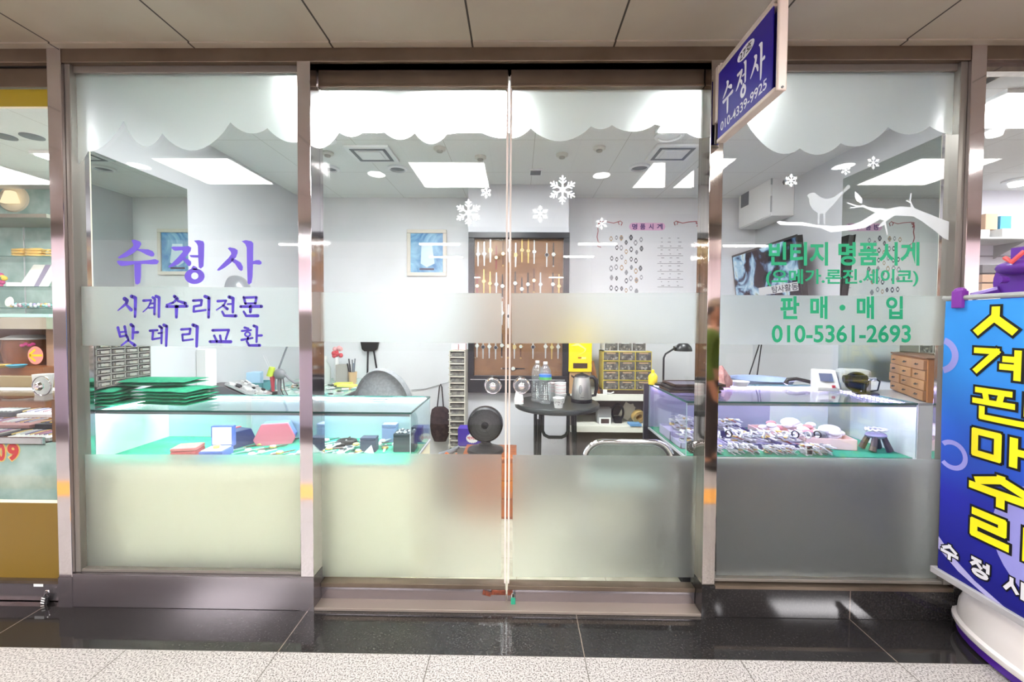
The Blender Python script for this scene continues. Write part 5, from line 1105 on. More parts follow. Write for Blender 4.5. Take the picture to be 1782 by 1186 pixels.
t = thing('coffee_carton', 'tall yellow coffee mix carton with a brown opening behind the kettle', 'carton', ((x0 + x1) / 2 + .03, shy0 + .06, z0)); w = (x1 - x0) / 2 * 1.05; H = z1 - z0
g = G(); g.box(-w, -.05, 0, w, .06, H); g.build('body', PM('yellow_carton', C(250, 214, 28), .45), t, bevel=.003)
g = G(); g.box(-w * .62, -.0515, .03, w * .62, -.0495, .075); g.build('dispenser_opening', PM('dark_opening', C(66, 46, 22), .7), t)
g = G(); g.poly([(-w * .9, -.0508, H * .52), (-w * .2, -.0508, H * .58), (w * .5, -.0508, H * .47), (w * .2, -.0508, H * .38), (-w * .3, -.0508, H * .33), (w * .45, -.0508, H * .42), (w * .3, -.0508, H * .47), (-w * .2, -.0508, H * .53)]); g.box(-w * .0, -.0508, H * .26, w * .5, -.0503, H * .30); g.build('cream_swirl', PM('pale_yellow', C(255, 240, 150), .5), t)
g = G(); [g.box(-w * .6 + i * w * .26, -.051, H * .66, -w * .6 + i * w * .26 + w * .16, -.0505, H * .76) for i in range(5)]; g.box(-w * .2, -.051, H * .27, w * .1, -.0505, H * .30); g.build('brown_print', PM('brown_print', C(170, 96, 26), .5), t)
t = thing('ruler', 'brown wooden ruler leaning against the wall between the coffee carton and the parts cabinet', 'ruler', (at(1040, 680, Y=1.72).x, 1.79, s0)); g = G(); g.obox((-.02, 0, .145), .012, .003, .15, Matrix.Rotation(radians(-18), 3, 'Y')); g.build('stick', wood('ruler_wood', C(140, 92, 52), C(112, 70, 38)), t); g = G(); g.obox((-.002, .008, .14), .010, .003, .145, Matrix.Rotation(radians(-12), 3, 'Y')); g.build('stick', wood('ruler_wood2', C(160, 110, 66), C(130, 84, 46)), t)
# clutter on the lower shelf
def on_s1(px): return at(px, 730, Y=shy0 + .08).x
t = thing('radio', 'silver grey box with a small white frame before it on the lower white shelf', 'box', (on_s1(1052), shy0 + .12, s1 + .001)); g = G(); g.box(-.06, -.03, 0, .06, .06, .13); g.build('body', PM('silver_grey', C(156, 156, 156), .4), t, bevel=.004); g = G(); g.box(-.05, -.06, 0, .05, -.045, .055); f_ = g.build('photo_frame', M_paper, t); g = G(); g.box(-.035, -.062, .008, .035, -.0605, .047); g.build('photo', PM('dark_photo', C(70, 52, 48), .5), f_)
t = thing('adapter', 'black adapter with a coiled cable on the lower white shelf', 'adapter', (on_s1(1077), shy0 + .13, s1 + .001)); g = G(); n = 20; g.tube([(.05 * cos(2 * pi * i / n), 0, .09 + .07 * sin(2 * pi * i / n)) for i in range(n)], .010, 8, closed=True); g.box(-.03, -.03, 0, .03, .03, .05); g.build('cable', M_blackp, t, smooth=True)
t = thing('paper_roll', 'tan roll of tape leaning on papers on the lower white shelf', 'tape roll', (on_s1(1106), shy0 + .1, s1 + .014)); t.rotation_euler = (.35, .3, .4); g = G(); g.lathe([(.028, -.02), (.058, -.02), (.058, .02), (.028, .02), (.028, -.02)], (0, 0, .06), 28, axis='y'); g.build('roll', PM('tan_tape', C(190, 158, 96), .5), t, smooth=True)
o = G(); o.obox((0, 0, .075), .05, .004, .07, Matrix.Rotation(.5, 3, 'Y')); o.obox((.03, .02, .07), .05, .004, .06, Matrix.Rotation(-.3, 3, 'Y')); o = o.build('booklet', PM('cream_paper', C(220, 214, 196), .7), loc=(on_s1(1097), shy0 + .2, s1 + .012)); tag(o, 'cream booklet leaning behind the tape roll on the lower white shelf', 'booklet')
o = G().lathe([(0, 0), (.02, 0), (.02, .07), (.012, .085), (0, .085)], n=18).build('tube_bottle', PM('pinkish_tube', C(216, 196, 190), .5), loc=(on_s1(1121), shy0 + .03, s1 + .001), smooth=True); tag(o, 'small pale pink bottle at the right end of the lower white shelf', 'bottle')
o = G().box(-.05, -.05, 0, .05, .05, .02).build('blue_pad', PM('blue_pad', C(112, 160, 206), .5), loc=(on_s1(1102), shy0 + .04, s1 + .001), bevel=.003); tag(o, 'thin blue pad under the tape roll on the lower white shelf', 'pad')
t = thing('adapter_plug', 'white plug with a short cord at the front of the upper white shelf', 'plug', (at(1053, 683, Y=shy0 + .01).x, shy0 + .012, s0)); g = G(); g.box(-.016, -.01, 0, .016, .015, .038); g.tube([(.016, 0, .01), (.05, 0, .008), (.075, 0, .02), (.06, 0, .012)], .006, 6); g.build('plug_body', M_white, t, smooth=True)

# ================================================================== SHOP: on and behind the right showcase
RT = zr_ + .001
def on_r(px, y): return at(px, 690, Y=y).x
ly = RY + h * 2 + .0
p = at(1152, 668, Z=RT); 
t = thing('gooseneck_lamp', 'black gooseneck desk lamp standing on the back edge of the violet lit showcase', 'lamp', (on_r(1153, ryb - .06), ryb - .07, RT)); Y_ = ryb - .07
hd = at(1189, 607, Y=Y_) - t.location; bn = at(1158, 620, Y=Y_) - t.location
g = G(); g.lathe([(0, 0), (.05, 0), (.05, .012), (.015, .02), (0, .02)], n=24); g.build('base', M_blackp, t, smooth=True)
g = G(); g.tube([(0, 0, .01), (0, 0, bn.z - .01), (bn.x - .0, 0, bn.z + .015), (bn.x + .02, 0, bn.z + .028), (hd.x - .04, 0, hd.z + .012)], .006, 8); g.build('gooseneck', M_blackp, t, smooth=True)
g = G(); g.ell((hd.x, 0, hd.z - .012), .052, .052, .052, 24, 8, z0=0); g.cyl((hd.x - .055, 0, hd.z + .005), (hd.x - .03, 0, hd.z + .01), .014); g.build('lamp_shade', M_blackp, t, smooth=True)
o = G().lathe([(0, 0), (.026, 0), (.028, .05), (.018, .065), (.01, .07), (.008, .09), (0, .092)], n=20).build('yellow_bottle', PM('yellow_plastic', C(240, 208, 50), .4), loc=(on_r(1141, ryb - .02) - .022, ryb - .03, RT), smooth=True); tag(o, 'small yellow squeeze bottle beside the gooseneck lamp', 'bottle')
for i in range(3):
    t = thing('flat_tray', f'flat dark tray with leather edge, {("lowest", "middle", "topmost")[i]} of the stack on the violet lit showcase', 'tray', (on_r(1206, RY + .32) + .012 * i - .02, RY + .33, RT + i * .017), .02 * i, 'stacked dark trays')
    g = G(); g.box(-.14, -.09, 0, .14, .09, .004); g.box(-.14, -.09, 0, .14, -.082, .014); g.box(-.14, .082, 0, .14, .09, .014); g.box(-.14, -.09, 0, -.132, .09, .014); g.box(.132, -.09, 0, .14, .09, .014); g.build('tray_body', PM('tray_dark%d' % (i % 2), C(44, 40, 40) if i % 2 else C(66, 50, 40), .45), t, bevel=.002)
    g = G(); g.box(-.13, -.08, .0045, .13, .08, .009); g.build('inlay', PM('tray_inlay', C(88, 84, 96), .6), t)
o = G(); random.seed(12)
for k in range(20): o.ell((random.uniform(-.09, .09), random.uniform(-.02, .02), .012 + random.random() * .01), .016, .012, .010, 8, 6, random.choice((0, 0, 1)))
o = o.build('bead_pile', [PM('rosy_beads', C(196, 150, 150), .5), M_blackp], loc=(on_r(1206, RY + .45) + .04, ryb - .05, RT), smooth=True); tag(o, 'strew of rosy and dark scraps behind the stacked trays', 'scraps', kind='stuff')
t = thing('pink_cloth', 'crumpled dusty pink cloth heaped behind the post on the violet lit showcase', 'cloth', (on_r(1262, RY + .40), ryb - .10, RT)); g = G(); random.seed(9); nu, nv = 22, 10; g.ell((0, 0, .0), .075, .06, .10, nu, nv, z0=0)
g.v = [(x * (1 + .22 * sin(9 * y * 10 + 5 * z * 14)), y * (1 + .2 * cos(x * 80)), max(.001, z * (1 + .2 * sin(x * 70) + .15 * cos(z * 60 + x * 50)))) for x, y, z in g.v]; g.build('cloth', noise_mat('dusty_pink', C(196, 150, 148), C(170, 122, 122), 30, .95, bump=.4), t, smooth=True)
o = G().lathe([(0, 0), (.04, 0), (.055, .03), (.05, .03), (.036, .006), (0, .006)], n=24).build('white_bowl', M_white, loc=(on_r(1285, ryb - .06), ryb - .07, RT), smooth=True); tag(o, 'small white bowl beside the pink cloth on the violet lit showcase', 'bowl')
t = thing('wash_basin', 'pale blue plastic basin behind the violet lit showcase', 'basin', (at(1325, 665, Y=1.05).x, 1.06, 0)); zb = at(1325, 659, Y=1.02).z; g = G(); g.lathe([(0, zb - .16), (.13, zb - .16), (.19, zb - .01), (.2, zb), (.185, zb - .004), (.125, zb - .15), (0, zb - .15)], n=32); g.build('bowl', PM('pale_blue_plastic', C(166, 184, 222), .4), t, smooth=True); g = G(); g.lathe([(0, 0), (.12, 0), (.14, .03), (.1, .06), (.1, zb - .19), (.15, zb - .161), (0, zb - .161)], n=24); g.build('stand', PM('stool_grey', C(150, 150, 156), .5), t, smooth=True)
a = at(1362, 672, Z=RT); t = thing('bag_handle', 'glossy black curved handle lying at the back of the violet lit showcase', 'handle', (at(1385, 664, Y=ryb - .04).x, ryb - .05, RT)); g = G(); g.tube([(-.07, 0, .012), (-.055, 0, .038), (-.01, -.01, .045), (.05, -.03, .032), (.1, -.06, .014)], [.014, .013, .011, .011, .012], 10); g.build('grip', M_blackp, t, smooth=True)
# watch testing machine
mx = on_r(1468, RY + .34); t = thing('timing_machine', 'white watch testing machine with grey screen and black microphone stand on the violet lit showcase', 'machine', (mx, RY + .36, RT), -.3)
g = G(); g.poly([(-.13, -.05, 0), (-.13, .07, 0), (-.13, .07, .115), (-.13, .02, .115), (-.13, -.05, .02)], ext=(.11, 0, 0)); g.build('console', PM('machine_white', C(216, 216, 214), .4), t, bevel=.006)
nrm = Matrix.Rotation(math.atan2(.07, .095) - pi / 2 + radians(0), 3, 'X'); g = G(); g.add([(-.112, -.031, .052), (-.048, -.031, .052), (-.048, .001, .0945), (-.112, .001, .0945)], [(0, 1, 2, 3)]); g.v = [(x, y - .004, z + .003) for x, y, z in g.v]; g.build('screen', PM('blue_grey_screen', C(92, 100, 128), .2), t)
g = G(); g.box(-.06, -.052, .022, -.045, -.044, .036); g.build('red_button', PM('red_button', C(206, 60, 60), .4), t)
g = G(); g.box(-.01, -.02, 0, .14, .08, .125); g.build('housing', PM('machine_grey', C(182, 186, 186), .4), t, bevel=.02)
g = G(); g.lathe([(0, .03), (.05, .03), (.055, .02), (.055, 0), (0, 0)], (.06, -.022, .06), 24, axis='y'); g.build('dial_face', M_blackp, t, smooth=True)
g = G(); g.box(.03, -.12, 0, .13, -.05, .01); g.cyl((.075, -.085, .01), (.075, -.085, .07), .010); g.cyl((-.02, -.085, .078), (.085, -.085, .082), .022); g.build('microphone_stand', M_blackp, t, smooth=True)
g = G(); g.cyl((.085, -.085, .082), (.125, -.085, .084), .012); g.build('steel_knob', M_chrome, t); g = G(); g.tube([(.125, -.085, .084), (.15, -.07, .07), (.15, -.05, .02), (.12, -.04, .01)], .004, 6); g.build('cable', M_blackp, t)
# wooden drawer chest
A = at(1534, 671, Z=RT); B = at(1611, 703, Y=RY + .014); B.z = RT
ang = math.atan2(B.y - A.y, B.x - A.x); cw_ = math.hypot(B.x - A.x, B.y - A.y); H = at(1611, 625, Y=B.y).z - RT
k_ = min(1, .47 / cw_); A = B + (A - B) * k_; cw_ *= k_
t = thing('drawer_chest', 'honey wood chest of twelve tiny drawers on the right end of the violet lit showcase', 'chest', (A.x, A.y, RT), ang)
g = G(); g.box(0, .004, 0, cw_, .115, H); g.build('body', M_wood, t, bevel=.002); g = G(); g.box(-.004, -.004, H, cw_ + .006, .12, H + .008); g.build('top', wood('dark_wood_top', C(120, 84, 54), C(96, 66, 42)), t, bevel=.002)
for i in range(3):
    for j in range(4):
        x0 = .006 + (cw_ - .012) * i / 3; x1 = .006 + (cw_ - .012) * (i + 1) / 3 - .003; z0 = .006 + (H - .01) * j / 4; z1 = .006 + (H - .01) * (j + 1) / 4 - .003
        g = G(); g.box(x0, -.004 - .003 * ((i * 7 + j * 5) % 3), z0, x1, .01, z1); d = g.build('drawer', wood('honey_wood%d' % ((i + j) % 3), C(182 - 10 * ((i + j) % 3), 138 - 8 * ((i + j) % 3), 90), C(158, 114, 70)), t, bevel=.0015)
        g = G(); xm_ = (x0 + x1) / 2; zm = (z0 + z1) / 2; g.tube([(xm_ - .012, -.010, zm + .003), (xm_ - .006, -.018, zm - .001), (xm_ + .006, -.018, zm - .001), (xm_ + .012, -.010, zm + .003)], .003, 6); g.build('pull', M_blackp, d)
# cables hanging from the television, television, wall box
p = at(1313, 520, Y=1.25)
t = thing('television', 'flat television tilted down on the right side wall showing a blue grey picture', 'television', (0, 0, 0))
far, near = at(1274, 446, X=2.03), at(1386, 409, X=2.03); fb, nb_ = at(1290, 520, X=2.08), at(1410, 522, X=2.08)
U = (near - far); W_ = U.length; U.normalize(); Vv = ((fb - far) + (nb_ - near)) * .5; Vv = (Vv - U * Vv.dot(U)).normalized(); Ht = W_ * .58; N = U.cross(Vv).normalized()
if N.x > 0: N = -N
t.location = far; Mx = Matrix((U, -Vv, N)).transposed()
def TV(a, b, n): return Mx @ Vector((a, -b, n))
def tvbox(name, a0, a1, b0, b1, n0, n1, mat, par=t):
    g = G(); vs = [TV(a, b, n) for n in (n0, n1) for b in (b0, b1) for a in (a0, a1)]; g.add(vs, [(0, 2, 3, 1), (4, 5, 7, 6), (0, 1, 5, 4), (2, 6, 7, 3), (0, 4, 6, 2), (1, 3, 7, 5)]); return g.build(name, mat, par)
tvbox('body', 0, W_, 0, Ht, -.045, -.002, M_blackp); tvbox('bezel', -.006, W_ + .006, -.006, Ht + .012, -.004, 0, M_blackp)
m, nt, o = new_mat('screen_picture'); e = node(nt, 'ShaderNodeEmission'); tcn = node(nt, 'ShaderNodeTexCoord'); nz = node(nt, 'ShaderNodeTexNoise'); nz.inputs['Scale'].default_value = 4.5; nz.inputs['Detail'].default_value = 6; nz.inputs['Distortion'].default_value = 1.2
nt.links.new(tcn.outputs['Object'], nz.inputs[0]); r = node(nt, 'ShaderNodeValToRGB'); r.color_ramp.interpolation = 'LINEAR'
for ps, c in ((.0, (12, 12, 22)), (.44, (22, 22, 34)), (.48, (70, 96, 130)), (.54, (150, 190, 220)), (.62, (206, 228, 240)), (.70, (150, 160, 130))):
    q = r.color_ramp.elements.new(ps) if ps not in (0,) else r.color_ramp.elements[0]; q.position = ps; q.color = C(*c)
r.color_ramp.elements[-1].position = 1; nt.links.new(nz.outputs[0], r.inputs[0]); nt.links.new(r.outputs[0], e.inputs[0]); e.inputs[1].default_value = .9; nt.links.new(e.outputs[0], o.inputs[0])
tvbox('screen', .012, W_ - .012, .012, Ht - .014, .0005, .002, m)
tvbox('caption_strip', W_ * .42, W_ - .03, Ht * .62, Ht * .74, .0025, .003, emit('caption_white', C(226, 228, 232), .8))
g = G(); put_text(g, '탐사활동', TV(W_ * .62, Ht * .73, .0036), TV(W_ * .35, 0, 0), TV(0, -Ht * .10, 0), .015); g.build('caption_lettering', PM('caption_ink', C(24, 24, 40), .5), t)
br = TV(W_ / 2, Ht / 2, -.045); g = G(); g.tube([tuple(br), (XR - far.x - .03, br.y, br.z + .03)], .02, 8); g.build('wall_bracket', M_blackm, t)
zt_ = at(1313, 600, Y=1.3)
for i, (xa, xb) in enumerate(((1322, 1300), (1326, 1316))):
    g = G(); y = 1.62; g.tube([TV(W_ * (.40 + .05 * i), Ht + .014, -.02) + far, at(xa - 1, 600, Y=y), at(xb, 664, Y=y), at(xb - 3, 700, Y=y)], .005, 6); o = g.build('hanging_cable', M_blackp); tag(o, f'black cable hanging below the television, {"slanting more" if i == 0 else "the steeper one"}', 'cable', 'cables under the television')
n1_ = at(1343, 286, X=2.06); f1 = at(1286, 328, X=2.06); zb_ = at(1343, 374, X=2.06).z
t = thing('wall_cabinet', 'white metal wall box with a small dark vent high on the right wall', 'cabinet', (XR, (n1_.y + f1.y) / 2, zb_)); d_ = abs(f1.y - n1_.y) / 2; H = n1_.z - zb_
g = G(); g.box(2.06 - XR + .012, -d_, 0, -.001, d_, H); g.build('body', M_white, t, bevel=.003)
g = G(); g.box(2.06 - XR, -d_ + .006, .006, 2.06 - XR + .011, d_ - .006, H - .006); dr = g.build('door', M_white, t, bevel=.003)
g = G(); g.cyl((2.06 - XR + .004, -d_ + .004, .03), (2.06 - XR + .004, -d_ + .004, .16), .006, n=10); g.cyl((2.06 - XR + .004, -d_ + .004, H - .16), (2.06 - XR + .004, -d_ + .004, H - .03), .006, n=10); g.build('hinge', M_grayp, dr)
g = G(); va = at(1290, 345, X=2.06).y - t.location.y; vb = at(1303, 345, X=2.06).y - t.location.y; g.box(2.06 - XR - .003, vb, H * .44, 2.06 - XR + .001, va, H * .80); g.build('vent', M_slot, dr)
g = G(); g.tube([(2.13, f1.y - .05, HC - .034), (2.13, n1_.y + .03, HC - .034), (2.17, n1_.y + .02, HC - .034)], .03, 10); o = g.build('shade_tube', PM('dark_shade', C(96, 98, 98), .8), smooth=True); tag(o, 'dark tube standing in for the shading between the wall box and the ceiling', 'shading tube')  # tube added as the dark shading above the wall box

# ================================================================== LEFT NEIGHBOUR: jewellery shop
NX0, NX1 = -5.2, XL - .04
M_marble = noise_mat('teal_marble', C(208, 230, 224), C(158, 190, 183), 5, .25, .3, .6, 8); M_marble.node_tree.nodes['P'].inputs['Roughness'].default_value = .2
def sbox(name, x0, y0, z0, x1, y1, z1, mat, label, cat='wall'): g = G(); g.box(x0, y0, z0, x1, y1, z1); return structure(name, g, mat, label, cat)
sbox('wall_back_left_shop', NX0, 2.0, 0, NX1, 2.1, HC, M_marble, 'teal marble back wall of the jewellery shop at the left')
sbox('wall_side_left_shop', NX0 - .1, .12, 0, NX0, 2.1, HC, M_wall, 'side wall of the jewellery shop at the left')
sbox('ceiling.003', NX0, .1, HC, NX1, 2.1, HC + .03, M_ceil, 'white tile ceiling of the jewellery shop at the left', 'ceiling')
sbox('floor.003', NX0, .12, -.05, NX1, 2.1, 0, M_lino, 'floor of the jewellery shop at the left', 'floor')
a = at(60, 300, Z=HC)
t = thing('jewellery_panel_light', 'broad white ceiling light of the jewellery shop at the left', 'ceiling light', (-2.95, 1.32, HC)); g = G(); g.box(-.50, -.20, -.02, .55, .20, 0); g.build('frame', M_white, t); g = G(); g.box(-.48, -.18, -.025, .53, .18, -.0205); g.build('diffuser', emit('jewel_light', (1, .99, .96, 1), 42), t)
t = thing('jewellery_panel_light', 'second white ceiling light of the jewellery shop, out over its doorway', 'ceiling light', (-3.6, .5, HC)); g = G(); g.box(-.5, -.15, -.02, .5, .15, 0); g.build('frame', M_white, t); g = G(); g.box(-.48, -.14, -.025, .48, .14, -.0205); g.build('diffuser', MATS['jewel_light'], t)
for i, px in enumerate((8, 56)):
    p = at(px, 237, Z=HC); t = thing('ceiling_vent', f'flat grey ceiling vent of the jewellery shop, {"left" if i == 0 else "right"} of the pair', 'vent', (p.x, p.y, HC), group='vents of the jewellery shop'); g = G(); g.lathe([(.06, 0), (.06, -.006), (.04, -.01), (0, -.008)], n=24); g.build('rim', M_slot, t, smooth=True)
p = at(20, 345, Y=1.98); t = thing('wall_lamp', 'cream fan shaped wall lamp on the teal marble', 'lamp', (p.x, 2.0, p.z)); g = G(); g.lathe([(0, .015), (.11, .012), (.12, 0), (0, 0)], n=30, axis='y', sx=1.2); g.build('plate', PM('ivory', C(246, 236, 212), .4), t, smooth=True); g = G(); g.poly([(-.06, -.02, -.05), (.09, -.02, -.05), (.05, -.02, .06), (-.01, -.02, .06)], ext=(0, -.05, 0)); g.build('shade', emit('lamp_glow', C(255, 232, 190), 1.3), t, bevel=.01)
# glass shelves with jewellery
SY0, SY1 = 1.62, 1.98
p0 = at(0, 445, Y=SY0); sxr = at(87, 445, Y=SY0).x; sxl = sxr - 1.3
sh = [at(40, y, Y=SY0).z for y in (377, 445, 498, 535)]
t = thing('glass_shelving', 'glass jewellery shelving with a steel fascia on the teal marble wall', 'shelves', ((sxl + sxr) / 2, (SY0 + SY1) / 2, sh[3])); cx, cyy = t.location.x, t.location.y; w, h2 = (sxr - sxl) / 2, (SY1 - SY0) / 2
for z in sh[1:]: g = G(); g.box(-w, -h2, z - sh[3] - .006, w, h2, z - sh[3]); g.build('shelf', M_cglass, t); g = G(); g.box(-w, -h2 - .002, z - sh[3] - .006, w, -h2, z - sh[3]); g.build('shelf_edge', M_edge, t)
g = G(); g.box(-w, -h2 - .02, sh[0] - sh[3] - .01, w, h2, sh[0] - sh[3] + .02); g.build('canopy', PM('canopy_steel', C(168, 160, 150), .3, .7), t)
zb0 = at(40, 572, Y=SY0).z; zb1 = at(40, 552, Y=SY0).z
g = G(); g.box(-w, -h2 - .04, zb0 - sh[3], w, h2, zb1 - sh[3]); g.build('fascia', PM('fascia_steel', C(196, 184, 168), .2, .8), t)
g = G(); g.box(-w, -h2 - .02, zb1 - sh[3] + .002, w, h2, zb1 - sh[3] + .03); g.build('plinth', PM('mint_glass', C(184, 224, 214), .2), t)
for i, x in enumerate((.18, .62)): g = G(); g.box(w - x - .003, h2 - .02, zb1 - sh[3], w - x + .003, h2 - .012, sh[0] - sh[3]); g.build('rail', M_silver, t)
g = G(); g.box(w - .28, h2 - .012, zb1 - sh[3], w, h2 - .002, sh[0] - sh[3] - .02); g.build('side_panel', PM('cream_panel', C(222, 214, 184), .5), t)
def jx(px, z): return at(px, 500, Y=SY0 + .12).x
random.seed(17)
for i, (px, s, c) in enumerate(((42, 1, M_gold), (68, 1.15, M_gold), (88, .55, M_gold))):
    t = thing('gold_crown', ('left', 'middle', 'right')[i] + ' gold bangle set of the upper glass shelf in the jewellery shop', 'jewellery', (jx(px, 0), SY0 + .1, sh[1] + .001), group='gold pieces on the upper glass shelf')
    for k in range(3): g = G(); n = 20; g.tube([(.05 * s * cos(2 * pi * j / n), .04 * s * sin(2 * pi * j / n), .019 + k * .022 + .004 * sin(4 * pi * j / n + k)) for j in range(n)], .010 * s, 7, closed=True); g.build('bangle', c, t, smooth=True)
o = G(); o.poly([(-.13, 0, 0), (.11, 0, 0), (.16, .06, .20), (-.06, .06, .20)], ext=(0, .02, 0)); o.box(-.21, -.02, 0, -.13, .05, .04); t = o.build('necklace_board', PM('pale_sparkle', C(232, 234, 226), .5), loc=(jx(62, 0), SY0 + .1, sh[2] + .001), bevel=.003); tag(t, 'leaning white necklace board with a grey stripe on the middle glass shelf', 'display board'); g = G(); g.poly([(.01, -.002, .004), (.05, -.002, .004), (.10, .057, .198), (.05, .057, .198)], ext=(0, -.002, 0)); g.build('grey_stripe', PM('mauve_stripe', C(134, 128, 150), .6), t)
o = G(); [o.ell((random.uniform(-.04, .04), 0, .05 + random.uniform(-.03, .05)), .022, .02, .022, 8, 6, random.choice((0, 1, 2))) for _ in range(10)]; o.cyl((0, 0, 0), (0, 0, .05), .01); o = o.build('silk_flower', [PM('magenta_petal', C(196, 70, 130), .6), PM('yellow_petal', C(230, 190, 70), .6), PM('leaf_green', C(96, 140, 96), .6)], loc=(jx(8, 0), SY0 + .1, sh[2] + .001), smooth=True); tag(o, 'magenta silk flower at the left end of the middle glass shelf', 'flower')
o = G(); o.lathe([(0, .012), (.034, .012), (.042, 0), (0, 0)], (0, 0, .05), 24, axis='y', sx=.8, sy=1.1); o = o.build('oval_mirror', [PM('oval_white', C(238, 236, 224), .3)], loc=(jx(23, 0), SY0 + .08, sh[3] + .001), smooth=True, rot=(0, .3, 0)); tag(o, 'small oval ivory mirror leaning on the lowest glass shelf', 'mirror')
MJ = [PM('jewel%d' % i, C(*c), .2, .3) for i, c in enumerate(((206, 150, 170), (150, 140, 190), (214, 214, 220), (214, 176, 100), (120, 170, 170)))]
for i in range(9):
    x = jx(36 + i * 6.5, 0); g = G(); r = random.uniform(.02, .03)
    for k in range(7): a = 2 * pi * k / 7; g.ell((r * cos(a), r * .6 * sin(a), .012 + .016 * random.random()), .013, .012, .013, 8, 6, random.randint(0, 4))
    g.ell((0, 0, .024), .016, .014, .02, 8, 6, random.randint(0, 4)); o = g.build('brooch', MJ, loc=(x, SY0 + .08 + .05 * (i % 2), sh[3] + .001), smooth=True); tag(o, f'jewelled brooch in the row on the lowest glass shelf, {ORD[i]} from the oval mirror', 'brooch', 'brooches on the lowest glass shelf')
# wooden lower part
wz0 = at(40, 640, Y=SY0 - .1).z
t = thing('wooden_sideboard', 'brown wooden alcove below the glass shelving of the jewellery shop', 'sideboard', (cx, 1.75, 0)); g = G(); g.box(-w, -.2, 0, w, .2, wz0); g.build('counter', wood('brown_counter', C(150, 92, 52), C(120, 70, 38), 4, stretch=(1, 1, 6)), t, bevel=.004); g = G(); g.box(-w, .2, wz0, w, .22, zb0); g.build('back_panel', PM('brown_back', C(112, 78, 56), .6), t); g = G(); g.box(w - .14, -.05, wz0, w, .2, zb0); g.build('pier', PM('tan_pier', C(170, 136, 112), .5), t)
def jw(px): return at(px, 620, Y=1.6).x
t = thing('wooden_drum', 'brown wooden drum stool with pink ribbon in the alcove', 'drum', (jw(15) - .03, 1.76, wz0 + .001)); H = (zb0 - wz0) * .82; g = G(); g.lathe([(0, 0), (.13, 0), (.15, H * .5), (.14, H * .85), (0, H * .85)], n=28); g.build('barrel', wood('drum_wood', C(136, 80, 40), C(106, 58, 28)), t, smooth=True); g = G(); g.lathe([(0, H * .86), (.15, H * .86), (.15, H * .9), (.09, H), (0, H)], n=28); g.build('silver_lid', PM('silver_cloth', C(196, 198, 194), .4, .3), t, smooth=True); g = G(); [g.ell((.11 + .02 * k, -.13 + .01 * k, H * .68 + .01 * (k % 2)), .018, .012, .014, 8, 6) for k in range(4)]; g.build('ribbon', PM('magenta_ribbon', C(190, 50, 120), .6), t, smooth=True)
for i, (px, c, n_) in enumerate(((14, (196, 168, 92), 'straw yellow'), (42, (70, 150, 176), 'teal blue'))):
    o = G().lathe([(0, 0), (.04, 0), (.062, .02), (.058, .024), (.036, .006), (0, .006)], n=24).build('dish', PM('dish%d' % i, C(*c), .4), loc=(jw(px), 1.545, wz0 + .001), smooth=True); tag(o, f'{n_} dish on the wooden counter of the jewellery shop', 'dish', 'dishes on the wooden counter')
# showcase with marble front
JY = .30; jx1 = at(79, 720, Y=JY).x; jx0 = jx1 - 1.2; jz = at(40, 771, Y=JY).z; jt = at(40, 672, Y=JY + .45).z
t = thing('jewellery_showcase', 'jewellery showcase with teal marble front and glass top at the left shop', 'showcase', ((jx0 + jx1) / 2, JY + .25, 0)); w = (jx1 - jx0) / 2
g = G(); g.box(-w, -.25, 0, w + .10, .25, jz); g.build('marble_base', M_marble, t); g = G(); g.box(-w, -.27, jz, w, -.25, jz + .035); g.box(-w, -.25, jz - .012, w, .25, jz); g.build('steel_rail', M_chrome, t, bevel=.004)
g = G(); g.box(w, -.22, jz, w + .02, .25, jt); g.build('side_post', PM('brown_post', C(120, 84, 60), .4), t); g = G(); g.box(w + .022, -.2, jz - .02, w + .09, .25, jt - .01); g.build('marble_pier', M_marble, t)
g = G(); g.box(-w, -.25, jt - .006, w, .25, jt); g.build('glass_top', M_cglass, t); g = G(); g.box(-w, -.25, jz + .036, w, -.244, jt - .007); g.build('front_glass', M_cglass, t); g = G(); g.box(-w, .2, jt, w, .26, jt + .06); g.build('back_rail', PM('rail_gold', C(176, 160, 120), .3, .6), t)
g = G(); g.box(-w + .02, .20, jt - .024, w - .02, .216, jt - .010); g.build('light_strip', emit('jewel_strip', (1, .98, .97, 1), 10), t)
random.seed(23); mt = [PM('tray_white', C(240, 238, 236), .5), PM('tray_black', C(46, 42, 52), .5), PM('tray_rose', C(170, 120, 120), .5)]
for r in range(3):
    for c in range(4):
        tx = (jx0 + jx1) / 2 + w - .13 - c * .27; ty = JY + .09 + r * .14; mi = (r + c) % 3
        t2 = thing('jewellery_tray', f'{("white", "black", "rose")[mi]} tray of chains, {("front", "middle", "back")[r]} row, {ORD[c]} from the right end of the marble showcase', 'tray', (tx, ty, jz + .004 + r * .03), group='trays of the marble showcase'); g = G(); g.box(-.12, -.065, 0, .12, .065, .02 + .006 * (mi == 1)); g.build('tray_body', mt[mi], t2, bevel=.002)
        g = G()
        for k in range(9): x = -.1 + k * .025; g.tube([(x, -.05, .032), (x + .008, 0, .036), (x - .002, .05, .032)], .0035, 5, random.choice((0, 0, 1, 2, 3)))
        g.build('chains', [M_silver, M_gold, MJ[0], MJ[1]], t2)
g = G()
A_ = at(0, 803, Y=JY - .002); 
for ch_, x0, x1 in (('0', -4, 10), ('9', 14, 34)):
    for off, mi, dy in ((.10, 0, -.001), (.045, 1, -.002)):
        e = 2.2 if mi == 0 else 0; a = at(x0 - e, 801 + e, Y=JY); b = at(x1 + e, 801 + e, Y=JY); c = at(x0 - e, 771 - e, Y=JY); put_text(g, ch_, (a.x - t.location.x, -.25 + dy, a.z), (b.x - a.x, 0, 0), (0, 0, c.z - a.z), off, mi)
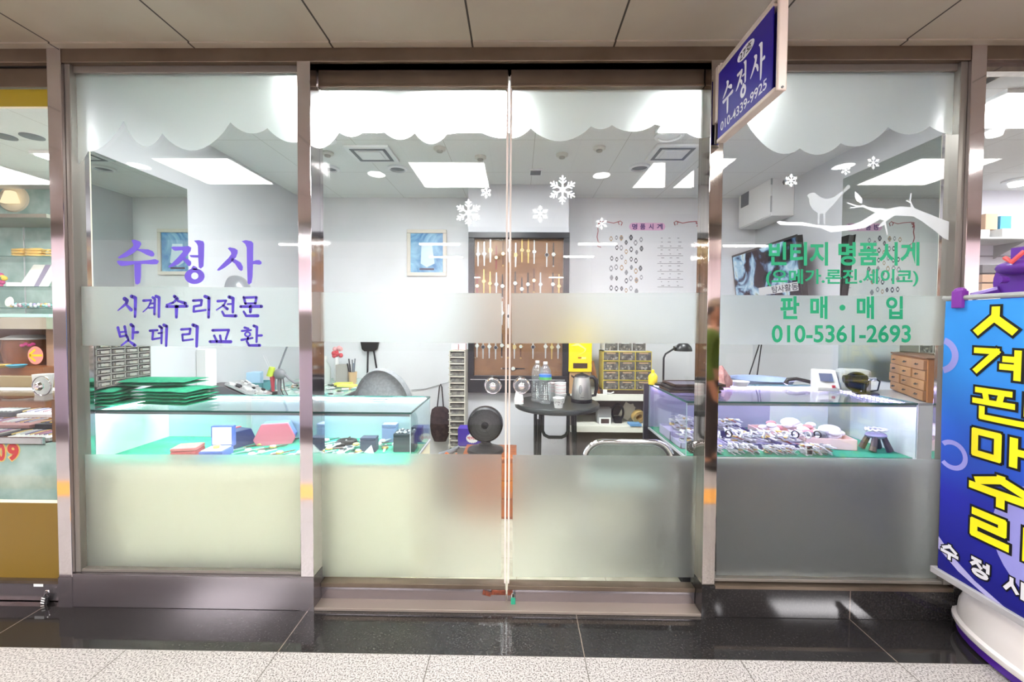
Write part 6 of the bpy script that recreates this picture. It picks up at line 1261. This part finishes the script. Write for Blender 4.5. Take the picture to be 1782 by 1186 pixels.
g.build('number_lettering', [PM('yellow_number', C(240, 206, 110), .5), PM('red_number', C(216, 60, 66), .5)], t)
# the neighbour's sliding door
LYd = .06; zr0 = at(50, 1038, Y=LYd).z; zr1 = at(50, 1005, Y=LYd).z
lx = P1[0] - .002
t = thing('door_3', 'glass sliding door of the jewellery shop with mustard film at top and bottom', 'door', (lx - .55, LYd, 0), kind='structure')
g = G(); g.box(-.55, -.005, zr1, .55, .005, at(40, 148, Y=LYd).z); g.build('glass', M_glass, t)
g = G(); M_must = PM('mustard_film', C(116, 92, 32), .35); g.box(-.55, -.0075, at(40, 1003, Y=LYd).z, .55, -.0055, at(40, 873, Y=LYd).z); g.build('mustard_film', M_must, t); g = G(); g.box(-.55, -.0075, at(40, 187, Y=LYd).z, .55, -.0055, at(40, 157, Y=LYd).z); g.build('mustard_film', PM('mustard_film_top', C(150, 130, 20), .4), t)
g = G(); g.box(-.55, -.008, at(40, 873, Y=LYd).z, .55, -.0052, at(40, 868, Y=LYd).z); g.box(-.55, -.008, at(40, 190, Y=LYd).z, .55, -.0052, at(40, 187, Y=LYd).z); g.build('pale_edge', M_cream, t)
g = G(); g.box(-.55, -.025, zr0, .55, .02, zr1 - .01); g.build('bottom_rail', M_plate, t, bevel=.002); g = G(); g.box(-.55, -.028, zr1 - .01, .55, .02, zr1 + .004); g.build('rail_cap', M_bronze, t)
g = G(); g.box(-.55, -.02, at(40, 155, Y=LYd).z, .55, .02, at(40, 123, Y=LYd).z); g.build('top_rail', M_bronze, t, bevel=.002)
hp = at(75, 671, Y=LYd - .02) - t.location; g = G(); g.lathe([(0, .012), (.042, .012), (.044, .006), (.044, 0), (0, 0)], tuple(hp), 30, axis='y'); g.build('handle_disc', M_glass, t, smooth=True); g = G(); g.tube([(hp.x + .043 * cos(k * pi / 16), hp.y - .006, hp.z + .043 * sin(k * pi / 16)) for k in range(32)], .0022, 6, closed=True); g.build('handle_ring', M_chrome, t, smooth=True); g = G(); g.lathe([(0, .035), (.014, .03), (.02, .018), (.014, .008), (0, .006)], tuple(hp), 20, axis='y'); g.build('handle_knob', M_chrome, t, smooth=True)
g = G(); ap = at(62, 618, Y=LYd - .006) - t.location; g.poly([(ap.x + .036 * cos(i * pi / 16), -.0065, ap.z + .041 * sin(i * pi / 16)) for i in range(32)]); g.build('round_sticker', PM('coral_sticker', C(236, 150, 140), .5), t)
g = G(); u = .036
def bar2(a, b, w2): 
    a = Vector((ap.x + a[0] * u, -.0072, ap.z + a[1] * u)); b = Vector((ap.x + b[0] * u, -.0072, ap.z + b[1] * u)); d = (b - a).normalized(); n = Vector((-d.z, 0, d.x)) * w2 * u; g.poly([a + n, a - n, b - n, b + n])
bar2((-.75, 0), (.9, 0), .13); bar2((-.8, .05), (.0, .75), .13); bar2((-.8, -.05), (.0, -.75), .13); g.build('arrow', PM('yellow_arrow', C(255, 206, 40), .5), t)
sp_ = at(65, 1018, Y=LYd - .03) - t.location; g = G(); g.box(sp_.x - .022, -.0262, sp_.z - .008, sp_.x + .022, -.0255, sp_.z + .010); g.build('paper_label', M_white, t)
p = at(82, 1030, Y=.02); padlock(p.x, p.y - .0, p.z, 0, M_blackp, 'black combination padlock with white dials on the jewellery shop door', .22, 1.35)
t = [o for o in COL.objects if o.name.startswith('padlock')][-1]; t = max((o for o in COL.objects if o.get('category') == 'padlock'), key=lambda o: -o.location.x); g = G(); [g.box(-.0145, -.0068, -.062 + i * .011, .002, -.006, -.057 + i * .011) for i in range(4)]; g.build('number_dials', M_white, t)
g = G(); g.box(-6, .0, 0, P1[0], .12, zr0 - .004); structure('trim_19', g, M_steel_b, 'worn steel threshold of the jewellery shop door', 'threshold'); 
g = G(); g.box(-6, -.002, zr0 - .012, P1[0], .02, zr0 - .004); structure('trim_20', g, PM('worn_brass', C(188, 158, 108)), 'brass guide track of the jewellery shop door', 'track')
g = G(); g.box(-6, .03, at(40, 122, Y=.06).z, P1[0], .12, zl); structure('trim_21', g, M_dark, 'dark track slot over the jewellery shop door', 'track slot')
o = G().lathe([(0, 0), (.034, 0), (.044, .11), (.041, .11), (.032, .004), (0, .004)], n=20).build('paper_cup', M_paper, loc=(at(82, 660, Y=.52).x, .50, jt + .001), smooth=True); tag(o, 'white paper cup on the glass top of the jewellery showcase', 'cup')

# ================================================================== RIGHT NEIGHBOUR
RX0, RX1 = XR + .05, 5.9
M_slat = PM('slat_wall', C(236, 234, 242), .5); add_grid(M_slat, None, None) if 0 else None
sbox('wall_back_right_shop', RX0, 2.0, 0, RX1, 2.1, HC, M_slat, 'white slatted back wall of the shop at the right')
for i in range(13):
    z = .9 + i * .1; g = G(); g.box(RX0, 1.992, z, RX1, 2.0, z + .012); structure('trim_%d' % (30 + i), g, PM('slat_groove', C(170, 166, 176), .6), 'grey slat groove of the right shop wall at about %d cm height' % round(z * 100), 'groove')
sbox('ceiling.004', RX0, .1, HC, RX1, 2.1, HC + .03, M_ceil, 'white tile ceiling of the shop at the right', 'ceiling')
sbox('floor.004', RX0, .12, -.05, RX1, 2.1, 0, M_lino, 'floor of the shop at the right', 'floor')
for i, (x, y) in enumerate(((2.75, .55), (3.9, .6), (4.4, 1.3))):
    t = thing('shop_panel_light', f'white ceiling light of the shop at the right, {("nearest the post", "over its middle", "farther back")[i]}', 'ceiling light', (x, y, HC), group='ceiling lights of the right shop'); g = G(); g.box(-.3, -.2, -.02, .3, .2, 0); g.build('frame', M_white, t); g = G(); g.box(-.28, -.18, -.025, .28, .18, -.0205); g.build('diffuser', emit('right_shop_light', (.97, .97, 1, 1), 26) if 'right_shop_light' not in MATS else MATS['right_shop_light'], t)
for i, (px, py, s) in enumerate(((1731, 222, .07), (1770, 313, .09))):
    p = at(px, py, Z=HC); t = thing('ceiling_lamp', f'round glass ceiling lamp of the right shop, {"nearer" if i == 0 else "farther"} one', 'ceiling lamp', (p.x, p.y, HC), group='round lamps of the right shop'); g = G(); g.lathe([(s, 0), (s, -.012), (s * .8, -.02), (0, -.02)], n=24); g.build('rim', M_cass, t, smooth=True); g = G(); g.lathe([(s * .6, -.02), (s * .5, -.05), (0, -.055)], n=20); g.build('bulb', emit('bulb_white', (1, 1, 1, 1), 3) if 'bulb_white' not in MATS else MATS['bulb_white'], t, smooth=True)
wy = 1.7
def rx(px, py): return at(px, py, Y=wy)
a = rx(1722, 413); t = thing('wall_shelf', 'white glass-edged shelf on brackets along the slatted wall', 'shelf', (a.x + .9, 1.84, a.z)); g = G(); g.box(-1.2, -.16, -.014, 1.2, .15, 0); g.build('board', M_white, t, bevel=.002)
for x in (-.55, .1): g = G(); g.poly([(x, -.08, -.015), (x, .15, -.015), (x, .15, -.13)], ext=(.012, 0, 0)); g.build('bracket', M_grayp, t)
for i, (px, x_, c, s, lab) in enumerate(((1722, .0, (238, 236, 230), (.12, .10, .075), 'low white carton'), (1752, .14, (240, 240, 240), (.16, .11, .07), 'long white carton'), (1738, .05, (236, 200, 168), (.10, .09, .13), 'peach coloured carton'), (1762, .1, (96, 178, 226), (.09, .1, .11), 'bright blue carton'), (1785, .1, (238, 238, 236), (.12, .1, .12), 'tall white carton'))):
    q = rx(px, 400); zz = a.z + .001 + (.077 if i in (2, 3) else 0); o = G().box(-s[0] / 2, -s[1] / 2, 0, s[0] / 2, s[1] / 2, s[2]).build('carton', PM('carton_%d' % i, C(*c), .5), loc=(q.x + (.0 if i != 1 else .03), 1.80 - .06 * (i == 1), zz), bevel=.003); tag(o, lab + ' on the wall shelf of the right shop', 'carton', 'cartons of the right shop shelf')
for r, (py0, py1) in enumerate(((460, 475), (477, 491), (493, 508))):
    z1 = at(1740, py0, Y=wy).z; z0 = at(1740, py1, Y=wy).z; xx = rx(1716, 480).x; col = ((112, 110, 112), (196, 160, 130), (204, 168, 136))[r]
    t = thing('storage_box', f'{("grey", "upper tan", "lower tan")[r]} storage drawer box stacked against the slatted wall', 'drawer box', (xx + .25, 1.84, z0 + .001), group='stacked drawer boxes'); g = G(); g.box(-.28, -.14, 0, .28, .14, z1 - z0 - .002); g.build('body', PM('store%d' % r, C(*col), .5), t, bevel=.003); g = G(); g.box(-.12, -.146, (z1 - z0) * .4, .0, -.139, (z1 - z0) * .65); g.build('handle', M_grayp, t)
zq = at(1740, 509, Y=wy).z; t = thing('side_counter', 'white counter with a lattice basket along the slatted wall', 'counter', (rx(1716, 500).x + .5, 1.84, 0)); g = G(); g.box(-.6, -.15, 0, .6, .15, zq - .0); g.build('cabinet', M_white, t, bevel=.004)
o = G().box(0, .14, 0, .0, .14, 0)
g = G(); g.box(P4[1], .0, 0, 6, .11, .26); structure('trim_22', g, M_black2, 'black granite stall riser of the shop at the right', 'stall riser')
g = G(); g.box(P4[1], .045, .26, 6, .055, zl - .0); t = structure('window_3', g, M_glass, 'clear fixed window of the shop at the right', 'window')
g = G(); g.box(P4[1], .03, zl - .035, 6, .07, zl); structure('trim_23', g, M_steel_b, 'steel bead over the right shop window', 'trim')
g = G(); g.box(P4[1], .056, at(1750, 128, Y=.05).z, 6, .06, at(1750, 110, Y=.05).z); structure('trim_24', g, noise_mat('printed_strip', C(150, 150, 120), C(190, 190, 176), 14, .5), 'faded printed strip along the top of the right shop window', 'film strip')

# ================================================================== BLADE SIGN
BX = at(1251, 180, Y=-.035).x; b0 = at(1251, 126, X=BX); b1 = at(1250, 238, X=BX); c0 = at(1343, 17, X=BX); c1 = at(1345, 157, X=BX)
yf_, yn_ = b0.y, (c0.y + c1.y) / 2; zt_, zb_ = (b0.z + c0.z) / 2, (b1.z + c1.z) / 2; sw, shh = abs(yf_ - yn_), zt_ - zb_
t = thing('blade_sign', 'blue double sided shop sign with white lettering projecting from the post over the right pane', 'sign', (BX, yf_, zb_))
M_navy = PM('navy_sign', C(44, 32, 140), .35); M_bar = PM('ivory_metal', C(206, 194, 182), .35)
g = G(); g.box(0, -sw, 0, .004, 0, shh); g.build('sign_face', M_navy, t)
g = G(); g.box(.026, -sw, 0, .03, 0, shh); g.build('sign_face', M_navy, t)
g = G(); g.box(-.003, -sw - .02, -.016, .033, .005, -.001); g.build('bottom_bar', M_bar, t, bevel=.004)
g = G(); g.tube([(.015, .03, shh + .03), (.015, -sw - .02, shh + .03)], .008, 10); g.box(.0, -sw, shh + .001, .03, 0, shh + .010); g.build('top_bar', M_bar, t)
g = G(); g.box(-.001, -sw - .034, -.020, .031, -sw - .021, shh + .045); g.build('end_bracket', PM('ivory_metal_light', C(204, 190, 180), .35), t, bevel=.005)
g = G(); g.box(.010, .006, -.0, .022, .016, shh + .05); g.box(.0, .006, shh * .30, .03, .034, shh + .04); g.build('wall_bracket', M_bar, t, bevel=.002)
for y in (-sw - .0345,):
    g = G(); [g.cyl((.015, y, z), (.015, y - .002, z), .004, n=10) for z in (-.010, shh + .033)]; g.build('screws', M_blackp, t)
def SM(a, b, d=-.0008): return Vector((d, -a * sw, b * shh))
g = G()
def bs(x, y):
    return SM(.10 + (x - 70) / 1365 * .80, (.74 - (y - 90) / 425 * .50) - .0)
big_name(g, bs); put_text(g, '010-4339-9925', SM(.07, .07), SM(.86, 0, 0), SM(0, .135, 0), .012)
g.build('white_lettering', PM('sign_white', C(226, 226, 232), .45), t)
g = G(); g.poly([SM(.56 + .155 * cos(i * pi / 18), .855 + .085 * sin(i * pi / 18)) for i in range(36)]); g.build('number_oval', MATS['sign_white'], t)
g = G(); put_text(g, '27호', SM(.45, .80, -.0014), SM(.22, 0, 0), SM(0, .11, 0), .02); g.build('number_lettering', M_blackp, t)

# ================================================================== BANNER STAND
NXb = 1.79; e0 = at(1655, 524, X=NXb); e1 = at(1632, 985, X=NXb); by0 = (e0.y + e1.y) / 2; bzt, bzb = e0.z, e1.z; bw = .42; bh = bzt - bzb
t = thing('banner_stand', 'blue printed banner with yellow lettering on a purple and white water-filled stand', 'banner', (NXb, by0, 0))
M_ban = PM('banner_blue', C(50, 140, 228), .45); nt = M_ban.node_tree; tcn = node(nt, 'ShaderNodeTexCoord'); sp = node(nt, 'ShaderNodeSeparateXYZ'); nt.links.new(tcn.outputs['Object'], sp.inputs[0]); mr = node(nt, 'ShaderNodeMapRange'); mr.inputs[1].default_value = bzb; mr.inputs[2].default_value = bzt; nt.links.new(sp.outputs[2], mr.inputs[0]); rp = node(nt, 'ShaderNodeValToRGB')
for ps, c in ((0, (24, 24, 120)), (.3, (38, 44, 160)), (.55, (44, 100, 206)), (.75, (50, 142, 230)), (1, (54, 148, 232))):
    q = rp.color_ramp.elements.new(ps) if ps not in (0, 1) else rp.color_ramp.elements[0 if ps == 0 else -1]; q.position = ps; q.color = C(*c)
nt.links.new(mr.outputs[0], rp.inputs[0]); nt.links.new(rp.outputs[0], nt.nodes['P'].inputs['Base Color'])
def BW(a, b): return .002 * sin(a * 9) * sin(b * 3) + .004 * sin(b * 5 + 1) * (1 - a)       # slight waves in the sheet
def BM(a, b, d=0): return Vector((-.012 + BW(a, b) - d, -a * bw, bzb + b * bh))
g = G(); nu, nv = 16, 36; vs = [BM(i / nu, j / nv, 0) for i in range(nu + 1) for j in range(nv + 1)]; bk = [v + Vector((.0012, 0, 0)) for v in vs]; q = [(i * (nv + 1) + j, (i + 1) * (nv + 1) + j, (i + 1) * (nv + 1) + j + 1, i * (nv + 1) + j + 1) for i in range(nu) for j in range(nv)]
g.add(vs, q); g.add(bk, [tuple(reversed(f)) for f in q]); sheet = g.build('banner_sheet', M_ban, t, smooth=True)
def bpoly(g, pts, d, mi=0): g.poly([BM(a, b, d) for a, b in pts], mi=mi)
g = G()
def bring(ca, cb, r0, r1, d=.0012):
    n = 40; P_ = []
    for r in (r0, r1): P_ += [BM(ca + r / bw * cos(2 * pi * i / n), cb + r / bh * sin(2 * pi * i / n), d) for i in range(n)]
    fs = [(i, (i + 1) % n, n + (i + 1) % n, n + i) for i in range(n) if all(-bw - .001 <= P_[q].y <= .001 and bzb < P_[q].z < bzt for q in (i, (i + 1) % n, n + i, n + (i + 1) % n))]; g.add(P_, fs)
for q in ((-.04, .80, .052, .078), (.11, .44, .042, .061), (1.0, .25, .13, .22)):
    g = G(); bring(*q); g.build('ring_print', PM('lavender_print', C(150, 150, 220), .5), sheet)
g = G(); bpoly(g, [(0, .12), (.15, .07), (.35, .03), (.6, .0), (.45, .0), (.2, .03), (0, .075)], .0012); g.build('stripe_print', PM('pale_lilac_print', C(176, 172, 220), .5), sheet)
M_ylw = PM('banner_yellow', C(250, 238, 30), .45); M_blk = PM('banner_black', C(20, 20, 26), .45)
GOTHIC = {  # heavy square-cut strokes in a unit box, x right, y up
 '시': [[(.33,.97),(.33,.66),(.03,.12)],[(.33,.60),(.62,.16)],[(.87,1),(.87,0)]],
 '계': [[(.02,.88),(.38,.88),(.04,.18)],[(.46,.66),(.63,.66)],[(.42,.42),(.63,.42)],[(.67,.95),(.67,.03)],[(.92,1),(.92,0)]],
 '판': [[(.06,.92),(.62,.92)],[(.22,.88),(.25,.60)],[(.47,.88),(.44,.60)],[(.02,.56),(.66,.56)],[(.82,1),(.82,.32)],[(.84,.66),(1,.66)],[(.18,.42),(.18,.07),(.95,.07)]],
 '매': [[(.08,.88),(.44,.88),(.44,.16),(.08,.16),(.08,.88)],[(.66,.95),(.66,.04)],[(.66,.52),(.92,.52)],[(.92,1),(.92,0)]],
 '수': [[(.5,1),(.5,.86),(.10,.58)],[(.52,.84),(.90,.58)],[(.0,.40),(1,.40)],[(.5,.40),(.5,-.02)]],
 '리': [[(.06,.88),(.54,.88),(.54,.54),(.10,.54),(.10,.16),(.64,.16)],[(.88,1),(.88,0)]],
 '정': [[(.04,.93),(.56,.93)],[(.32,.93),(.30,.80),(.04,.50)],[(.32,.76),(.58,.50)],[(.62,.74),(.86,.74)],[(.88,1),(.88,.40)],[(.50 + .32 * cos(i * pi / 8), .17 + .15 * sin(i * pi / 8)) for i in range(17)]],
 '사': [[(.32,.97),(.32,.66),(.03,.12)],[(.32,.60),(.60,.16)],[(.80,1),(.80,0)],[(.80,.52),(1.02,.52)]]}
def gothic(g, ch, M, wx, wy, t, grow, mi=0):
    """square-ended strokes of thickness t (metres) in a wx by wy box; grow widens them for the outline"""
    for st in GOTHIC[ch]:
        p = [Vector((x * wx, y * wy)) for x, y in st]; n = len(p); h = t / 2 + grow; closed = (p[0] - p[-1]).length < 1e-6
        for i in range(n - 1):
            a, b_ = p[i], p[i + 1]; u = (b_ - a).normalized(); v = Vector((-u.y, u.x)); e0 = grow if (i == 0 and not closed) else 0; e1 = grow if (i == n - 2 and not closed) else 0
            if i > 0 or closed: e0 = h * .72
            if i < n - 2 or closed: e1 = h * .72
            s0_ = a - u * e0; s1_ = b_ + u * e1; m_ = max(1, int((s1_ - s0_).length / .02))
            g.add([M(*(s0_ + (s1_ - s0_) * (q / m_) + v * h * sg)) for q in range(m_ + 1) for sg in (1, -1)], [(2 * q, 2 * q + 1, 2 * q + 3, 2 * q + 2) for q in range(m_)], mi)
g1 = G(); g2 = G()
for i, ch in enumerate('시계판매수리'):
    zc = .925 - i * .139; cw2, chh = .225, .118
    for gg, gr, dd in ((g1, .0085, .0020), (g2, 0, .0032)):
        gothic(gg, ch, (lambda x, y, zc=zc, dd=dd: BM(.275 + x / bw, zc - .052 + y / bh, dd)), cw2, chh, {'판': .021, '계': .022, '매': .025}.get(ch, .028), gr)
for i, ch in enumerate('수정사'):
    for gg, gr, dd, mi in ((g1, .005, .0020, 0), (g2, 0, .0032, 1)):
        gothic(gg, ch, (lambda x, y, i=i, dd=dd: BM(.03 + i * .28 + x / bw, .055 + y / bh, dd)), .072, .062, .0125, gr, mi)
g1.build('letter_outlines', M_blk, sheet); g2.build('lettering', [M_ylw, MATS['sign_white']], sheet)
M_pur = PM('purple_plastic', C(96, 48, 150), .35)
g = G(); g.tube([(-.010, .01, bzt + .012), (-.010, -bw - .01, bzt + .012)], .010, 10); g.build('top_bar', M_grayp, t); g = G(); g.box(-.022, -bw - .01, bzb - .028, .006, .02, bzb - .001); g.build('bottom_bar', PM('aluminium', C(196, 194, 196), .35, .3), t, bevel=.003)
g = G(); g.box(-.028, -.075, bzt - .03, .004, -.035, bzt + .04); g.ell((-.012, -.055, bzt + .04), .016, .022, .014, 12, 8); g.build('clip', PM('purple_clip', C(128, 54, 158), .35), t, bevel=.004)
mc = Vector((.16, -bw / 2, 0))
g = G(); g.tube([(mc.x, mc.y, .20), (mc.x, mc.y, bzt + .06)], .018, 10); g.build('pole', M_grayp, t)
hz_ = at(1760, 492, X=NXb + .12).z
g = G(); g.lathe([(0, .03), (.075, .028), (.085, .01), (.085, -.02), (0, -.02)], (.06, mc.y, hz_), 30, axis='x'); g.ell((.05, mc.y, hz_ + .05), .05, .08, .03, 16, 8); g.box(.03, mc.y - .03, hz_ + .06, .07, mc.y + .02, hz_ + .12); g.tube([(.04, mc.y + .06, hz_ - .03), (.01, mc.y + .13, bzt + .015)], .016, 8); g.tube([(.04, mc.y - .06, hz_ - .03), (.01, mc.y - .13, bzt + .015)], .016, 8); g.tube([(.06, mc.y, hz_), (.16, mc.y, hz_ - .02)], .03, 8); g.cyl((-.03, mc.y, hz_ + .002), (-.005, mc.y, hz_ + .002), .012); g.build('head', M_pur, t, smooth=True)
g = G(); g.tube([(.01, mc.y + .02, hz_ + .085), (.0, mc.y - .01, hz_ + .065), (.01, mc.y - .04, hz_ + .10)], .008, 6); g.build('tag_strip', PM('red_white_tag', C(226, 90, 90), .5), t)
def oval(rx_, ry_, z0, z1, g, c, mi=0, n=40, dome=1):
    pr = [(0.0001, z0), (.9, z0), (1, z0 + .012)] + ([(1, z1)] if not dome else [(1.0, z0 + (z1 - z0) * .15)] + [(cos(a * pi / 16) ** .7, z0 + (z1 - z0) * (.15 + .85 * sin(a * pi / 16))) for a in range(1, 8)] + [(.0001, z1)])
    g.lathe(pr, c, n, mi, sx=rx_, sy=ry_)
bc = (at(1672, 1105, Z=.03).x + .145 - NXb, at(1672, 1105, Z=.03).y - .25 - by0, 0)
g = G(); oval(.175, .375, 0.0, .05, g, bc, dome=0); g.build('base_foot', PM('deep_purple_plastic', C(72, 30, 138), .35), t, smooth=True)
g = G(); pr = [(.0001, .045), (1.03, .045), (1.05, .055), (1.05, .068), (1.0, .078)]; g.lathe(pr, bc, 44, sx=.175, sy=.375); g.lathe([(1.0, .078), (.985, .13), (.93, .175), (.80, .205), (.55, .222), (.0001, .226)], bc, 44, sx=.175, sy=.375); g.build('base_tank', PM('ivory_plastic', C(226, 220, 216), .35), t, smooth=True)
g = G(); g.lathe([(.56, .2215), (.5, .2285), (.0001, .231)], (bc[0], bc[1] - .05, 0), 36, sx=.175, sy=.30); g.build('purple_insert', PM('mauve_plastic', C(96, 76, 132), .35), t, smooth=True)
g = G(); g.tube([(bc[0] + .01, mc.y, .2), (mc.x, mc.y, .3)], .022, 10); g.build('pole_socket', M_pur, t)

# ================================================================== PERSON (seen mirrored in the polished post)
def skin_mesh(name, pts, edges, mat, parent, sub=2, root=0, x=None):
    """continuous body surface grown over a jointed skeleton: pts = (x, y, z, rx, ry)"""
    me = bpy.data.meshes.new(name); me.from_pydata([p[:3] for p in pts], edges, []); me.materials.append(mat)
    o = bpy.data.objects.new(name, me); COL.objects.link(o); o.parent = parent
    s = o.modifiers.new('skin', 'SKIN'); s.use_smooth_shade = True
    for i, p in enumerate(pts): me.skin_vertices[0].data[i].radius = (p[3], p[4] if len(p) > 4 else p[3]); me.skin_vertices[0].data[i].use_root = (i == root)
    b = o.modifiers.new('sub', 'SUBSURF'); b.levels = sub; b.render_levels = sub
    return o
PXc, PYc = 1.755, -2.0
t = thing('person', 'person in tan cap, green jacket and dark trousers, hand raised to the face', 'person', (PXc, PYc, 0), radians(40))
M_skin = PM('skin', C(196, 140, 112), .5); M_jk = PM('olive_jacket', C(96, 118, 44), .8); M_tr = PM('dark_trousers', C(64, 58, 58), .8); M_gs = PM('grey_shirt', C(98, 96, 94), .8); M_cap = PM('tan_cap', C(150, 128, 108), .8)
# body in local space, facing +X; the figure is about 1.52 m tall
B = [(0,0,.80,.11,.10),(0,0,.95,.115,.095),(0,0,1.10,.12,.10),(.0,0,1.21,.115,.085),(.01,0,1.27,.05,.05),(.025,0,1.33,.05,.055),(.035,0,1.40,.082,.072),(.03,0,1.475,.072,.066)]
E_ = [(i, i + 1) for i in range(7)]
def chain(st, pts):
    k = len(B); B.extend(pts); E_.append((st, k)); E_.extend((k + i, k + i + 1) for i in range(len(pts) - 1)); return len(B) - 1
for s in (-1, 1):
    chain(0, [(0, s * .085, .74, .085, .085), (.012, s * .095, .44, .055, .055), (-.01, s * .10, .10, .036, .036), (.01, s * .10, .045, .036, .034), (.12, s * .115, .03, .034, .024)])
wl = chain(3, [(0, .155, 1.20, .05, .05), (-.01, .205, .96, .04, .04), (.06, .215, .76, .028, .028), (.075, .21, .71, .034, .020)])
wr = chain(3, [(0, -.155, 1.20, .05, .05), (.06, -.20, .98, .04, .04), (.125, -.07, 1.24, .028, .028), (.13, -.035, 1.285, .032, .022)])
chain(6, [(.115, 0, 1.372, .016, .014)]); 
for s in (-1, 1): chain(6, [(.03, s * .078, 1.385, .014, .010)])
for w_i, dirv in ((wl, Vector((.3, -.05, -.95))), (wr, Vector((-.1, .55, .82)))):
    c = Vector(B[w_i][:3]); dirv.normalize(); side = Vector((1, 0, 0)) if w_i == wl else Vector((.8, -.5, .3)).normalized()
    for k, (o_, l) in enumerate(((-.021, .058), (-.007, .068), (.007, .064), (.021, .050))):
        a = c + side * o_ + dirv * .03; b_ = a + dirv * l * .55 + Vector((.006, 0, 0)); e_ = a + dirv * l * .9 + Vector((.018, 0, 0)); chain(w_i, [tuple(a) + (.0092, .0085), tuple(b_) + (.0085, .008), tuple(e_) + (.0075, .007)])
    a = c + side * .030; chain(w_i, [tuple(a) + (.010, .010), tuple(a + side * .014 + dirv * .03) + (.0085, .008)])
skin_mesh('body', B, E_, M_skin, t)
J = [(0,0,.78,.135,.125),(0,0,.95,.14,.12),(0,0,1.10,.145,.122),(0,0,1.215,.135,.10),(.005,0,1.262,.068,.068)]
k = [(0,1),(1,2),(2,3),(3,4)]; J += [(0,.17,1.20,.066,.066),(-.01,.207,.965,.056,.056),(.052,.215,.79,.044,.044),(0,-.17,1.20,.066,.066),(.06,-.203,.98,.056,.056),(.115,-.09,1.20,.044,.044)]; k += [(3,5),(5,6),(6,7),(3,8),(8,9),(9,10)]
skin_mesh('jacket', J, k, M_jk, t)
T_ = [(0,0,.80,.125,.115)]; k = []
for s in (-1, 1): n = len(T_); T_ += [(0,s*.088,.72,.098,.098),(.012,s*.096,.44,.072,.072),(-.008,s*.10,.09,.058,.058)]; k += [(0,n),(n,n+1),(n+1,n+2)]
skin_mesh('trousers', T_, k, M_tr, t)
g = G(); g.poly([(.118, -.05, .82), (.118, .05, .82), (.128, .045, 1.18), (.10, .0, 1.255), (.128, -.045, 1.18)], ext=(.022, 0, 0)); g.build('shirt', M_gs, t, bevel=.008)
g = G(); g.ell((.03, 0, 1.445), .092, .084, .082, 22, 8, z0=0); g.build('cap', M_cap, t, smooth=True); g = G(); n = 12; g.poly([(.05 + .135 * cos(-pi / 2 + pi * i / n) ** 1, .078 * sin(-pi / 2 + pi * i / n), 1.447 - .012 * cos(-pi / 2 + pi * i / n)) for i in range(n + 1)], ext=(0, 0, .008)); g.build('cap_visor', PM('dark_visor', C(92, 76, 66), .8), t, bevel=.003)
g = G(); g.ell((.012, 0, 1.415), .088, .080, .07, 18, 10, z0=-.6, z1=.5); g.v = [v for v in g.v]; g.build('hair', PM('dark_hair', C(40, 36, 36), .7), t, smooth=True)
for s in (-1, 1):
    g = G(); g.ell((.108, s * .030, 1.398), .010, .013, .009, 10, 6); g.build('eye', M_white, t, smooth=True)
    g = G(); g.ell((.115, s * .030, 1.398), .005, .006, .006, 8, 6); g.build('pupil', M_blackp, t, smooth=True)
g = G(); g.ell((.112, 0, 1.338), .008, .022, .006, 10, 6); g.build('mouth', PM('lips', C(160, 92, 84), .5), t, smooth=True)
g = G(); g.lathe([(0, 0), (.022, 0), (.028, .06), (0, .06)], (.165, .01, 1.32), 16); g.build('paper_cup', M_paper, t, smooth=True)
for s in (-1, 1):
    g = G(); g.ell((.05, s * .108, .04), .115, .045, .045, 16, 8, z0=-.85); g.v = [(x, y, max(z, .002)) for x, y, z in g.v]; g.build('shoe', M_bleather, t, smooth=True)
